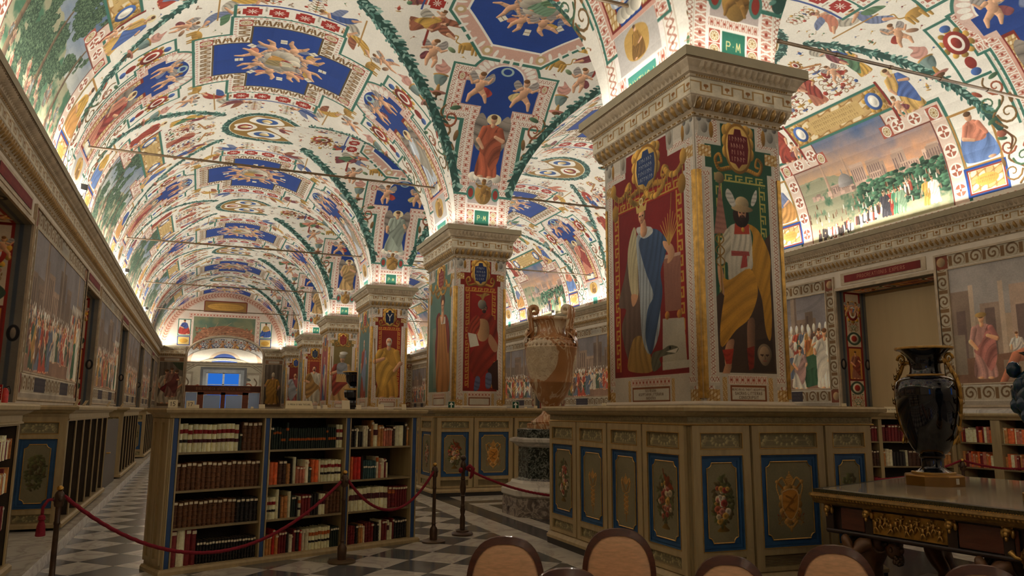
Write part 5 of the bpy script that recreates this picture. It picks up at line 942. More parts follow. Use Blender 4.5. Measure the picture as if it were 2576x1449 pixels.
# ------------------------------------------------------------------ entablature: cornice profile shared by walls and pillars
PROF = [(0, 4.90), (.03, 4.915), (.03, 4.945), (.02, 4.955), (.05, 4.985), (.10, 5.05), (.12, 5.10), (.12, 5.115), (.125, 5.12), (.125, 5.325), (.14, 5.335), (.14, 5.36), (.17, 5.375), (.19, 5.42), (.235, 5.485), (.24, 5.50), (.265, 5.505), (.27, 5.60), (0, 5.60)]
def frieze(bm, a, b, n, o=.127):
    L = math.hypot(b[0] - a[0], b[1] - a[1]); u = L / 1.2; p = [(a[0] + n[0] * o, a[1] + n[1] * o), (b[0] + n[0] * o, b[1] + n[1] * o)]
    bm.face([(*p[0], 5.13), (*p[1], 5.13), (*p[1], 5.32), (*p[0], 5.32)], ((0, 0), (u, 0), (u, 1), (0, 1)))
def enrich(eg, lf, bd, a, b, n, near=True):
    """egg and dart, leaf row and beads along one straight run"""
    L = math.hypot(b[0] - a[0], b[1] - a[1]); t = ((b[0] - a[0]) / L, (b[1] - a[1]) / L); E, k = (6, 4) if near else (5, 3)
    P3 = lambda s, o, z: (a[0] + t[0] * s + n[0] * o, a[1] + t[1] * s + n[1] * o, z)
    ne = max(2, round(L / .128))
    for i in range(ne):
        s = (i + .5) * L / ne; h = L / ne / 2; eg.mi = 0
        v, f = [], []
        for j in range(k + 1):
            z = 4.985 + .12 * j / k; w = h * .62 * math.sin(math.pi * (.18 + .74 * j / k)) ; o = .05 + .07 * (j / k) ** .7
            v += [P3(s - w, o, z), P3(s - w * .55, o + .035 * math.sin(math.pi * (.1 + .8 * j / k)), z), P3(s + w * .55, o + .035 * math.sin(math.pi * (.1 + .8 * j / k)), z), P3(s + w, o, z)]
        for j in range(k): f += [(j * 4 + q, j * 4 + q + 1, j * 4 + q + 5, j * 4 + q + 4) for q in range(3)]
        eg.idx(v, f); eg.mi = 1
        q = s + h; eg.idx([P3(q - h * .22, .075, 5.1), P3(q + h * .22, .075, 5.1), P3(q, .06, 4.99), P3(q, .125, 5.09)], [(0, 2, 3), (3, 2, 1), (0, 3, 1)])
        if near:
            for sg in (-1, 1): eg.idx([P3(s + sg * h * .68, .06, 4.99), P3(s + sg * h * .86, .06, 4.99), P3(s + sg * h * .86, .122, 5.105), P3(s + sg * h * .68, .122, 5.105), P3(s + sg * h * .77, .085, 4.985), P3(s + sg * h * .77, .15, 5.11)], [(0, 4, 5, 3), (4, 1, 2, 5)])
    nl = max(2, round(L / .085))
    for i in range(nl):
        s = (i + .5) * L / nl; h = L / nl / 2 * .9
        lf.idx([P3(s, .165, 5.375), P3(s - h, .185, 5.42), P3(s + h, .185, 5.42), P3(s, .235, 5.43), P3(s - h * .7, .235, 5.485), P3(s + h * .7, .235, 5.485), P3(s, .262, 5.49)], [(0, 3, 1), (0, 2, 3), (1, 3, 4), (3, 2, 5), (4, 3, 6), (3, 5, 6)])
    nb = max(2, round(L / (.035 if near else .07)))
    for i in range(nb):
        s = (i + .5) * L / nb; h = L / nb / 2 * .8
        for z, o in ((5.348, .14), (4.93, .03)):
            lg = 1.6 if z < 5 and i % 3 else 1
            if z < 5 and i % 3 == 2: continue
            bd.idx([P3(s - h * lg, o, z), P3(s, o, z + .016), P3(s + h * lg, o, z), P3(s, o, z - .016), P3(s, o + .018, z)], [(0, 1, 4), (1, 2, 4), (2, 3, 4), (3, 0, 4)])
def cornice_run(name, a, b, n, ends=True):
    o = MB().extr(PROF, a, b, n).build(name, M['stone']); tag(o, kind='structure')
    f = MB(); frieze(f, a, b, n) if (b[0] - a[0]) * n[1] - (b[1] - a[1]) * n[0] < 0 else frieze(f, b, a, n); f.build('fret_frieze', M['fret'], o)
    eg, lf, bd = MB(), MB(), MB(); enrich(eg, lf, bd, a, b, n, False)
    tag(eg.build('egg_and_dart', [M['giltegg'], M['stone']], o, 60), kind='stuff'); tag(lf.build('leaf_moulding', M['stone'], o), kind='stuff'); tag(bd.build('bead_moulding', M['giltegg'], o), kind='stuff')
    L = MB(); p = lambda q, d: (q[0] + n[0] * d, q[1] + n[1] * d)
    L.extr([(.271, 5.505), (.275, 5.505), (.275, 5.62), (.255, 5.62), (.255, 5.60)], a, b, n).build('lamp_fascia', M['fascia'], o)
    return o
cornice_run('trim_1', (XL, YBEG), (XL, YEND), (1, 0)); cornice_run('trim_2', (XR, YBEG), (XR, YEND), (-1, 0))
# ------------------------------------------------------------------ vaults
KV = 150
AT = {('L', 0): painted(aisle_tex(1, KV, False), 'vault_painting_left_a'), ('L', 1): painted(aisle_tex(3, KV * .7, False), 'vault_painting_left_b'), ('R', 0): painted(aisle_tex(2, KV, True), 'vault_painting_right_a'), ('R', 1): painted(aisle_tex(4, KV * .7, True), 'vault_painting_right_b')}
NTX = [painted(nave_tex(3, KV), 'arch_painting_a'), painted(nave_tex(4, KV), 'arch_painting_b'), painted(nave_tex(5, KV * .6), 'arch_painting_c')]
ceil = grp('ceiling'); tag(ceil, kind='structure')
def vault(bay):
    yc = 12.56 + BAY * bay; ya = yc - 4.5
    for side, cx in (('L', LC), ('R', RC)):
        g = MB(); N, K = 44, 16
        def uvp(th, y):   # th from the wall (0) to the pillars (pi)
            x = cx - AX * math.cos(th) if side == 'L' else cx + AX * math.cos(th); z = ZS + RISE * math.sin(th); u = (y - ya) / 9 if side == 'L' else 1 - (y - ya) / 9
            return (x, y, z), (u, th / math.pi)
        for i in range(N):
            t0, t1 = math.pi * i / N, math.pi * (i + 1) / N
            if i < N / 2: spans = [(lambda t: yc - 4.5, lambda t: yc + 4.5, K)]
            else: spans = [(lambda t: yc - 4.5, lambda t: yc - BY * abs(math.cos(t)), K // 2), (lambda t: yc + BY * abs(math.cos(t)), lambda t: yc + 4.5, K // 2)]
            for a, b, k in spans:
                for j in range(k):
                    q = [uvp(t, a(t) + (b(t) - a(t)) * jj / k) for t, jj in ((t0, j), (t0, j + 1), (t1, j + 1), (t1, j))]; g.face([p for p, _ in q], [u for _, u in q])
        g.build('barrel_vault', AT[side, bay % 2], ceil, 'all')
    g = MB(); N, K = 44, 24
    def q2(ph, s):
        x0, x1 = LC + AX * abs(math.cos(ph)), RC - AX * abs(math.cos(ph)); x = x0 + (x1 - x0) * s; return (x, yc + BY * math.cos(ph), ZS + RISE * math.sin(ph)), ((x - LC) / 9, ph / math.pi)
    for i in range(N):
        for j in range(K):
            q = [q2(math.pi * ii / N, jj / K) for ii, jj in ((i, j), (i, j + 1), (i + 1, j + 1), (i + 1, j))]; g.face([p for p, _ in q], [u for _, u in q])
    g.build('cross_vault', NTX[0 if bay == 0 else 1 if bay in (1, -1) else 2], ceil, 'all')
for bay in range(-2, 5): vault(bay)
for side, cx in (('L', LC), ('R', RC)):   # the short end of the barrel beyond the last pillar
    g = MB()
    for i in range(44):
        t0, t1 = math.pi * i / 44, math.pi * (i + 1) / 44; P_ = lambda t, y: (cx - AX * math.cos(t) * (1 if side == 'L' else -1), y, ZS + RISE * math.sin(t)); U = lambda t, y: ((y - 53.06) / 9 if side == 'L' else 1 - (y - 53.06) / 9, t / math.pi)
        g.face([P_(t0, 53.06), P_(t0, YEND), P_(t1, YEND), P_(t1, 53.06)], [U(t0, 53.06), U(t0, YEND), U(t1, YEND), U(t1, 53.06)])
    g.build('barrel_vault', AT[side, 1], ceil, 'all')
MB().box(XL - 1.3, YBEG - .3, 9.6, XR + 1.3, YEND + .6, 9.7).build('roof_slab', M['plaster'], ceil)
MB().box(XL - 1.3, YBEG, 5.6, XL - .02, YEND, 9.6).build('haunch', M['plaster'], ceil); MB().box(XR + .02, YBEG, 5.6, XR + 1.3, YEND, 9.6).build('haunch', M['plaster'], ceil)
# ------------------------------------------------------------------ far end wall with the map lunette and the glazed doorway
DX0, DX1, DZ, DR = -.98, 3.80, 5.06, 1.25       # doorway: sides, springing, rise
ew = MB()
def arch_pts(x0, x1, z0, zs, rise, n=24): return [(x0, z0), (x1, z0)] + [((x0 + x1) / 2 + (x1 - x0) / 2 * math.cos(t), zs + rise * math.sin(t)) for t in np.linspace(0, math.pi, n)]
ew.box(XL - .5, YEND, -.1, DX0, YEND + .6, DZ); ew.box(DX1, YEND, -.1, XR + .5, YEND + .6, 10)
A_ = [((DX0 + DX1) / 2 + (DX1 - DX0) / 2 * math.cos(t), DZ + DR * math.sin(t)) for t in np.linspace(math.pi, 0, 25)]
for (xa, za), (xb, zb) in zip(A_, A_[1:]):
    for yy in (YEND, YEND + .6): ew.face([(xa, yy, za), (xb, yy, zb), (xb, yy, 10), (xa, yy, 10)])
    ew.face([(xa, YEND, za), (xa, YEND + .6, za), (xb, YEND + .6, zb), (xb, YEND, zb)])
ew.box(XL - .5, YEND, DZ, DX0, YEND + .6, 10); EW = ew.build('wall_far', M['plaster']); tag(EW, kind='structure')
mp = painted(map_tex(2 * AX, RISE, 90), 'town_map_painting'); g = MB(); EN = YEND - .012
for i in range(40):
    xa, xb = LC - AX + 2 * AX * i / 40, LC - AX + 2 * AX * (i + 1) / 40
    zt = lambda x: ZS + RISE * math.sqrt(max(0, 1 - ((x - LC) / AX) ** 2)); zb = lambda x: max(ZS, DZ + DR * math.sqrt(max(0, 1 - ((x - (DX0 + DX1) / 2) / ((DX1 - DX0) / 2)) ** 2)) + .12 if DX0 < x < DX1 else ZS)
    q = [(xa, zb(xa)), (xb, zb(xb)), (xb, zt(xb)), (xa, zt(xa))]; g.face([(x, EN, z) for x, z in q], [((x - LC + AX) / (2 * AX), (z - ZS) / RISE) for x, z in q])
g.build('town_map_painting', mp, EW)
f = MB(); ar = [(x, z) for x, z in A_]; f.tube([(DX0 - .03, YEND - .02, .2)] + [(x, YEND - .02, z + .04) for x, z in ar] + [(DX1 + .03, YEND - .02, .2)], .07, 6); f.build('doorway_architrave', M['stone'], EW, 40)
for wch, (x0, x1) in enumerate(((XL + .1, DX0 - .12), (DX1 + .12, PX0 - .02))):
    MB().quadm((x0, EN, 1.7), (x1, EN, 1.7), (x1, EN, 4.86), (x0, EN, 4.86)).build('end_wall_painting', painted(pope_panel(x1 - x0, 3.16, 130, wch), 'end_painting_%d' % wch), EW)
    f = MB(); f.box(x0, EN - .04, 1.66, x1, EN, 1.7); f.box(x0 - .02, EN - .03, 1.7, x0 + .03, EN, 4.86); f.box(x1 - .03, EN - .03, 1.7, x1 + .02, EN, 4.86); f.build('picture_moulding', M['stone'], EW)
cornice_run('trim_3', (XL, YEND), (DX0 - .08, YEND), (0, -1)); cornice_run('trim_4', (DX1 + .08, YEND), (XR, YEND), (0, -1))
MB().quadm((PX1, EN, 1.7), (XR, EN, 1.7), (XR, EN, 4.86), (PX1, EN, 4.86)).build('end_wall_painting', SC[2], EW)
g = MB(); [g.face([(RC - AX * math.cos(t0), EN, ZS), (RC - AX * math.cos(t1), EN, ZS), (RC - AX * math.cos(t1), EN, ZS + RISE * math.sin(t1)), (RC - AX * math.cos(t0), EN, ZS + RISE * math.sin(t0))], [((1 - math.cos(t0)) / 2, 0), ((1 - math.cos(t1)) / 2, 0), ((1 - math.cos(t1)) / 2, math.sin(t1)), ((1 - math.cos(t0)) / 2, math.sin(t0))]) for t0, t1 in zip(np.linspace(0, math.pi, 33), np.linspace(0, math.pi, 33)[1:])]; g.build('town_map_painting', mp, EW)
# the room beyond the doorway
RB = mat('beyond_plaster', rgb(196, 188, 176), .8); rm = MB(); Y1 = YEND + .6; rm.box(-4.3, Y1, -.1, -4.0, 68, 8); rm.box(6.8, Y1, -.1, 7.1, 68, 8); rm.box(-4.3, Y1, 8, 7.1, 68, 8.2)
bx = [-4.3, .35, 3.05, 7.1]; rm.box(-4.3, 67.7, -.1, .35, 68, 8); rm.box(3.05, 67.7, -.1, 7.1, 68, 8); rm.box(.35, 67.7, 4.55, 3.05, 68, 8); rm.box(.35, 67.7, -.1, 3.05, 68, 1.4)
o = rm.build('wall_beyond', RB); tag(o, kind='structure'); P = Pt(10.6, 1.5, 60, C3(200, 190, 176))
for i in range(22): scroll(P, .3 + i * .48, 1.3, .9, 0, 1 if i % 2 else -1, BROWN, C3(60, 60, 90))
for i in range(11): putto(P, .6 + i * .95, 1.3, .8, 0, 1, i, C3(170, 120, 80))
MB().quadm((-4, 67.68, 6.2), (6.8, 67.68, 6.2), (6.8, 67.68, 7.7), (-4, 67.68, 7.7)).build('scrolled_frieze', painted(P.tex(), 'scrolled_frieze'), o)
P = Pt(6, 1.5, 60, C3(214, 196, 170)); [P.ell(3, 1.5, a, a * .9, c, 0, 0) for a, c in ((2.9, C3(200, 160, 130)), (2.6, C3(226, 212, 190)), (1.3, C3(206, 180, 150)), (1.0, C3(70, 90, 150)))]
g = MB(); [g.face([(1.7 + 3 * math.cos(t0), 67.66, 5.4), (1.7 + 3 * math.cos(t1), 67.66, 5.4), (1.7 + 3 * math.cos(t1), 67.66, 5.4 + 1.2 * math.sin(t1)), (1.7 + 3 * math.cos(t0), 67.66, 5.4 + 1.2 * math.sin(t0))], [(.5 + .5 * math.cos(t), y) for t, y in ((t0, 0), (t1, 0), (t1, math.sin(t1)), (t0, math.sin(t0)))]) for t0, t1 in zip(np.linspace(0, math.pi, 25), np.linspace(0, math.pi, 25)[1:])]; g.build('painted_lunette', painted(P.tex(), 'far_lunette'), o)
f = MB().extr([(0, 5.1), (.1, 5.15), (.12, 5.3), (.2, 5.34), (.2, 5.38), (0, 5.38)], (-4, 67.7), (6.8, 67.7), (0, -1)); f.build('far_cornice', M['stone'], o)
fl = MB().box(-4.3, Y1, -.1, 7.1, 68, 0).build('floor_beyond', M['grey']); tag(fl, kind='structure')
cove(1.7, 67.4, 5.45, 9, .08, 90, (-.2, 0))
wn = MB(); [wn.box(a, 67.78, 1.4, b, 67.84, 4.55) for a, b in ((.35, .5), (1.62, 1.78), (2.9, 3.05))]; [wn.box(.5, 67.78, z, 2.9, 67.84, z + .06) for z in (1.4, 3.55, 4.49)]
far_fill = cove(1.4, 61, 7.95, 3, 3, 420); far_fill.rotation_euler = (0, 0, 0)  # not a cove strip: added downward fill that brightens the room beyond
P = Pt(11, 5.1, 70, C3(196, 180, 150))
for x in (.6, 2.3, 7.6, 9.3): P.rect(x, .5, x + 1.2, 4.6, C3(168, 150, 124)); P.rect(x + .15, .7, x + 1.05, 4.4, C3(206, 190, 162)); scroll(P, x + .6, 4.2, 3.2, 0, 1, C3(130, 106, 80), C3(120, 116, 104))
P.rect(4.05, .1, 7.65, 5.1, C3(120, 116, 112)); P.rect(4.25, .3, 7.45, 5.1, C3(176, 176, 172)); script(P, 4.4, .32, 7.3, .55, 1, C3(110, 106, 100), 3)
fw = painted(P.tex(.14, .6, 3), 'far_room_painting'); g = MB()
for x0, x1, z0, z1 in ((-4, .35, 0, 5.1), (3.05, 7, 0, 5.1), (.35, 3.05, 4.55, 5.1)): g.face([(x0, 67.69, z0), (x1, 67.69, z0), (x1, 67.69, z1), (x0, 67.69, z1)], [((x + 4.15) / 11, z / 5.1) for x, z in ((x0, z0), (x1, z0), (x1, z1), (x0, z1))])
g.build('far_room_painting', fw, o)
g = MB(); [g.tube([(1.7 + R_ * math.cos(t_), 67.62, 3.6 + 2.0 * R_ / 3.4 * math.sin(t_)) for t_ in np.linspace(.0, math.pi, 25)], .05, 6) for R_ in (3.4, 3.6)]; g.build('arch_moulding', M['stone'], o, 'all')
win = wn.build('window_1', mat('window_frame', rgb(206, 208, 210), .5)); tag(win, kind='structure')
GL = NT('window_glass'); GL.b.inputs['Transmission Weight'].default_value = 1; GL.b.inputs['Roughness'].default_value = .02; GL.b.inputs['IOR'].default_value = 1.05
MB().box(.5, 67.8, 1.46, 1.62, 67.81, 4.5).build('window_pane', GL.m, win); MB().box(1.78, 67.8, 1.46, 2.9, 67.81, 4.5).build('window_pane', GL.m, win)
# ------------------------------------------------------------------ the painted pillars
FT = {}
FT[0] = (pillar_face(1.22, C3(44, 80, 58), 'keyg', C3(96, 24, 26), fig_mercury, ["MERCVRIVS.THOYT.AEGYPTIIS", "SACRAS.LITTERAS", "CONSCRIPSIT"], 3), pillar_face(2.11, C3(120, 30, 28), 'key', C3(44, 62, 100), fig_isis, ["ISIS.REGINA", "AEGYPTIARVM.LITTERARVM", "INVENTRIX"], 4, key2=C3(126, 32, 30)))
FT[1] = (pillar_face(1.22, C3(126, 36, 24), 'key', C3(38, 48, 86), fig_pala, [], 5, key2=C3(146, 36, 28)), pillar_face(2.11, C3(96, 124, 108), None, C3(126, 46, 40), fig_siby, [], 6))
FT[2] = (pillar_face(1.22, C3(122, 40, 26), 'key', C3(30, 36, 60), fig_gen(1.22, C3(184, 138, 58), C3(190, 146, 64), 3, C3(196, 190, 176)), [], 7, 'Y', 150, key2=C3(128, 44, 30)), pillar_face(2.11, C3(90, 116, 104), None, C3(140, 40, 34), fig_gen(2.11, C3(150, 70, 50), C3(120, 130, 150), 4), [], 8, None, 120))
FT[3] = (pillar_face(1.22, C3(120, 104, 62), None, C3(136, 44, 36), fig_gen(1.22, C3(176, 140, 90), C3(140, 60, 44), 5, C3(150, 120, 90), True), [], 9, None, 140), pillar_face(2.11, C3(150, 70, 60), None, C3(50, 70, 110), fig_gen(2.11, C3(70, 90, 130), C3(190, 170, 140), 6), [], 10, None, 100))
FT[4] = (pillar_face(1.22, C3(132, 48, 32), 'key', C3(36, 44, 66), fig_gen(1.22, C3(176, 164, 140), C3(150, 112, 60), 7, C3(90, 50, 40)), [], 11, None, 120), pillar_face(2.11, C3(110, 120, 110), None, C3(140, 50, 40), fig_gen(2.11, C3(110, 110, 120), C3(170, 150, 120), 8), [], 12, None, 80))
FT[5] = (pillar_face(1.22, C3(116, 44, 34), None, C3(34, 56, 120), fig_gen(1.22, C3(150, 84, 80), C3(150, 150, 150), 9, C3(120, 80, 50)), [], 13, None, 120), FT[4][1])
FM = {i: (painted(a, 'pillar_front_painting_%d' % i), painted(b, 'pillar_side_painting_%d' % i)) for i, (a, b) in FT.items()}
SAY = ['nearest square pillar, painted with a crowned woman in blue and a bearded man in a winged hat', 'second square pillar, painted with a red-cloaked helmeted man holding a white tablet', 'third square pillar, painted with an old man in a yellow robe under a letter Y', 'fourth square pillar, painted with a soldier in a plumed helmet behind a black urn', 'fifth square pillar, painted with a man in a white stole on red', 'sixth pillar, joined to the far wall, painted with a seated man in rose']
for i, yc in enumerate(PC):
    y0, y1 = PY0 + BAY * i, PY0 + BAY * i + PD
    if i == 5: y1 = YEND
    root = grp('pillar', (CX, yc, 0)); tag(root, SAY[i], 'pillar', 'painted pillars down the middle of the hall')
    def bl(mb, name, mats, parent, smooth=False):
        o = mb.build(name, mats, None, smooth); o.parent = parent; 
        if parent is root: o.matrix_parent_inverse = Matrix.Translation((-CX, -yc, 0))
        return o
    bl(MB().box(PX0, y0, 0, PX1, y1, 5.6).ringm([(0, 1.54), (.035, 1.54), (.035, 1.60), (.012, 1.63), (0, 1.63)], PX0, y0, PX1, y1), 'shaft', M['plaster'], root)
    e = .006; z0, z1 = 1.575, 4.995; fr, sd = FM[i]
    bl(MB().quadm((PX0, y0 - e, z0), (PX1, y0 - e, z0), (PX1, y0 - e, z1), (PX0, y0 - e, z1)), 'front_painting', fr, root); bl(MB().quadm((PX0 - e, y1, z0), (PX0 - e, y0, z0), (PX0 - e, y0, z1), (PX0 - e, y1, z1)), 'side_painting', sd, root)
    bl(MB().quadm((PX1 + e, y0, z0), (PX1 + e, y1, z0), (PX1 + e, y1, z1), (PX1 + e, y0, z1)), 'side_painting', FM[(i + 2) % 5][1], root)
    if i < 5: bl(MB().quadm((PX1, y1 + e, z0), (PX0, y1 + e, z0), (PX0, y1 + e, z1), (PX1, y1 + e, z1)), 'back_painting', FM[(i + 3) % 6][0], root)
    for cx, cy in ((PX0, y0), (PX1, y0), (PX0, y1), (PX1, y1)):
        if i == 5 and cy == y1: continue
        sx, sy = (1 if cx == PX0 else -1), (1 if cy == y0 else -1); g = MB(); a = .075; b_ = -.008
        p = [(cx + sx * b_, cy + sy * a), (cx + sx * b_, cy + sy * .03), (cx + sx * .03, cy + sy * b_), (cx + sx * a, cy + sy * b_), (cx + sx * a, cy + sy * a)]
        if (p[1][0] - p[0][0]) * (p[2][1] - p[1][1]) - (p[1][1] - p[0][1]) * (p[2][0] - p[1][0]) < 0: p = p[::-1]
        q = [(x - sx * .012, y - sy * .012) for x, y in p]; g.prism(q, 1.66, 4.27); bl(g, 'gilt_corner', M['gilt'], root)
        g = MB()   # thin white fillets beside the gilded corner
    cap = bl(MB().ringm(PROF, PX0, y0, PX1, y1 if i < 5 else y1 + 1), 'capital', M['stone'], root)
    def sub(mb, name, mats, sm=False, kind=None):
        o = mb.build(name, mats, cap, sm); 
        if kind: o['kind'] = kind
    f, eg, lf, bd = MB(), MB(), MB(), MB(); c = [(PX0, y0), (PX1, y0), (PX1, y1), (PX0, y1)]
    for k, nn in enumerate(((0, -1), (1, 0), (0, 1), (-1, 0))):
        if i == 5 and k == 2: continue
        a, b_ = c[k], c[(k + 1) % 4]; t = (nn[1], -nn[0]); t = (-t[0], -t[1]) if (b_[0] - a[0]) * t[0] + (b_[1] - a[1]) * t[1] < 0 else t; x = .125
        frieze(f, (a[0] - t[0] * x, a[1] - t[1] * x), (b_[0] + t[0] * x, b_[1] + t[1] * x), nn); x = .06; enrich(eg, lf, bd, (a[0] - t[0] * x, a[1] - t[1] * x), (b_[0] + t[0] * x, b_[1] + t[1] * x), nn, i < 3)
    sub(f, 'fret_frieze', M['fret']); sub(eg, 'egg_and_dart', [M['giltegg'], M['stone']], 60); sub(lf, 'leaf_moulding', M['stone']); sub(bd, 'bead_moulding', M['giltegg'])
    sub(MB().ringm([(.271, 5.505), (.276, 5.505), (.276, 5.62), (.256, 5.62), (.256, 5.60)], PX0, y0, PX1, y1 if i < 5 else y1 + 1), 'lamp_fascia', M['fascia'])
# tie rods across both aisles
for i, yc in enumerate(PC[:5]):
    for x0, x1, side in ((LC - AX * .955, PX0 - .0, 'left'), (PX1, RC + AX * .955, 'right')):
        b = MB(); n = 7; b.tube([(x0 - .1, yc, 6.8), (x1, yc, 6.8)], .026, 8)
        o = b.build('tie_rod', M['iron'], None, 40)
        for k in range(1, n): x = x0 + (x1 - x0) * k / n; c = MB().tube([(x - .03, yc, 6.8), (x + .03, yc, 6.8)], .034, 8); c.build('collar', M['iron'], o)
        tag(o, 'iron tie rod across the %s aisle at the %s pillar' % (side, ('nearest', 'second', 'third', 'fourth', 'fifth')[i]), 'tie rod', 'iron tie rods under the vaults')
# spot cameras on the left cornice, one on the right
def cctv(x, y, s, lab):
    r = grp('security_camera', (x, y, 5.62)); tag(r, lab, 'camera', 'small cameras on the cornices'); MB().box(-.05, -.05, -.02, .05, .05, .05, .01).build('bracket', M['white'], r); b = MB().box(-.06, -.17, .04, .06, .15, .15, .02); b.build('housing', mat('camera_white', rgb(200, 196, 184), .4), r); MB().box(-.045, -.185, .055, .045, -.17, .135).build('lens', M['black'], r)
    r.rotation_euler = (0, 0, .5 * s); r.scale = (1.35, 1.35, 1.35)
for k, w_ in enumerate(('nearest', 'second', 'third')): cctv(-2.46, 16.5 + 9.6 * k, 1, '%s white camera perched on the left cornice' % w_)
cctv(13.9, 29.5, -1, 'white camera on the right cornice between the two front pillars')
# ------------------------------------------------------------------ panelled book cabinets round the pillars
ART = {}
def art(kind, w, h):
    k = (kind, round(w, 2), round(h, 2))
    if k not in ART: ART[k] = painted(door_art(w, h, kind, len(ART) + 3), 'door_%s_%d' % (kind, len(ART)), .55)
    return ART[k]
DBOT, DTOP = .15, 1.39
class Face:
    """a vertical plane: P(s, z, d) is s along u, d out along the normal"""
    def __init__(f, o, u, n): f.o, f.u, f.n = Vector((*o, 0)), Vector((*u, 0)).normalized(), Vector((*n, 0)).normalized()
    def P(f, s, z, d=0): q = f.o + f.u * s + f.n * d; return (q.x, q.y, z)
    def slab(f, mb, s0, z0, s1, z1, d0, d1):
        v = [f.P(s, z, d) for d in (d0, d1) for s, z in ((s0, z0), (s1, z0), (s1, z1), (s0, z1))]; fs = [(4, 5, 6, 7), (0, 1, 5, 4), (1, 2, 6, 5), (2, 3, 7, 6), (3, 0, 4, 7), (3, 2, 1, 0)]
        if f.u.cross(Vector((0, 0, 1))).dot(f.n) < 0: fs = [q[::-1] for q in fs]
        return mb.idx(v, fs)
    def fr(f, mb, s0, z0, s1, z1, w, d0, d1):
        f.slab(mb, s0, z0, s1, z0 + w, d0, d1); f.slab(mb, s0, z1 - w, s1, z1, d0, d1); f.slab(mb, s0, z0 + w, s0 + w, z1 - w, d0, d1); f.slab(mb, s1 - w, z0 + w, s1, z1 - w, d0, d1); return mb
    def img(f, mb, s0, z0, s1, z1, d): 
        q = [f.P(s0, z0, d), f.P(s1, z0, d), f.P(s1, z1, d), f.P(s0, z1, d)]; uv = [(0, 0), (1, 0), (1, 1), (0, 1)]
        return mb.face(q, uv)
def door(parent, F, s0, s1, kind, grille=False, top=True, st=.085):
    """one door: stiles and rails, blue border, painted field with scooped gilt corners, small panels above and below"""
    b = MB(); a0, a1 = s0 + st, s1 - st; zz = [DBOT, .185, .285, .345, 1.135, 1.195, 1.325, DTOP]
    for z0, z1 in ((zz[0], zz[1]), (zz[2], zz[3]), (zz[4], zz[5]), (zz[6], zz[7])): F.slab(b, s0 + .003, z0, s1 - .003, z1, 0, .03)
    for q0, q1 in ((s0 + .003, a0), (a1, s1 - .003)):
        for z0, z1 in ((zz[1], zz[2]), (zz[3], zz[4]), (zz[5], zz[6])): F.slab(b, q0, z0, q1, z1, 0, .03)
    dr = b.build('door', M['wood'], parent)
    bl = MB(); F.slab(bl, a0, zz[3], a1, zz[4], 0, .008); m = .062; F.fr(bl, a0, zz[3], a1, zz[4], .016, .008, .02); F.fr(bl, a0 + .02, zz[3] + .02, a1 - .02, zz[4] - .02, .025, .008, .014); bl.build('blue_border', M['blue'], dr)
    # painted field: rectangle with quarter-round bites at the corners
    x0, x1, z0, z1, r = a0 + m, a1 - m, zz[3] + m, zz[4] - m, .045; pts = []
    for cx, cz, t0 in ((x0, z0, math.pi / 2), (x1, z0, math.pi), (x1, z1, -math.pi / 2), (x0, z1, 0)):
        for i in range(5): t = t0 - i * math.pi / 8; pts.append((cx + r * math.cos(t), cz + r * math.sin(t)))
    fl = MB(); q = [F.P(s, z, .012) for s, z in pts]; fl.face(q, [((s - x0) / (x1 - x0), (z - z0) / (z1 - z0)) for s, z in pts]); fl.build('painted_field', art(kind, x1 - x0, z1 - z0), dr)
    gb = MB(); gb.tube([F.P(s, z, .014) for s, z in pts + pts[:1]], .0055, 5, False); F.fr(gb, a0 - .006, zz[3] - .006, a1 + .006, zz[4] + .006, .006, .026, .034)
    if top: F.fr(gb, a0 - .006, zz[5] - .006, a1 + .006, zz[6] + .006, .006, .026, .034)
    gb.build('gilt_beading', M['giltb'], dr)
    for z0, z1, nm in ((zz[5], zz[6], 'top_panel'), (zz[1], zz[2], 'bottom_panel')):
        p = MB(); mts = [art('orn', a1 - a0, z1 - z0), M['wood2']]
        if nm == 'bottom_panel' and grille:
            p.mi = 1; F.slab(p, a0, z0, a1, z1, -.012, -.006)
            for i in range(8): z = z0 + (i + .5) * (z1 - z0) / 8; F.slab(p, a0, z - .0035, a1, z + .0035, 0, .014)
            p.build('grille', [M['dark'], M['wood2']], dr)
        else:
            F.img(p, a0, z0, a1, z1, .006); p.mi = 1; F.fr(p, a0, z0, a1, z1, .012, .004, .018); p.build(nm, mts, dr)
    return dr
def cornice_prof(z0): return [(0, z0), (.02, z0), (.02, z0 + .012), (.008, z0 + .02), (.008, z0 + .07), (.03, z0 + .08), (.05, z0 + .09), (.07, z0 + .105), (.075, z0 + .115), (.115, z0 + .12), (.12, z0 + .15), (.105, z0 + .165), (.0, z0 + .165)]
def base_prof(): return [(.0, .0), (.05, .0), (.05, .065), (.06, .07), (.06, .10), (.03, .13), (.01, .15), (0, .15)]
def polyrun(mb, prof, pts, closed=False):
    """mitred moulding along a plan polyline whose outside is on its right"""
    P2 = [Vector(p) for p in pts]; n = len(P2); rows = []
    for i, p in enumerate(P2):
        d0 = (p - P2[i - 1]).normalized() if i else (P2[1] - p).normalized(); d1 = (P2[i + 1] - p).normalized() if i < n - 1 else d0
        n0, n1 = Vector((d0.y, -d0.x)), Vector((d1.y, -d1.x)); m = (n0 + n1); m = m / max(.3, m.dot(n0)); rows.append([(p.x + m.x * o, p.y + m.y * o, z) for o, z in prof])
    k = len(prof); return mb.idx([v for r in rows for v in r], [(i * k + j, (i + 1) * k + j, (i + 1) * k + j + 1, i * k + j + 1) for i in range(n - 1) for j in range(k - 1)] + [tuple(range(k))[::-1], tuple(range((n - 1) * k, n * k))])
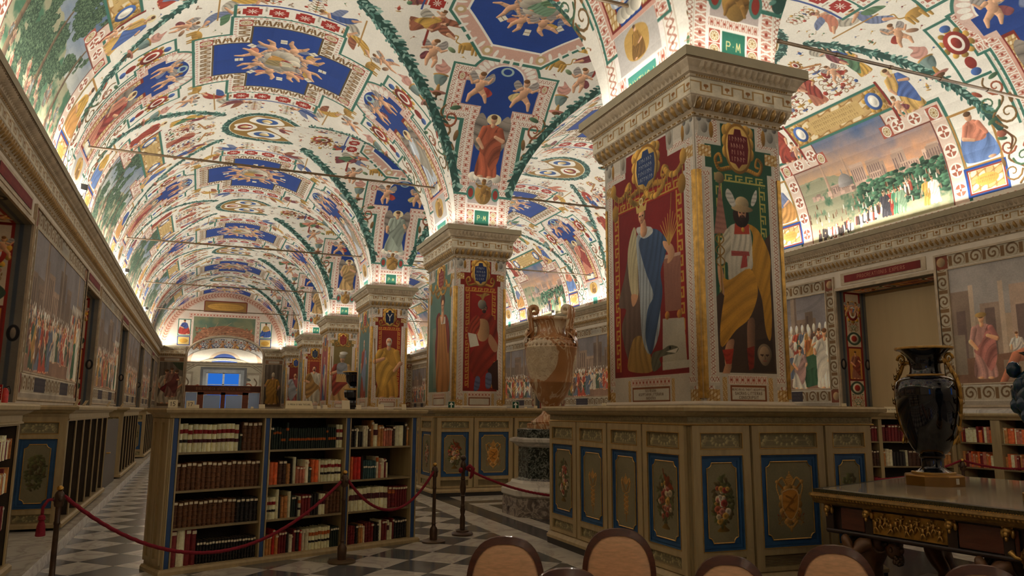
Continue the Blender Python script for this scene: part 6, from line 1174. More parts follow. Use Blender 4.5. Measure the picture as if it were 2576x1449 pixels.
def cabinet(label, plan, runs, depth=.42):
    """plan: corner points anticlockwise seen from above so the outside is on the right; runs: per side list of (s0, s1, art, grille)"""
    root = grp('book_cabinet', (plan[1][0], plan[1][1], 0)); tag(root, label, 'cabinet', 'painted cabinets round the pillars'); inv = Matrix.Translation((-plan[1][0], -plan[1][1], 0))
    def fix(o): o.parent = root; o.matrix_parent_inverse = inv; return o
    body = MB()
    for (a, b), rn in zip(zip(plan, plan[1:]), runs):
        u = (Vector(b) - Vector(a)); L = u.length; u.normalize(); n = Vector((u.y, -u.x)); body.obox(a, u, -n, L, depth, .0, 1.40)
    fix(body.build('carcass', M['wood2']))
    mb = MB(); polyrun(mb, cornice_prof(1.395), plan); fix(mb.build('cornice', M['wood'], None, 30))
    mb = MB(); polyrun(mb, [(.008, 1.417), (.014, 1.42), (.014, 1.462), (.008, 1.465)], plan); fix(mb.build('carved_frieze', mat('carved_frieze', rgb(146, 132, 96), .6, vary=.4, scale=30, bump=1.0, bscale=60)))
    mb = MB(); polyrun(mb, [(.022, 1.392), (.026, 1.398), (.022, 1.404)], plan); fix(mb.build('gilt_line', M['giltb']))
    mb = MB(); mb.mi = 0; polyrun(mb, [(.0, .066), (.05, .066), (.06, .07), (.06, .10), (.03, .13), (.01, .15), (0, .15)], plan); mb.mi = 1; polyrun(mb, [(0, 0), (.05, 0), (.05, .066), (0, .066)], plan); fix(mb.build('base_moulding', [M['wood'], M['black']]))
    for (a, b), rn in zip(zip(plan, plan[1:]), runs):
        u = Vector(b) - Vector(a); n = Vector((u.y, -u.x)); F = Face(a, u, n)
        for s0, s1, kind, gr in rn: fix(door(None, F, s0, s1, kind, gr))
    top = MB(); n = len(plan); P2 = [Vector(p) for p in plan]; off = []
    for i, p in enumerate(P2):
        d0 = (p - P2[i - 1]).normalized() if i else (P2[1] - p).normalized(); d1 = (P2[i + 1] - p).normalized() if i < n - 1 else d0; n0, n1 = Vector((d0.y, -d0.x)), Vector((d1.y, -d1.x)); m = n0 + n1; m = m / max(.3, m.dot(n0)); off.append((p + m * .1, p - m * (depth + .15)))
    for i in range(n - 1):
        q = [off[i][0], off[i + 1][0], off[i + 1][1], off[i][1]]; q = q if sum(q[k].x * q[(k + 1) % 4].y - q[(k + 1) % 4].x * q[k].y for k in range(4)) > 0 else q[::-1]; top.prism([tuple(v) for v in q], 1.545, 1.566)
    fix(top.build('top_board', M['wood']))
    return root
# nearest pillar: left flank runs back along the hall, front faces the chairs
C1 = cabinet('nearest painted cabinet, olive and blue doors with flowers and gold arms, behind the chairs', [(3.92, 8.40), (3.90, 5.58), (5.90, 5.50), (6.5, 8.0)],
    [[(.02, .72, 'flowers', False), (.74, 1.42, 'keys', False), (1.44, 2.10, 'keys', False), (2.12, 2.80, 'bird', False)], [(.02, .61, 'flowers', False), (.63, 1.42, 'arms', True), (1.44, 1.97, 'bush', False)], [(.1, 1.2, 'flowers', False), (1.3, 2.4, 'keys', False)]])
C2 = cabinet('far painted cabinet with bird panel and gold arms, behind the turned rope post', [(3.90, 15.9), (3.94, 13.36), (6.6, 13.36), (6.9, 15.9)],
    [[(.05, .85, 'keys', False), (.9, 1.68, 'bush', False), (1.72, 2.5, 'flowers', False)], [(.03, .72, 'bird', True), (.74, 1.50, 'arms', True), (1.53, 2.4, 'flowers', True)], [(.1, 1.2, 'keys', False), (1.25, 2.4, 'flowers', False)]])
for k in range(2, 5):
    c = cp(C2); c.location.y += BAY * (k - 1); tag(c, 'painted cabinet round the %s pillar, hidden behind the dark bookcase' % ('third', 'fourth', 'fifth')[k - 2])
# ------------------------------------------------------------------ books: one of each kind, then copied along the shelves
ORD = ['', 'first', 'second', 'third', 'fourth', 'fifth', 'sixth', 'seventh', 'eighth', 'ninth', 'tenth', 'eleventh', 'twelfth', 'thirteenth', 'fourteenth', 'fifteenth', 'sixteenth', 'seventeenth', 'eighteenth', 'nineteenth', 'twentieth', 'twenty-first', 'twenty-second', 'twenty-third', 'twenty-fourth', 'twenty-fifth', 'twenty-sixth', 'twenty-seventh', 'twenty-eighth', 'twenty-ninth', 'thirtieth', 'thirty-first', 'thirty-second']
def spine_pts(k=5): return [(-.5 + i / (k - 1), -.10 * math.sin(math.pi * i / (k - 1)) ** .8) for i in range(k)]
def book_mesh(ribs):
    b = MB(); sp = spine_pts(); p = sp + [(.5, 1), (.42, 1), (.42, .1), (-.42, .1), (-.42, 1), (-.5, 1)]
    v = [(x, y, z) for z in (0, 1) for x, y in p]; n = len(p); b.idx(v, [(i, (i + 1) % n, n + (i + 1) % n, n + i) for i in range(n)])
    for z in (0, 1): q = [(x, y, z) for x, y in sp + [(.42, .1), (-.42, .1)]]; b.face(q if z else q[::-1]); 
    for s in (-1, 1):
        for z in (0, 1): q = [(s * .42, .1, z), (s * .5, 0, z), (s * .5, 1, z), (s * .42, 1, z)]; b.face(q)
    b.mi = 1; b.box(-.42, .1, .015, .42, .97, .975)
    if ribs:
        b.mi = 0
        for z in (.1, .28, .45, .62, .79): q = [(x * 1.02, y - .035, zz) for zz in (z - .012, z + .012) for x, y in sp]; b.idx(q, [(i, i + 1, 6 + i, 5 + i) for i in range(4)]); b.idx([(x * 1.0, y, z - .02) for x, y in sp] + [(x * 1.02, y - .035, z - .012) for x, y in sp], [(i, i + 1, 6 + i, 5 + i) for i in range(4)]); b.idx([(x * 1.02, y - .035, z + .012) for x, y in sp] + [(x, y, z + .02) for x, y in sp], [(i, i + 1, 6 + i, 5 + i) for i in range(4)])
    me = b.mesh('book', [M['plaster'], M['pages']]); return me
M['pages'] = mat('page_edges', rgb(196, 178, 138), .9, vary=.15, scale=40, stretch=(40, 1, 1))
bm_band = MB(); q = [(x * 1.03, y - .03, z) for z in (0, 1) for x, y in spine_pts()]; bm_band.idx(q, [(i, i + 1, 6 + i, 5 + i) for i in range(4)]); BAND = bm_band.mesh('title_band', [M['paper']])
LAB = MB().box(-.36, -.128, 0, .36, -.06, 1).mesh('shelf_label', [M['paper']])
BK = {False: book_mesh(False), True: book_mesh(True)}
def leather(n, c, **k): M[n] = mat('cover_' + n, rgb(*[min(255, v * 1.28 + 6) for v in c]), .5, vary=.3, scale=26, bump=.25, bscale=120, rand=.22, **k)
for n, c in dict(vellum=(206, 188, 146), brown=(84, 54, 32), dkbrown=(58, 36, 24), green=(30, 40, 34), blackc=(30, 26, 24), maroon=(92, 26, 28), redc=(150, 34, 26), tan=(150, 104, 58), teal=(40, 62, 62), cream=(196, 180, 148), orange=(176, 84, 44), rose=(150, 92, 72)).items(): leather(n, c)
for n, c in dict(b_red=(142, 26, 28), b_maroon=(78, 22, 30), b_black=(34, 28, 26), b_orange=(190, 100, 44), b_pale=(206, 178, 130), b_white=(226, 216, 190)).items(): M[n] = mat('band_' + n[2:], rgb(*c), .6, vary=.1)
# style: (cover, ribbed, [(band material, z0, z1)], label z or None, words)
ST = dict(
    vr=('vellum', 0, [('b_red', .66, .80), ('b_maroon', .34, .46)], None, 'cream vellum book with red and maroon bands'), vk=('vellum', 0, [('b_red', .66, .80), ('b_black', .34, .44)], None, 'cream vellum book with red and black bands'),
    vm=('vellum', 0, [('b_maroon', .5, .74)], None, 'cream book with one broad dark red band'), vo=('vellum', 0, [('b_orange', .66, .82), ('b_black', .34, .44)], None, 'cream book with orange and dark bands'),
    v=('vellum', 0, [], None, 'plain cream vellum book'), vw=('cream', 0, [], .86, 'pale book with white label'), vt=('cream', 0, [('b_orange', .76, .96)], None, 'tall pale book with orange top patch'),
    b=('brown', 1, [], .90, 'brown ribbed leather book with white label'), bd=('dkbrown', 1, [], .90, 'dark brown ribbed book with white label'), bp=('brown', 1, [], None, 'plain brown ribbed leather book'),
    g=('green', 0, [('b_orange', .40, .52)], None, 'dark green book with orange label band'), gt=('green', 0, [('b_orange', .70, .80)], None, 'dark green book with high orange band'), gw=('green', 0, [], .86, 'dark green book with white label'),
    k=('blackc', 1, [], .86, 'black book with white label near its top'), kp=('blackc', 0, [], None, 'plain black book'), m=('maroon', 0, [], .88, 'maroon book with white label'), mp=('maroon', 1, [], None, 'plain maroon ribbed book'),
    r=('redc', 0, [], .90, 'bright red book with white label'), rp=('redc', 0, [], None, 'plain red book'), t=('tan', 1, [], None, 'tan leather book'), tw=('tan', 0, [], .86, 'tan book with white label'), o=('orange', 0, [], None, 'orange-brown book'),
    te=('teal', 0, [], .62, 'dark teal book with white middle label'), mr=('maroon', 1, [('b_orange', .68, .84)], .9, 'maroon book with orange title patch'), ro=('rose', 0, [], .9, 'rose-brown book with white label'), rr=('rose', 1, [], None, 'plain rose-brown book'))
PROTO = {}
def proto(st):
    if st in PROTO: return PROTO[st]
    cv, rb, bands, lz, w_ = ST[st]; o = bpy.data.objects.new('book', BK[bool(rb)]); o.data = BK[bool(rb)]; ms = o.material_slots
    COL.objects.link(o); ms[0].link = 'OBJECT'; ms[0].material = M[cv]
    for bn, z0, z1 in bands:
        c = bpy.data.objects.new('title_band', BAND); COL.objects.link(c); c.parent = o; c.location = (0, 0, z0); c.scale = (1, 1, z1 - z0); c.material_slots[0].link = 'OBJECT'; c.material_slots[0].material = M[bn]
    if lz: c = bpy.data.objects.new('shelf_label', LAB); COL.objects.link(c); c.parent = o; c.location = (0, 0, lz - .02); c.scale = (1, 1, .09)
    PROTO[st] = o; o['used'] = 0; return o
def put(st, F, s, z, th, dp, h, inset, lean=0):
    p = proto(st)
    if p['used']: o = cp(p)
    else: o = p
    p['used'] = 1
    q = F.P(s, z, -inset); o.location = q; ang = math.atan2(F.u.y, F.u.x); o.rotation_euler = (0, lean, ang); o.scale = (th, dp, h)
    return o
RB = random.Random(5)
def expand(spec):
    """'12vr.050.265 1kp...' -> list of (style, thickness, height)"""
    out = []
    for tok in spec.split():
        n, rest = '', tok
        while rest[0].isdigit(): n += rest[0]; rest = rest[1:]
        st, th, h = rest.split('.'); out += [(st, float('.' + th), float('.' + h))] * int(n or 1)
    return out
def shelf_row(F, s0, s1, z, spec, where, grp_name, inset=.03, dp=.2, stuff=None, fill=True, cat=True):
    lst = expand(spec); tot = sum(t for _, t, _ in lst); k = (s1 - s0 - .008) / tot if fill else min(1, (s1 - s0 - .008) / tot); s = s0 + .004
    for i, (st, th, h) in enumerate(lst):
        th *= k; j = 1 + RB.uniform(-.025, .025) if h > .1 else 1; o = put(st, F, s + th / 2, z, th * .95, dp * RB.uniform(.9, 1.02), h * j, inset + RB.uniform(0, .012))
        tag(o, '%s, %s from left, %s' % (ST[st][4], ORD[i + 1], where), 'book', grp_name); s += th
# ------------------------------------------------------------------ the dark bookcase in front
SZ = [1.10, .745, .405, .055]
def bookcase(label, o, u, L, bays, name='bookcase', depth=.45, ends=True, pil=True):
    F = Face(o, u, (u[1], -u[0])); root = grp(name, (o[0], o[1], 0)); tag(root, label, 'bookcase'); inv = Matrix.Translation((-o[0], -o[1], 0))
    def bl(mb, nm, mt, sm=False, par=None):
        x = mb.build(nm, mt, None, sm); x.parent = par or root
        if par is None: x.matrix_parent_inverse = inv
        return x
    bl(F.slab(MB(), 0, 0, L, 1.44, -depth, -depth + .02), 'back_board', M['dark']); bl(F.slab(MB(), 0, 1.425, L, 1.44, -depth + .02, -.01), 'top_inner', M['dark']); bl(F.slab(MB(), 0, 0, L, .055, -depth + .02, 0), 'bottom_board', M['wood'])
    edges = [0] + [v for b in bays for v in b] + [L]
    for i in range(0, len(edges), 2):
        a, b = edges[i], edges[i + 1]; d = bl(F.slab(MB(), a, .055, b, 1.425, -depth + .02, 0), 'divider', M['wood'])
        if pil and b - a > .05: g = MB(); m = (b - a) * .22; F.slab(g, a + m, .03, b - m, 1.425, 0, .006); x = g.build('navy_strip', M['navy'], None); x.parent = d; x.matrix_parent_inverse = Matrix(); g = MB(); F.fr(g, a, .0, b, 1.44, m * .8, 0, .012); x = g.build('strip_frame', M['wood'], None); x.parent = d
    for a, b in bays:
        for z in SZ[:3]: bl(F.slab(MB(), a, z - .02, b, z, -depth + .02, -.006), 'shelf', M['wood2'])
    if ends:
        g = MB(); W = depth; n = F.n; E = Face((o[0] - n.x * depth, o[1] - n.y * depth), (n.x, n.y), (-F.u.x, -F.u.y)) ; E.slab(g, 0, 0, W, 1.44, 0, .012)
        for a, b in ((.01, W / 2 - .006), (W / 2 + .006, W - .01)): E.fr(g, a, .09, b, 1.42, .04, .012, .03)
        bl(g, 'end_panel', M['wood'])
    P0 = [F.P(0, 0, -depth)[:2], F.P(0, 0, 0)[:2], F.P(L, 0, 0)[:2], F.P(L, 0, -depth)[:2]]
    g = MB(); polyrun(g, [(0, 1.42), (.03, 1.425), (.035, 1.44), (.05, 1.46), (.085, 1.475), (.095, 1.50), (.09, 1.515), (0, 1.515)], P0); bl(g, 'cornice', M['wood'], 30)
    g = MB(); polyrun(g, [(.002, 0), (.045, 0), (.045, .03), (.03, .05), (.002, .055)], P0); bl(g, 'plinth', M['wood']); bl(F.slab(MB(), -.05, 1.505, L + .05, 1.518, -depth - .05, .05), 'top_board', M['wood'])
    return root, F
U1 = (.934, .3572); BC1, F1 = bookcase('long dark wooden bookcase of three bays standing behind the rope on marble', (-.226, 7.95), U1, 2.835, [(.072, .915), (.987, 1.861), (1.931, 2.751)])
ROWS = {
    'left': ['2vk.055.265 11vr.052.262 1gw.035.17 4b.058.285', '17b.050.255', '13b.048.235 5k.046.235', '1m.07.33 1v.085.335 2m.06.33 20k.033.205'],
    'middle': ['2gw.03.235 3gt.035.225 2g.032.215 1gt.04.275 17g.031.215 1gt.03.23 4g.03.215 2vr.05.245', '1v.03.25 2o.05.225 2bd.05.235 1t.05.21 1kp.02.25 1v.045.265 3ro.036.165 1vw.045.235 1gw.035.16 2o.045.235 1v.025.235 6vk.045.225', '3vk.042.22 1v.04.285 1kp.025.21 2t.042.215 1v.045.255 2gw.028.22 1kp.028.2 1vo.045.2 3m.04.215 3kp.035.22 2vm.045.215 4bp.05.23', '1v.03.18 2tw.04.19 1r.035.24 1tw.045.2 3m.033.215 1kp.04.2 1vw.05.17 1m.04.23 1k.04.23 1r.035.2 2vw.045.215 7vo.042.215 4gw.03.205'],
    'right': ['1tw.025.18 2k.032.215 1vw.03.21 2kp.03.165 2vw.035.235 1bd.03.2 1tw.04.29 1vm.06.25 2tw.035.235 4ro.03.205 1bd.04.22 2v.06.235 1k.035.265 1tw.035.22', '1mp.045.22 1o.05.25 2rp.06.24 1kp.02.25 6te.036.2 1vt.05.235 1ro.03.175 2vw.03.215 1m.03.21 1v.03.17', '1vm.045.225 9vm.058.24 2mr.05.235 5m.036.23', '4mp.034.19 1k.04.2 2tw.035.2 1v.022.18 2mp.042.21 1m.042.2 1kp.035.18 1k.035.2 1v.04.23 2m.04.215 1vm.03.21 1v.045.18 1m.03.22 5k.036.215']}
for bay, (a, b) in zip(('left', 'middle', 'right'), [(.072, .915), (.987, 1.861), (1.931, 2.751)]):
    for r, z in enumerate(SZ):
        nm = ('top', 'second', 'third', 'bottom')[r]; end = b - .28 if (bay, r) == ('right', 1) else b
        shelf_row(F1, a, end, z, ROWS[bay][r], '%s shelf, %s bay' % (nm, bay), 'books on the %s shelf of the %s bay' % (nm, bay), inset=.045)
# ------------------------------------------------------------------ bookcases in the right aisle, behind the table
BC2, F2 = bookcase('bookcase behind the black vase, its front turned towards the chairs', (8.95, 8.66), (.936, -.352), 1.52, [(.04, .38), (.43, 1.46)], depth=.35, pil=False)
BC3, F3 = bookcase('long bookcase at the right edge, running away behind the marble table', (10.42, 8.16), (0, -1), 3.2, [(.06, .56), (.70, 1.52), (1.62, 2.4)], depth=.35, pil=False)
NR = ["4ro.035.23 2bd.04.2 2m.045.22", "3vw.04.23 2kp.03.2 3bd.04.22", "8mp.03.18", "4bd.04.2"]
B2R = ["1m.05.25 1mp.03.2 5m.038.24 1k.035.24 1m.04.24 1vw.04.22 6bd.045.23 4tw.04.22", "1tw.03.22 2vw.04.24 4kp.035.2 1v.03.23 5bd.045.22 3b.045.23 3tw.04.2", "9mp.035.17 1v.02.2 11bd.032.18", "14bd.04.2"]
B3R = [["8rr.03.215 8rr.03.225"], ["17t.03.225"], ["8m.045.16 3bd.05.15"], ["6bd.05.2"]]
for r, nm in enumerate(('top', 'second', 'third', 'bottom')):
    z = SZ[r]
    if r < 3:
        shelf_row(F2, .04, .38, z, NR[r], 'narrow bay behind vase, %s' % nm, 'books in the narrow right bay, %s shelf' % nm, dp=.16)
        shelf_row(F2, .43, 1.46, z, B2R[r], 'wide bay behind vase, %s' % nm, 'books behind the vase, %s shelf' % nm, dp=.16)
# everything beyond the three hundred largest is one object per bookcase
def book_mass(name, F, rows, cols, dp=.16, inset=.03, seed=0):
    r = random.Random(seed); b = MB(); mats = [M[c] for c in cols] + [M['pages'], M['b_white']]
    for s0, s1, z, hh in rows:
        s = s0 + .005
        while s < s1 - .03:
            t = r.uniform(.025, .05); h = hh * r.uniform(.8, 1.1); b.mi = r.randrange(len(cols)); i = inset + r.uniform(0, .02)
            p = [F.P(s + t * (.5 + x) * .96, 0, -i - .03 * (1 + y * 8) if 0 else -i + (-y) * .03)[:2] for x, y in spine_pts()] + [F.P(s + t * .98, 0, -i - dp)[:2], F.P(s + t * .02, 0, -i - dp)[:2]]
            b.prism(p if sum(p[k][0] * p[(k + 1) % 7][1] - p[(k + 1) % 7][0] * p[k][1] for k in range(7)) > 0 else p[::-1], z, z + h)
            if r.random() < .5: b.mi = len(cols) + 1; F.slab(b, s + t * .2, z + h * .86, s + t * .8, z + h * .95, -i, -i + .006)
            s += t
    return b.build(name, mats)
o = book_mass('books', F3, [(.06, .56, SZ[0], .21), (.06, .56, SZ[1], .22), (.06, .56, SZ[2], .15), (.70, 1.52, SZ[0], .2), (.70, 1.52, SZ[1], .2), (.70, 1.52, SZ[2], .2), (1.62, 2.4, SZ[0], .2), (1.62, 2.4, SZ[1], .2), (.70, 1.52, SZ[3], .2)], ['rose', 'tan', 'orange', 'maroon', 'vellum'], seed=3); tag(o, 'rows of rose and tan books in the bookcase at the right edge', 'books', None, 'stuff')
o = book_mass('books', F2, [(.04, 1.46, SZ[3], .2)], ['brown', 'maroon'], seed=4); tag(o, 'bottom row of brown books behind the marble table', 'books', None, 'stuff')
# ------------------------------------------------------------------ wall bookcases along the left step
XF = -1.43
def wallcase(label, y0, y1, nb, end_art=True, seed=0, ins=.1):
    root = grp('wall_bookcase', (XF, y0, .145)); tag(root, label, 'bookcase', 'bookcases along the left wall'); inv = Matrix.Translation((-XF, -y0, -.145)); F = Face((XF, y0), (0, 1), (1, 0)); L = y1 - y0; D = XF - XL - .03; zb = .145
    def bl(mb, nm, mt, sm=False): x = mb.build(nm, mt, None, sm); x.parent = root; x.matrix_parent_inverse = inv; return x
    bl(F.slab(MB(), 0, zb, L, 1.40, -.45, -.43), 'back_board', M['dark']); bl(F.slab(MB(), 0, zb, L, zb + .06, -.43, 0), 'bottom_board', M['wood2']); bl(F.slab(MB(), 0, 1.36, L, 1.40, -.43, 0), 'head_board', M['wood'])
    w_ = L / nb
    for i in range(nb + 1): s = min(max(i * w_, .035), L - .035); bl(F.slab(MB(), s - .026, zb + .06, s + .026, 1.36, -.014, 0), 'stile', M['wood']); bl(F.slab(MB(), s - .012, zb + .06, s + .012, 1.36, -.43, -.02), 'divider', M['dark'])
    sh = [.50, .80, 1.08]
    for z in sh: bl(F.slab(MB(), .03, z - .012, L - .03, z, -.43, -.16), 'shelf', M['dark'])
    E = Face((XF - D, y0), (1, 0), (0, -1))
    if end_art:
        bl(E.slab(MB(), 0, zb, D, 1.40, -.02, 0), 'end_board', M['wood2']); x = door(None, E, D - .56, D, 'bush'); x.location = (0, 0, .02); x.parent = root; x.matrix_parent_inverse = inv
    else: bl(E.slab(MB(), 0, zb, D, 1.40, -.02, 0), 'end_board', M['wood'])
    E2 = Face((XF, y1), (-1, 0), (0, 1)); bl(E2.slab(MB(), 0, zb, D, 1.40, -.02, 0), 'end_board', M['wood2'])
    g = MB(); polyrun(g, [(o_, z) for o_, z in cornice_prof(1.375)], [(XF - D, y0), (XF, y0), (XF, y1), (XF - D, y1)]); bl(g, 'cornice', M['wood'], 30); bl(MB().box(XF - D, y0 - .1, 1.53, XF + .1, y1 + .1, 1.545), 'top_board', M['wood'])
    g = MB(); polyrun(g, [(0, zb), (.04, zb), (.04, zb + .04), (.02, zb + .06), (0, zb + .06)], [(XF - D, y0), (XF, y0), (XF, y1), (XF - D, y1)]); bl(g, 'plinth', M['wood'])
    o = book_mass('books', F, [(i * w_ + .05, (i + 1) * w_ - (.05 + .3 * ((i * 7 + j * 3) % 3 == 0)), z, .19) for i in range(nb) for j, z in enumerate([zb + .06] + sh)], ['brown', 'dkbrown', 'tan', 'maroon', 'cream', 'blackc'] if ins > .05 else ['vellum', 'cream', 'tan', 'maroon'], .2, ins, seed); tag(o, 'mixed volumes inside %s' % label, 'books', None, 'stuff')
wallcase('nearest left bookcase, cut off by the picture edge', 3.2, 7.83, 6, True, 1, .03)
wallcase('second left bookcase, its end painted with a blue-bordered flower panel', 10.46, 14.78, 6, True, 2)
wallcase('third left bookcase, beyond the grey door panel', 17.66, 21.84, 6, True, 3)
for k in range(3): wallcase('%s left bookcase, far down the aisle' % ('fourth', 'fifth', 'last')[k], 24.9 + 8.6 * k, 30.0 + 8.6 * k, 6, True, 4 + k)
g = MB().box(XL + .01, YBEG, 1.38, XL + .62, YEND - .05, 1.50); g.extr([(0, 1.38), (.06, 1.40), (.08, 1.46), (.12, 1.48), (.12, 1.53), (0, 1.53)], (XL + .62, YBEG), (XL + .62, YEND - .05), (1, 0)); tag(g.build('trim_5', M['wood']), kind='structure')
g = MB().box(XR - .42, YBEG, 1.42, XR - .01, YEND - .05, 1.50); g.extr([(0, 1.42), (.04, 1.44), (.06, 1.5), (.1, 1.52), (.1, 1.58), (.05, 1.60), (0, 1.60)], (XR - .42, YBEG), (XR - .42, YEND - .05), (-1, 0)); tag(g.build('trim_6', M['white']), kind='structure')
gd = grp('grey_door', (XF - .06, 15.2, .12)); tag(gd, 'plain grey metal door panel between two left bookcases', 'door'); MB().box(-.03, 0, 0, .02, 2.0, 1.2).build('leaf', mat('grey_door_paint', rgb(88, 82, 76), .45, vary=.05), gd); MB().tube([(.02, .2, .62), (.07, .2, .62), (.07, .32, .62)], .012, 8).build('handle', M['brass'], gd, 40)
# ------------------------------------------------------------------ marble urn on its octagonal pedestal
t = NT('veined_alabaster'); b = t.b; b.inputs['Roughness'].default_value = .3
g = t.n('ShaderNodeNewGeometry'); mp_ = t.n('ShaderNodeMapping'); mp_.inputs['Scale'].default_value = (1, 1, .42); mp_.inputs['Rotation'].default_value = (.3, .5, 0); t.l(g.outputs['Position'], mp_.inputs[0])
n1 = t.n('ShaderNodeTexNoise', Scale=1.9, Detail=6.0, Distortion=.7); t.l(mp_.outputs[0], n1.inputs['Vector'])
br, cr = rgb(176, 124, 78), rgb(226, 206, 172)
col = t.ramp(n1.outputs['Fac'], [(.32, rgb(160, 110, 66)), (.42, br), (.433, cr), (.447, br), (.495, rgb(186, 134, 86)), (.505, cr), (.515, rgb(170, 118, 72)), (.55, br), (.56, cr), (.75, rgb(224, 206, 174))]); 
sep = lambda c_, r0, r1: (lambda d: t.l(g.outputs['Position'], d.inputs[0]) and (setattr(d, 'operation', 'DISTANCE'), setattr(d.inputs[1], 'default_value', c_)) and d.outputs['Value'])(t.n('ShaderNodeVectorMath'))
def patch(col, c_, rad, seed):   # a cream cloud in the stone with a ragged edge
    d = sep(c_, 0, 0); ad = t.n('ShaderNodeMath', operation='MULTIPLY_ADD'); t.l(n1.outputs['Fac'], ad.inputs[0]); ad.inputs[1].default_value = .55; t.l(d, ad.inputs[2]); lt = t.n('ShaderNodeMath', operation='LESS_THAN'); t.l(ad.outputs[0], lt.inputs[0]); lt.inputs[1].default_value = rad + .275
    mx = t.n('ShaderNodeMix', data_type='RGBA'); t.l(lt.outputs[0], mx.inputs['Factor']); t.l(col, mx.inputs[6]); n3 = t.n('ShaderNodeTexNoise', Scale=9.0, Detail=5.0, Distortion=1.5); t.l(g.outputs['Position'], n3.inputs['Vector']); t.l(t.ramp(n3.outputs['Fac'], [(.35, rgb(206, 184, 150)), (.48, rgb(224, 208, 178)), (.5, rgb(180, 148, 112)), (.53, rgb(226, 210, 180))]), mx.inputs[7]); return mx.outputs[2]
col = patch(col, (4.62, 10.52, 2.28), .34, 1); col = patch(col, (5.44, 10.62, 2.2), .2, 2)
t.l(col, b.inputs['Base Color']); ALA = t.m
GRN = marble('green_breccia', rgb(24, 32, 30), rgb(150, 156, 146), 11, .2, .05, .5, .025); VIO = marble('violet_breccia', rgb(60, 48, 48), rgb(176, 164, 150), 4.5, .25, .35, .5, .07)
UX, UY = 5.02, 10.75
pd = grp('urn_pedestal', (UX, UY, 0), .39); tag(pd, 'octagonal pedestal of green and white marble under the tall urn', 'pedestal')
def octa(prof, c=(0, 0, 0)): return MB().lathe(prof, 8, c, True, 0)
octa([(.74, 0), (.74, .26), (.70, .28)]).build('base', VIO, pd); octa([(.72, .27), (.76, .30), (.76, .37), (.70, .42), (.62, .46), (.60, .50)]).build('base_moulding', M['white'], pd); octa([(.52, .49), (.50, .53), (.50, .98), (.51, 1.0)]).build('shaft', GRN, pd); octa([(.50, .98), (.54, 1.0), (.57, 1.03), (.64, 1.06), (.64, 1.10), (.58, 1.12)]).build('cap', M['white'], pd); octa([(.52, 1.11), (.52, 1.24), (.49, 1.25)]).build('plinth_block', GRN, pd)
ur = grp('marble_urn', (UX, UY, 1.25)); tag(ur, 'tall veined brown marble urn with two scroll handles between the front pillars', 'urn')
MB().lathe([(.40, 0), (.40, .07), (.37, .08)], 4, (0, 0, 0), True, 1).build('foot_block', ALA, ur)
MB().lathe([(.30, .07), (.31, .10), (.24, .15), (.15, .22), (.125, .28), (.15, .30), (.15, .32), (.12, .34), (.14, .37), (.20, .43), (.27, .56), (.325, .68), (.335, .69), (.34, .71), (.335, .73), (.365, .88), (.392, 1.04), (.40, 1.20), (.41, 1.215), (.41, 1.235), (.40, 1.245), (.392, 1.30), (.37, 1.34), (.33, 1.375), (.25, 1.42), (.225, 1.47), (.22, 1.56), (.235, 1.62), (.27, 1.655), (.30, 1.665), (.305, 1.69), (.29, 1.705), (.26, 1.70), (.22, 1.66)], 48, (0, 0, 0), False).build('body', ALA, ur, 40)
g = MB(); 
for i in range(34): a = 2 * math.pi * i / 34; g.ball((.396 * math.cos(a), .396 * math.sin(a), 1.275), (.022, .022, .03), 6, 4)
for i in range(26): a = 2 * math.pi * i / 26; g.ball((.352 * math.cos(a), .352 * math.sin(a), 1.355), (.03, .03, .02), 6, 4)
tag(g.build('wave_band', ALA, ur, 'all'), kind='stuff')
for s in (-1, 1):
    a0 = 2.75 if s < 0 else -.75; c, sn = math.cos(a0), math.sin(a0); h = grp('handle', (0, 0, 0), 0, ur)
    for off in (-.065, .065):
        px, py = -sn * off, c * off; T = lambda r, z: (c * r + px, sn * r + py, z); pts = [T(.30, 1.38), T(.30, 1.5), T(.31, 1.62), T(.33, 1.74), T(.335, 1.80)]
        for i in range(15): an = math.pi * (0 + 1.75 * i / 14); rr = .075 * (1 - .62 * i / 14); pts.append(T(.26 + rr * math.cos(an), 1.81 + rr * math.sin(an)))
        MB().tube(pts, [.04, .042, .044, .046, .046] + [.044 - .0016 * i for i in range(15)], 8).build('scroll', ALA, h, 'all')
    g = MB(); R = lambda r, q, z: (c * r - sn * q, sn * r + c * q, z)
    g.idx([R(.27, -.13, 1.5), R(.27, .13, 1.5), R(.37, -.12, 1.40), R(.37, .12, 1.40), R(.42, -.07, 1.31), R(.42, .07, 1.31), R(.425, 0, 1.22), R(.36, 0, 1.47), R(.43, 0, 1.36)], [(0, 2, 7), (7, 3, 1), (0, 7, 1), (2, 8, 7), (7, 8, 3), (2, 4, 8), (8, 5, 3), (4, 6, 8), (8, 6, 5)]); g.build('leaf_mask', ALA, h, 'all')
    g = MB().ball(R(.345, 0, 1.46), (.075, .075, .07), 10, 6); [g.ball(R(.36, q, 1.515), (.03, .03, .02), 6, 4) for q in (-.08, .08)]; g.ball(R(.41, 0, 1.44), (.02, .02, .03), 6, 4); g.build('mask', ALA, h, 'all')
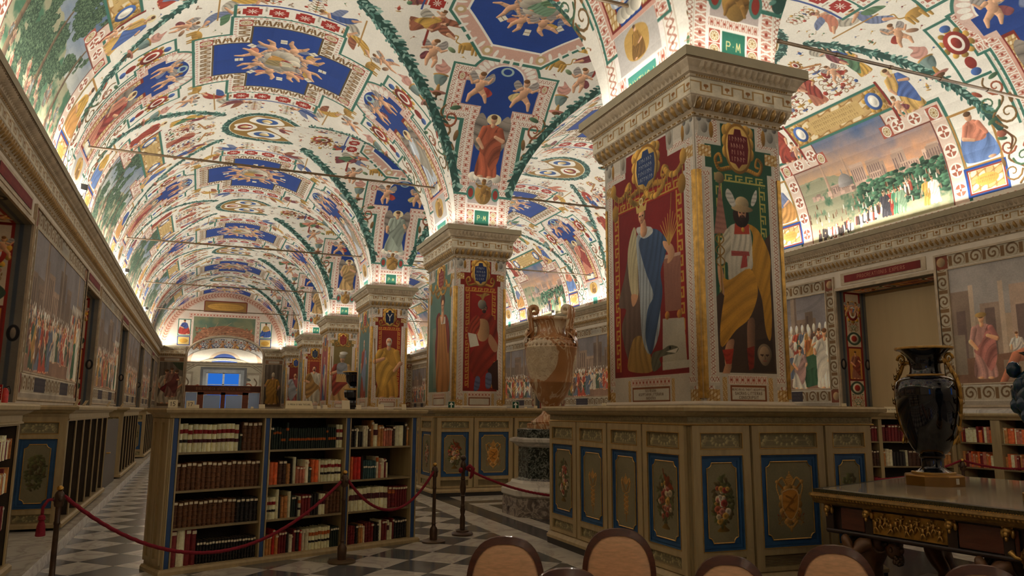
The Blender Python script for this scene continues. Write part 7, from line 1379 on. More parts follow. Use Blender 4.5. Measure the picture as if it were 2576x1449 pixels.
# ------------------------------------------------------------------ marble-topped table with crouching bearers
T0 = Vector((4.481, 4.774)); TU = Vector((.943, .332)).normalized(); TV = Vector((.118, -.993)).normalized(); TL_, TW_ = 2.35, 2.15
TM_ = Matrix(((TV.x, TU.x, 0, T0.x), (TV.y, TU.y, 0, T0.y), (0, 0, 1, 0), (0, 0, 0, 1)))      # local x runs along the near long side, y towards the back
tb = grp('marble_table', (T0.x, T0.y, .025)); tag(tb, 'grand table with grey marble top, gilded frieze and dark bearded bearers', 'table')
def tbl(mb, nm, mt, sm=False, par=None):
    mb.v = [tuple(TM_ @ Vector(v) - Vector((T0.x, T0.y, 0))) for v in mb.v]; mb.f = [f[::-1] for f in mb.f]; return mb.build(nm, mt, par or tb, sm)
LX, LY = TW_, TL_
MT = marble('table_marble', rgb(138, 132, 116), rgb(166, 158, 138), 3.0, .08, .4)
tbl(MB().box(.05, .05, .865, LX, LY - .05, .90, .008), 'marble_top', MT); MOS = mat('mosaic_border', rgb(70, 66, 44), .35, .3, vary=.8, scale=90)
g = MB(); g.box(.0, .0, .872, LX, .055, .897); g.box(0, .055, .872, .055, LY - .055, .897); g.box(0, LY - .055, .872, LX, LY, .897); tbl(g, 'mosaic_border', MOS)
GLT = M['giltb']; g = MB(); 
prof = [(-.02, .79), (.0, .80), (.012, .815), (.008, .82), (.03, .835), (.045, .85), (.04, .865), (0, .87)]
for a, b_, nn in (((0, 0), (LX, 0), (0, -1)), ((0, 0), (0, LY), (-1, 0))): g.extr(prof, a, b_, nn)
tbl(g, 'edge_moulding', mat('dull_gilt', rgb(150, 118, 62), .4, .25, vary=.4, scale=20), 30)
g = MB(); k = 0
for i in range(int(LX / .026)): g.ball((.013 + i * .026, -.028, .842), (.012, .014, .014), 5, 4)
for i in range(int(LX / .017)): g.ball((.008 + i * .017, -.005, .868), (.0075, .007, .007), 5, 3)
for i in range(int(LY / .026)): g.ball((-.028, .013 + i * .026, .842), (.014, .012, .014), 5, 4)
tag(tbl(g, 'bead_row', GLT), kind='stuff')
MAH = mat('mahogany', rgb(96, 50, 32), .3, vary=.3, scale=8, stretch=(1, 1, 6), coat=.3); DKW = mat('ebonised_wood', rgb(48, 34, 26), .32, vary=.3)
tbl(MB().box(.10, .10, .60, LX, LY - .1, .79), 'apron', DKW); tbl(MB().box(.06, .06, .575, LX, LY - .06, .605, .01), 'apron_moulding', DKW); tbl(MB().box(.05, .05, .775, LX, LY - .05, .80, .01), 'upper_moulding', DKW)
for x0, x1 in ((.20, .40), (1.10, 1.48)):
    p = tbl(MB().box(x0, .075, .615, x1, .10, .77, .004), 'mahogany_panel', MAH)
for y0, y1 in ((.2, .5), (1.0, 1.3)): tbl(MB().box(.075, y0, .615, .10, y1, .77, .004), 'mahogany_panel', MAH)
# gilded frieze of small running figures
rl = tbl(MB().box(.47, .07, .615, 1.03, .10, .77), 'gilded_frieze', M['gilt']); r = random.Random(2); g = MB()
for i in range(13):
    x = .50 + i * .04; z = .64 + .02 * (i % 3); ln = r.uniform(-.015, .015); g.ball((x, .06, z + .045), (.012, .012, .022), 6, 4); g.ball((x + ln, .058, z + .08), .010, 6, 4)
    for s in (-1, 1): g.tube([(x, .062, z + .03), (x + s * .012, .056, z + .012), (x + s * .018 + ln, .062, z - .012)], [.007, .006, .004], 5); g.tube([(x, .062, z + .06), (x + s * .018, .056, z + .058 + ln), (x + s * .026, .058, z + .07)], [.005, .004, .003], 5)
tbl(g, 'relief_figures', M['giltb'], 'all')
for x in (.10, .44, 1.06, 1.42, 1.70):   # gilt lion masks under the edge
    g = MB(); g.ball((x, .055, .765), (.032, .045, .03), 8, 6); g.ball((x, .03, .745), (.02, .03, .022), 8, 5); g.ball((x, .03, .715), (.012, .02, .02), 6, 4); [g.ball((x + s * .028, .06, .785), .013, 6, 4) for s in (-1, 1)]; [g.ball((x + s * .03, .06, .745), (.016, .02, .03), 6, 4) for s in (-1, 1)]; tbl(g, 'lion_mask', M['giltb'], 'all')
    tbl(MB().box(x - .035, .068, .60, x + .035, .10, .75, .004), 'pilaster', DKW)
# bearers: bearded herms bent under the load, one skinned body each
def skin_fig(name, nodes, edges, parent, mt, lvl=2):
    me = bpy.data.meshes.new(name); me.from_pydata([n[0] for n in nodes], edges, []); o = bpy.data.objects.new(name, me); COL.objects.link(o); o.parent = parent; me.materials.append(mt)
    m = o.modifiers.new('skin', 'SKIN'); sv = me.skin_vertices[0].data if me.skin_vertices else None
    if sv is None:
        bpy.context.view_layer.objects.active = o; sv = me.skin_vertices[0].data
    for i, n in enumerate(nodes): sv[i].radius = (n[1], n[1] if len(n) < 3 else n[2])
    sv[0].use_root = True; s = o.modifiers.new('sub', 'SUBSURF'); s.levels = lvl; s.render_levels = lvl; m.use_smooth_shade = True; return o
BRZ = mat('bearer_bronze', rgb(112, 80, 54), .35, .2, vary=.35, scale=12)
def bearer(x, y, face, kneel=False):
    """face: +1 looks along +x of the table"""
    B = grp('bearer', (0, 0, 0), 0, tb); L = lambda p: tuple(TM_ @ Vector((x + face * p[0], y + p[1], p[2])) - Vector((T0.x, T0.y, 0)))
    N = [((0, 0, .30), .10), ((.03, 0, .40), .105), ((.08, 0, .50), .12), ((.13, 0, .555), .10), ((.20, 0, .53), .055),            # pelvis .. neck (bent forward under the load)
         ((.02, .085, .27), .075), ((.10, .11, .13), .058), ((.03, .11, .02), .038), ((.10, .12, -.0), .03),                                # left leg
         ((.02, -.085, .27), .075), ((.13, -.11, .15), .058), ((.05, -.11, .02), .038), ((.12, -.12, -.0), .03),                             # right leg
         ((.10, .15, .545), .06), ((.04, .22, .47), .045), ((.13, .23, .55), .036), ((.16, .20, .585), .026),                           # left arm raised to the apron
         ((.10, -.15, .545), .06), ((.02, -.23, .46), .045), ((-.02, -.24, .56), .036), ((-.04, -.21, .585), .026)]
    E = [(0, 1), (1, 2), (2, 3), (3, 4), (0, 5), (5, 6), (6, 7), (7, 8), (0, 9), (9, 10), (10, 11), (11, 12), (2, 13), (13, 14), (14, 15), (15, 16), (2, 17), (17, 18), (18, 19), (19, 20)]
    skin_fig('body', [(L(p), r_) for p, r_ in N], E, B, BRZ); g = MB(); q = L((.26, 0, .505)); hx = TV * face
    g.ball(q, (.062, .062, .078), 12, 8); g.ball((q[0] + hx.x * .058, q[1] + hx.y * .058, q[2] - .005), (.018, .018, .024), 6, 5)
    for s in (-1, 1): g.ball((q[0] + hx.x * .045 + TU.x * s * .024, q[1] + hx.y * .045 + TU.y * s * .024, q[2] + .018), (.016, .016, .011), 6, 4); g.ball((q[0] + TU.x * s * .062, q[1] + TU.y * s * .062, q[2]), (.014, .014, .022), 6, 4)
    g.build('head', BRZ, B, 'all'); g = MB(); r = random.Random(int(x * 50))
    for i in range(46): a, e = r.uniform(0, 6.28), r.uniform(.1, 1.5); g.ball((q[0] - hx.x * .018 + .062 * math.cos(a) * math.cos(e), q[1] - hx.y * .018 + .062 * math.sin(a) * math.cos(e), q[2] + .012 + .075 * math.sin(e)), .018, 6, 4)
    for i in range(30): a, e = r.uniform(-1.2, 1.2), r.uniform(0, 1); g.ball((q[0] + hx.x * .05 * math.cos(a) + TU.x * .05 * math.sin(a), q[1] + hx.y * .05 * math.cos(a) + TU.y * .05 * math.sin(a), q[2] - .04 - .06 * e), .017, 6, 4)
    tag(g.build('hair_and_beard', M['bronze'], B, 'all'), kind='stuff')
    g = MB()   # sheaf of feathers / gilt loincloth behind
    for i in range(9): a = -.5 + i * .125; g.tube([L((-.03, .09 * math.sin(a * 2), .56)), L((-.09, .14 * math.sin(a * 2), .46)), L((-.10, .13 * math.sin(a * 2), .36))], [.014, .018, .006], 5)
    g.build('gilt_wing', mat('old_gilt', rgb(120, 96, 56), .4, .5), B, 'all'); return B
bearer(.30, .22, 1); bearer(1.28, .22, 1); bearer(.30, 1.6, 1)
g = MB().box(.05, .10, 0, LX, 2.0, .02, .0); g.box(.1, .05, 0, .5, .45, .035); tbl(g, 'stretcher_board', DKW)
for x in (.3,): tbl(MB().box(x - .14, .08, .02, x + .16, .36, .035), 'bearer_block', M['white'])
# oval shield with three stars, tiara above: at the corner block of the long side
def SL(x, y, z): return tuple(TM_ @ Vector((x, y, z)) - Vector((T0.x, T0.y, 0)))
sh = grp('shield', (0, 0, 0), 0, tb); ctr = (1.66, .0, .40); pts = [SL(ctr[0] + .145 * math.cos(a), ctr[1] - .01, ctr[2] + .20 * math.sin(a)) for a in np.linspace(0, 2 * math.pi, 33)[:-1]]
g = MB(); g.tube(pts + pts[:1], .02, 8, False); g.build('gilt_rim', M['gilt'], sh, 'all'); g = MB(); c0 = SL(ctr[0], ctr[1] - .02, ctr[2]); ring = pts; g.idx([c0] + ring + [SL(ctr[0], ctr[1] + .04, ctr[2])], [(0, (i + 1) % 32 + 1, i + 1) for i in range(32)] + [(33, i + 1, (i + 1) % 32 + 1) for i in range(32)]); g.build('field', DKW, sh)
for dx, dz in ((-.055, .10), (0, .085), (.055, .065)):
    g = MB()
    for i in range(8): a = i * math.pi / 4; g.idx([SL(ctr[0] + dx, -.045, ctr[2] + dz), SL(ctr[0] + dx + .008 * math.cos(a - .5), -.04, ctr[2] + dz + .008 * math.sin(a - .5)), SL(ctr[0] + dx + .026 * math.cos(a), -.04, ctr[2] + dz + .026 * math.sin(a)), SL(ctr[0] + dx + .008 * math.cos(a + .5), -.04, ctr[2] + dz + .008 * math.sin(a + .5))], [(0, 1, 2), (0, 2, 3)])
    g.build('star', M['giltb'], sh)
g = MB(); g.tube([SL(1.57, -.045, .42), SL(1.64, -.05, .36), SL(1.74, -.045, .31)], [.012, .016, .01], 6); g.ball(SL(1.565, -.045, .43), .02, 8, 5); g.tube([SL(1.66, -.045, .34), SL(1.70, -.045, .27), SL(1.64, -.045, .22)], [.012, .014, .01], 6); [g.ball(SL(1.66 + .02 * i, -.045, .27 - .012 * i), .013, 6, 4) for i in range(5)]; g.build('emblem', M['giltb'], sh, 'all')
ti = grp('tiara', SL(1.60, -.02, .56), 0, tb); MB().lathe([(.055, 0), (.075, .012), (.072, .03), (.08, .045), (.076, .06), (.083, .075), (.078, .092), (.08, .10), (.062, .125), (.045, .14), (.02, .15), (.012, .155)], 20).build('crown', mat('jewelled_gilt', rgb(130, 92, 46), .3, .7, vary=.7, scale=60), ti, 30); MB().ball((0, 0, .175), .015, 8, 5).build('orb', M['giltb'], ti)
for s in (-1, 1): g = MB(); g.tube([(s * .03 * TV.x, s * .03 * TV.y, .05), (s * .12 * TV.x, s * .12 * TV.y, .06), (s * .15 * TV.x, s * .15 * TV.y, .09)], [.012, .012, .02], 6); g.build('key', M['giltb'], ti, 'all')
g = MB(); c1 = SL(1.40, -.03, .47)
for i in range(7): g.ball((c1[0] + TV.x * (.028 * (i % 4) - .04), c1[1] + TV.y * (.028 * (i % 4) - .04), c1[2] + .035 * (i // 4)), (.02, .02, .022), 8, 5)
g.build('gilt_paw', M['gilt'], tb, 'all'); g = MB(); [g.tube([SL(x, -.03, .40), SL(x + .012, -.03, .2), SL(x, -.03, .06)], .008, 6) for x in (1.50, 1.84)]; [g.lathe([(.004, 0), (.02, .01), (.024, .06), (.012, .09), (.01, .1)], 8, SL(x, -.03, .0)) for x in (1.50, 1.84)]; g.build('tasselled_cord', M['gilt'], tb, 'all')
# ------------------------------------------------------------------ black vase with gilt foliage, and the foot of its twin
BLK = NT('black_glaze'); BLK.b.inputs['Base Color'].default_value = rgb(10, 12, 22); BLK.b.inputs['Roughness'].default_value = .07; BLK.b.inputs['Coat Weight'].default_value = .5
vs = grp('black_vase', (5.66, 4.66, .925)); vs.scale = (.79, .79, 1); tag(vs, 'tall black glazed vase with gilt leaves standing on the marble table', 'vase')
MB().lathe([(.29, 0), (.29, .075), (.28, .085), (.22, .09)], 8, (0, 0, 0), True, 1).build('gilt_base', mat('vase_base_gilt', rgb(150, 108, 48), .3, .7, vary=.2), vs)
MB().lathe([(.20, .09), (.20, .10), (.15, .115), (.115, .135), (.105, .15), (.105, .21), (.12, .22), (.125, .235), (.115, .245), (.15, .26), (.185, .30), (.225, .37), (.265, .48), (.295, .60), (.31, .72), (.31, .78), (.295, .84), (.25, .875), (.175, .89), (.165, .90)], 48, (0, 0, 0), False).build('body', BLK.m, vs, 40)
MB().lathe([(.165, .90), (.15, .93), (.145, .97), (.155, 1.02), (.18, 1.06), (.235, 1.10), (.275, 1.118), (.278, 1.13), (.26, 1.13), (.20, 1.10), (.14, 1.06)], 48, (0, 0, 0), False).build('neck', BLK.m, vs, 40)
for pr in ([(.17, .885), (.182, .892), (.182, .904), (.166, .908)], [(.272, 1.112), (.284, 1.118), (.284, 1.132), (.27, 1.134)], [(.19, .088), (.21, .09), (.21, .105), (.19, .108)]): MB().lathe(pr, 40, (0, 0, 0), False).build('gilt_ring', M['giltb'], vs, 40)
for s, an in ((1, -1.27), (-1, 1.87)):
    h = grp('leaf_handle', (0, 0, 0), an, vs); g = MB(); pr = [(.13, 1.0), (.20, 1.01), (.235, .98), (.26, .93), (.295, .885), (.322, .80), (.325, .68), (.312, .56), (.29, .46), (.262, .40)]
    g.tube([(r_, 0, z) for r_, z in pr], [.012, .016, .02, .02, .022, .022, .02, .018, .014, .008], 6)
    for i in range(1, len(pr) - 1):
        r_, z = pr[i]
        for q in (-1, 1): g.idx([(r_, 0, z + .03), (r_ + .012, q * .045, z + .012), (r_ + .006, q * .085, z + .04), (r_ + .012, q * .06, z - .02), (r_, 0, z - .035), (r_ + .03, q * .015, z)], [(0, 1, 5), (1, 2, 3), (1, 3, 5), (3, 4, 5)])
    for q in (-1, 0, 1): g.tube([(.27, 0, .40), (.255 - abs(q) * .0, q * .05, .36), (.25, q * .09, .33)], [.01, .018, .004], 6)
    g.build('gilt_leaf', M['gilt'], h, 'all'); g = MB(); pts = [(.24 + .045 * (1 - i / 16) * math.cos(i * .55), 0, 1.03 + .05 * (1 - i / 16) * math.sin(i * .55)) for i in range(15)]; g.tube(pts, [.016 - .0006 * i for i in range(15)], 6); g.build('gilt_scroll', M['gilt'], h, 'all')
P = Pt(.09, .05, 500, C3(214, 206, 184)); script(P, .008, .005, .082, .045, 3, C3(90, 80, 70), 2); vl = MB().quadm((-.045, -.003, .02), (.045, -.003, .02), (.045, -.003, .065), (-.045, -.003, .065)).box(-.045, -.0028, .02, .045, 0, .065).build('caption_label', painted(P, 'vase_caption'), vs); a = math.atan2(-.927, -.376) ; vl.location = (.262 * math.cos(a + .28), .262 * math.sin(a + .28), 0); vl.rotation_euler = (0, 0, a + math.pi / 2 + .0)
v2 = grp('malachite_vase', (5.38, 3.42, .925)); tag(v2, 'green and gilt vase cut off by the right picture edge', 'vase'); MAL = marble('malachite', rgb(20, 62, 54), rgb(40, 60, 90), 8, .15, .5)
MB().lathe([(.26, 0), (.26, .05), (.22, .06), (.22, .10), (.17, .12), (.13, .14)], 24).build('gilt_base', M['gilt'], v2, 30); MB().lathe([(.12, .14), (.09, .2), (.07, .32), (.12, .40), (.20, .50), (.26, .62), (.27, .74), (.22, .84), (.15, .9), (.17, .98), (.2, 1.0)], 28, (0, 0, 0), False).build('body', MAL, v2, 40)
g = MB(); 
for q in range(5):
    a = 2.0 + q * 1.2566; pts = [((.17 + .05 * math.cos(i * .5) * (1 - i / 18)) * math.cos(a), (.17 + .05 * math.cos(i * .5) * (1 - i / 18)) * math.sin(a), .17 + .06 * math.sin(i * .5) * (1 - i / 18)) for i in range(15)]; g.tube(pts, [.02 - .0007 * i for i in range(15)], 6)
g.build('gilt_scrolls', M['gilt'], v2, 'all'); g = MB(); r = random.Random(3); [g.ball((.24 * math.cos(a), .24 * math.sin(a), z), (.05, .05, .06), 7, 5) for a, z in [(r.uniform(2, 5), r.uniform(.55, .95)) for _ in range(26)]]; g.build('foliage_relief', MAL, v2, 'all')
# ------------------------------------------------------------------ chairs with oval upholstered backs
WAL = mat('walnut', rgb(84, 42, 26), .28, vary=.3, scale=7, stretch=(2, 2, 8), coat=.25); VEL = mat('tan_velvet', rgb(226, 180, 138), .9, vary=.16, scale=9, stretch=(2, 2, 9), bump=.3, bscale=180); VEL.node_tree.nodes['Principled BSDF'].inputs['Sheen Weight'].default_value = .5; PNK = mat('rose_velvet', rgb(200, 128, 118), .9, vary=.14, scale=9)
def chair(x, y, rz, label, vel, w_=.47):
    root = grp('chair', (x, y, 0), rz); tag(root, label, 'chair', 'oval-backed chairs in front of the cabinet'); TOP, HB, H = .82, .27, w_ / 2
    def outline(k): # squarish oval back in the x z plane
        zc, hz = TOP - HB, HB * k; pts = []
        for i in range(40): a = 2 * math.pi * i / 40; e = .78; pts.append((H * k * math.copysign(abs(math.cos(a)) ** e, math.cos(a)), zc + hz * math.copysign(abs(math.sin(a)) ** .86, math.sin(a))))
        return pts
    rake = lambda z: .10 * (z - .42)
    fr = MB(); o1, o2 = outline(1.0), outline(.86); n = 40; V = []
    for pts, d in ((o1, .022), (o1, -.012), (o2, -.02), (o2, .03)): V += [(px, rake(z) + d, z) for px, z in pts]
    fr.idx(V, [(a * n + i, a * n + (i + 1) % n, ((a + 1) % 4) * n + (i + 1) % n, ((a + 1) % 4) * n + i) for a in range(4) for i in range(n)]); fr.build('back_frame', WAL, root, 50)
    up = MB()
    for sd in (-1, 1):
        rings = [(outline(.87), .0), (outline(.78), .018), (outline(.5), .028), (outline(.2), .031)]; V = [(px, rake(z) + .005 + sd * (.014 + d), z) for pts, d in rings for px, z in pts] + [(0, rake(TOP - HB) + .005 + sd * .045, TOP - HB)]
        f = [(a * n + i, a * n + (i + 1) % n, (a + 1) * n + (i + 1) % n, (a + 1) * n + i) for a in range(3) for i in range(n)] + [(3 * n + i, 3 * n + (i + 1) % n, 4 * n) for i in range(n)]; up.idx(V, f if sd < 0 else [q[::-1] for q in f])
    up.build('back_cushion', vel, root, 'all')
    st = MB().prism([(H * .95 * math.copysign(abs(math.cos(a)) ** .6, math.cos(a)), -.22 + .21 * math.copysign(abs(math.sin(a)) ** .6, math.sin(a))) for a in np.linspace(0, 2 * math.pi, 29)[:-1]], .40, .46, .02); st.build('seat', vel, root, 40); MB().prism([(H * .98 * math.copysign(abs(math.cos(a)) ** .55, math.cos(a)), -.22 + .22 * math.copysign(abs(math.sin(a)) ** .55, math.sin(a))) for a in np.linspace(0, 2 * math.pi, 29)[:-1]], .34, .40, .0).build('seat_rail', WAL, root, 40)
    for sx in (-1, 1):
        MB().tube([(sx * .19, -.005, .42), (sx * .2, .0, .36), (sx * .2, .02, .2), (sx * .2, .05, 0)], [.022, .024, .02, .015], 8).build('leg', WAL, root, 40); MB().tube([(sx * .19, -.38, .36), (sx * .195, -.39, .18), (sx * .2, -.40, 0)], [.026, .02, .012], 8).build('leg', WAL, root, 40); MB().tube([(sx * .17, rake(.42), .38), (sx * .185, rake(.5), .50)], .02, 8).build('back_post', WAL, root, 40)
chair(1.60, 4.02, -.42, 'tan chair farthest left, its back before the checkered floor', VEL, .43); chair(2.33, 4.06, -.50, 'tan chair in the middle, its back against the painted left doors', VEL, .43); chair(1.535, 3.12, -.4, 'rose-cushioned chair in the nearest row, only its frame top showing', PNK, .40)
chair(2.39, 3.12, -.62, 'tan chair right of middle, below the door with large flowers', VEL, .38); chair(3.10, 3.17, -.72, 'tan chair farthest right, beside the marble table', VEL, .40); chair(3.33, 2.53, -.8, 'chair at the bottom right edge, only its top rail showing', VEL, .40)
# ------------------------------------------------------------------ rope posts and ropes
def post(x, y, label, turned=False):
    root = grp('rope_post', (x, y, 0)); tag(root, label, 'post', 'rope posts')
    if not turned:
        MB().lathe([(.135, 0), (.14, .008), (.14, .018), (.125, .026), (.05, .03)], 28).build('base', M['iron'], root, 40); MB().lathe([(.045, .028), (.047, .14), (.04, .16), (.024, .18), (.022, .20), (.028, .212), (.022, .224), (.020, .60), (.024, .605), (.024, .62), (.020, .63), (.021, .80)], 18).build('shaft', M['bronze'], root, 40); g = MB().lathe([(.03, .74), (.036, .76), (.036, .83), (.028, .85), (.018, .86)], 16)
        for i in range(4): a = i * math.pi / 2 + .4; g.ball((.036 * math.cos(a), .036 * math.sin(a), .80), (.016, .016, .02), 8, 5)
        g.build('ring_collar', M['bronze'], root, 40); MB().lathe([(.014, .86), (.026, .872), (.026, .885), (.016, .898), (.004, .902)], 16).build('finial', M['brass'], root, 40)
    else:
        MB().lathe([(.13, 0), (.135, .02), (.12, .035), (.08, .04), (.075, .055), (.05, .06)], 28).build('base', M['bronze'], root, 40); MB().lathe([(.032, .05), (.034, .2), (.03, .22), (.022, .24), (.03, .27), (.034, .30), (.024, .33), (.03, .35), (.02, .37), (.026, .46), (.03, .47), (.024, .48), (.036, .53), (.04, .57), (.03, .63), (.024, .66), (.03, .67), (.024, .70), (.022, .76), (.034, .78), (.036, .85), (.026, .87), (.02, .89)], 18).build('shaft', M['bronze'], root, 40); MB().ball((0, 0, .925), .036, 14, 9).build('finial', M['bronze'], root, 'all')
    return root
post(-.98, 7.10, 'brass-topped rope post at far left, holding a tassel'); post(1.42, 8.0, 'brass-topped rope post before the middle of the dark bookcase'); post(2.62, 8.85, 'brass-topped rope post at the right end of the dark bookcase'); post(3.10, 9.23, 'dark turned wooden rope post without brass top', True)
def rope(a, b, sag, label, n=28, r=.014):
    a, b = Vector(a), Vector(b); pts = []
    for i in range(n + 1): t_ = i / n; p = a.lerp(b, t_); p.z -= sag * 4 * t_ * (1 - t_); pts.append(p)
    o = MB().tube(pts, r, 8).build('rope', M['rope'], None, 'all'); tag(o, label, 'rope', 'crimson barrier ropes')
    # twisted strands
    g = MB(); L = n * 5
    for k in (0, 1, 2):
        q = []
        for i in range(L + 1): t_ = i / L; p = a.lerp(b, t_); p.z -= sag * 4 * t_ * (1 - t_); an = t_ * 70 + k * 2.094; q.append((p.x + .0085 * math.cos(an), p.y + .0085 * math.cos(an) * .3, p.z + .0085 * math.sin(an)))
        g.tube(q, .0085, 5)
    s = g.build('strand', M['rope'], o, 'all'); return o
rope((-.95, 7.11, .82), (1.39, 7.99, .80), .56, 'long crimson rope sagging across the front of the dark bookcase'); rope((1.455, 8.01, .80), (2.60, 8.83, .80), .36, 'crimson rope between the two posts at right of the bookcase'); rope((3.13, 9.22, .80), (4.35, 8.35, .50), .10, 'crimson rope from the turned post to the nearest cabinet')
tr = grp('rope_tassel', (-1.08, 7.06, .80)); tag(tr, 'crimson tassel hanging beside the far left rope post', 'tassel'); MB().tube([(.08, .03, .0), (.03, .01, -.005), (0, 0, -.06), (0, 0, -.13)], .012, 8).build('cord', M['rope'], tr, 'all'); MB().lathe([(.008, -.11), (.024, -.125), (.026, -.15), (.018, -.16), (.03, -.20), (.036, -.27), (.03, -.275)], 14).build('skirt', M['rope'], tr, 40)
kn = MB().tube([(3.13, 9.2, .80), (3.17, 9.17, .83), (3.20, 9.15, .80), (3.19, 9.16, .72), (3.17, 9.17, .68)], [.02, .026, .028, .024, .012], 8); kn.ball((3.06, 9.2, .78), (.03, .03, .035), 8, 6); tag(kn.build('rope_knot', M['rope'], None, 'all'), 'crimson rope end looped over the turned post', 'rope')
rope((8.55, 7.95, .62), (9.72, 7.55, .88), .06, 'crimson rope in the right aisle, left part behind the black vase'); rope((9.74, 7.55, .88), (10.9, 7.0, .86), .10, 'crimson rope in the right aisle, towards the picture edge'); post(9.73, 7.55, 'rope post in the right aisle, hidden behind the black vase'); post(10.92, 7.0, 'rope post in the right aisle beyond the picture edge')
# ------------------------------------------------------------------ cards, number plates and signs
def card(x, y, z, rz, w_, h, label, txt=None, name='card', cat='card', bg=C3(224, 212, 180), ink=C3(56, 48, 40), draw=None, tilt=.12, group=None):
    P = Pt(w_, h, min(1400, 220 / w_), bg)
    if draw: draw(P)
    elif txt:
        th = min(h * .5, w_ * .8 / (len(txt) * .9)); text(P, w_ / 2, h / 2 + th / 2, th, txt, ink, .13)
    m_ = painted(P, 'print_' + name, .7, bump=0); root = MB(); root.mi = 1; root.box(-w_ / 2, 0, 0, w_ / 2, .004, h); root.mi = 0; root.quadm((-w_ / 2, -.0008, 0), (w_ / 2, -.0008, 0), (w_ / 2, -.0008, h), (-w_ / 2, -.0008, h)); o = root.build(name, [m_, M['paper']]); o.location = (x, y, z); o.rotation_euler = (-tilt, 0, rz); tag(o, label, cat, group)
    q = MB().idx([(-w_ * .3, .004, 0), (w_ * .3, .004, 0), (0, .004, h * .7), (0, .004 + h * .35, 0)], [(0, 3, 2), (1, 2, 3), (0, 1, 3)]).build('back_stand', M['paper'], o); return o
A1 = math.atan2(U1[1], U1[0]); TZ = 1.518
def on_case(s, d): q = F1.P(s, 0, -d); return q[0], q[1]
x, y = on_case(-.0, .02); card(x, y, TZ, A1 - .25, .085, .075, 'white number plate 15 on the left corner of the dark bookcase', '15', 'number_plate', 'sign', tilt=0)
def wobble(n): return lambda P: (text(P, P.W / P.k / 2, P.H / P.k * .75, P.H / P.k * .5, n, C3(56, 48, 40), .12))
x, y = on_case(.2, .12); card(x, y, TZ, A1 - .2, .075, .07, 'number plate 17 on the dark bookcase, before the plate 19', '17', 'number_plate', 'sign', tilt=0); x, y = on_case(.27, .3); card(x, y, TZ, A1 - .2, .07, .06, 'number plate 19 behind the plate 17', '19', 'number_plate', 'sign', tilt=0)
x, y = on_case(.36, .38); card(x, y, TZ, A1 - .2, .05, .035, 'small white card behind the number plates', None, 'card'); 
def tent(x, y, z, rz, w_, h, label, txt):
    P = Pt(w_, h, 900, C3(222, 208, 170)); th = min(h * .2, w_ * .84 / (len(txt) * .82)); text(P, w_ / 2, h * .55, th, txt, C3(60, 50, 40), .14)
    b = MB(); D = h * .5; k = .015; b.quadm((-w_ / 2, 0, 0), (w_ / 2, 0, 0), (w_ / 2 - k, D / 2, h), (-w_ / 2 + k, D / 2, h)); b.mi = 1; b.face([(w_ / 2, D, 0), (-w_ / 2, D, 0), (-w_ / 2 + k, D / 2, h), (w_ / 2 - k, D / 2, h)]).box(-w_ / 2, 0, 0, w_ / 2, D, .002); o = b.build('tent_sign', [painted(P, 'tent_print', .8, bump=0), M['paper']]); o.location = (x, y, z); o.rotation_euler = (0, 0, rz); tag(o, label, 'sign')
x, y = on_case(1.33, .06); tent(x, y, TZ, A1, .33, .085, 'cream tent sign asking not to touch, on the dark bookcase', 'SI PREGA DI NON TOCCARE')
tent(9.35, 8.36, TZ, -.36, .30, .085, 'cream tent sign on the bookcase behind the black vase', 'SI PREGA DI NON TOCCARE')
for s, d, w_, h, t_ in ((1.02, .3, .07, .045, 'white card left of the tent sign'), (.93, .34, .03, .02, 'tiny white card far left of the tent sign'), (1.58, .1, .045, .035, 'small card just right of the tent sign'), (1.67, .12, .06, .045, 'square cream card right of the tent sign'), (1.98, .2, .11, .10, 'largest leaning cream card on the dark bookcase'), (2.10, .12, .07, .05, 'cream card overlapping the largest leaning card'), (2.40, .12, .085, .06, 'cream card at right on the dark bookcase'), (2.74, .14, .07, .065, 'last cream card at the right end of the dark bookcase')):
    x, y = on_case(s, d); card(x, y, TZ, A1 + .1, w_, h, t_)
def arrow(P):
    w_ = P.W / P.k; P.a[:] = C3(20, 74, 56); P.seg((w_ / 2, w_ * .86), (w_ / 2, w_ * .3), w_ * .08, w_ * .08, C3(230, 230, 220), 0); P.poly([(w_ * .5, w_ * .1), (w_ * .82, w_ * .46), (w_ * .66, w_ * .5), (w_ * .5, w_ * .32), (w_ * .34, w_ * .5), (w_ * .18, w_ * .46)], C3(230, 230, 220)); P.frame([(w_ * .04, w_ * .04), (w_ * .04, w_ * .96), (w_ * .96, w_ * .96), (w_ * .96, w_ * .04)], [(w_ * .05, C3(226, 224, 212))])
card(5.52, 13.4, 1.566, .0, .14, .125, 'green exit arrow sign beside the large urn', None, 'exit_sign', 'sign', draw=arrow, tilt=0); card(4.30, 13.55, 1.566, .0, .13, .115, 'green exit arrow sign at left on the far cabinet', None, 'exit_sign', 'sign', draw=arrow, tilt=0)
for x, y, w_, h, t_ in ((4.48, 13.5, .05, .025, 'tiny white card on the far cabinet beside the arrow'), (5.75, 13.45, .06, .03, 'white card between the arrow sign and the urn'), (5.98, 13.5, .07, .05, 'white card in front of the large urn'), (6.2, 13.5, .05, .03, 'white card right of the large urn'), (4.15, 7.5, .06, .035, 'small white card on the nearest cabinet, left flank'), (5.9, 5.8, .07, .035, 'white card at the right end of the nearest cabinet')): card(x, y, 1.566, .1, w_, h, t_)
for y, h, t_ in ((13.5, .12, 'nearest leaning white card on the left ledge'), (14.4, .11, 'second leaning white card on the left ledge'), (17.9, .13, 'third leaning white card on the left ledge'), (21.0, .12, 'fourth leaning white card on the left ledge')): card(XF - .35, y, 1.547, -1.2, .16, h, t_, tilt=.5)
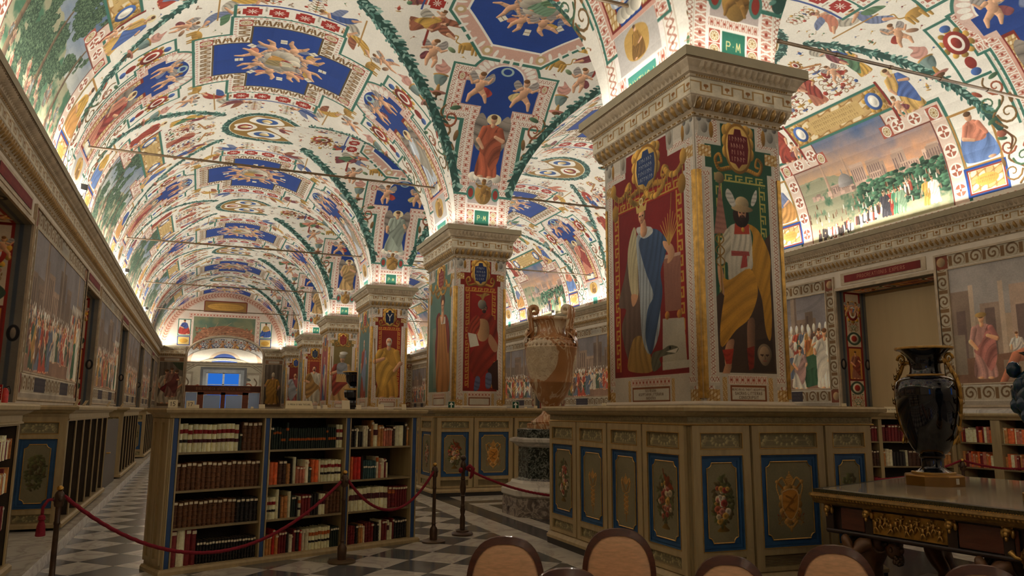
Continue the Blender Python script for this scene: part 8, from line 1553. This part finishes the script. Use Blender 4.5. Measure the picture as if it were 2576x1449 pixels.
def fire(P):
    w_, h = P.W / P.k, P.H / P.k; P.rect(0, 0, w_, h * .76, C3(176, 26, 26)); text(P, w_ / 2, h * .93, h * .1, 'ESTINTORE', C3(60, 60, 56), .14); P.seg((w_ * .3, h * .34), (w_ * .3, h * .66), w_ * .1, w_ * .1, C3(226, 222, 212), 0); P.line([(w_ * .3, h * .22), (w_ * .3, h * .12), (w_ * .48, h * .2)], w_ * .05, C3(226, 222, 212))
    for i in range(4): P.line(spl([(w_ * .6, h * (.66 - i * .13)), (w_ * .72, h * (.58 - i * .13)), (w_ * .78, h * (.64 - i * .13)), (w_ * .9, h * (.54 - i * .13))], 4, False), w_ * .05, C3(226, 222, 212))
card(-2.36, 11.15, 1.545, -.6, .25, .25, 'red and white fire extinguisher sign at the left picture edge', None, 'fire_sign', 'sign', C3(226, 222, 212), draw=fire, tilt=0)
fe = grp('fire_extinguisher', (-2.36, 11.75, 1.53)); fe.scale = (.7, .7, .8); tag(fe, 'dark red extinguisher standing right of the fire sign', 'extinguisher'); MB().lathe([(.06, 0), (.065, .02), (.065, .24), (.04, .28), (.02, .30)], 16).build('cylinder', M['redc'], fe, 40); MB().tube([(.0, 0, .3), (.06, 0, .33), (.09, 0, .26), (.08, 0, .2)], .012, 6).build('hose', M['black'], fe, 'all')  # an extinguisher: red cylinder with a short hose
# ------------------------------------------------------------------ black urn by the fourth pillar, on its dark stand
bu = grp('black_urn', (5.46, 29.6, 0)); bu.scale = (.75, .75, 1); tag(bu, 'black and gilt urn on a dark stand before the soldier pillar', 'urn'); MB().lathe([(.5, 0), (.5, 1.3), (.42, 1.35), (.42, 1.65), (.48, 1.7), (.48, 1.8)], 8, (0, 0, 0), True, 1).build('stand', M['black'], bu); MB().lathe([(.3, 1.8), (.25, 1.9), (.45, 2.0), (.5, 2.2), (.45, 2.3), (.2, 2.36), (.18, 2.42), (.4, 2.6), (.44, 2.85), (.58, 2.95), (.58, 2.98)], 24).build('body', BLK.m, bu, 40); MB().lathe([(.46, 2.27), (.5, 2.29), (.5, 2.34), (.46, 2.36)], 24, (0, 0, 0), False).build('gilt_ring', M['giltb'], bu, 40); MB().lathe([(.56, 2.94), (.6, 2.96), (.6, 3.0), (.56, 3.0)], 24, (0, 0, 0), False).build('rim', M['giltb'], bu, 40)
# ------------------------------------------------------------------ far doorway joinery
dj = grp('door_1', (1.41, YEND + .3, 0)); tag(dj, kind='structure'); DJ = mat('door_joinery', rgb(128, 66, 38), .45, vary=.2); X0, X1 = DX0 - 1.41 + .02, DX1 - 1.41 - .02
P = Pt(X1 - X0, .34, 130, C3(88, 46, 26)); text(P, (X1 - X0) / 2, .25, .16, 'BIBLIOTHECA APOSTOLICA VATICANA', C3(150, 110, 70), .13, .5, .22); MB().quadm((X0, -.07, 2.72), (X1, -.07, 2.72), (X1, -.07, 3.06), (X0, -.07, 3.06)).build('lettered_beam', painted(P, 'beam_lettering', .5), dj); MB().box(X0, -.065, 2.66, X1, .1, 3.1).build('beam', DJ, dj)
for a, b_ in ((X0, X0 + .06), (X0 + .78, X0 + 1.16), (-.14, .14), (X1 - 1.16, X1 - .78), (X1 - .06, X1)): MB().box(a, -.05, 0, b_, .08, 2.66).build('post', DJ, dj)
MB().box(X0 + .78, -.05, 2.5, X1 - .78, .08, 2.66).build('rail', DJ, dj); BLP = mat('pale_blue_screen', rgb(176, 202, 246), .6, vary=.06, scale=.6)
for a, b_, z in ((X0 + .06, X0 + .78, 2.64), (X0 + 1.16, -.14, 2.48), (.14, X1 - 1.16, 2.48), (X1 - .78, X1 - .06, 2.64)): MB().box(a + .02, -.02, .1, b_ - .02, .0, z).build('blue_screen', BLP, dj)
AP = [(X0 + (X1 - X0) * (.5 + .5 * math.cos(t_)), DZ + DR * math.sin(t_)) for t_ in np.linspace(0, math.pi, 25)]; g = MB(); q = [(X0, 0, 3.1), (X1, 0, 3.1)] + [(x, 0, z) for x, z in AP]; g.face(q); g.face([(x, .012, z) for x, _, z in q][::-1]); g.build('fanlight_glass', GL.m, dj)
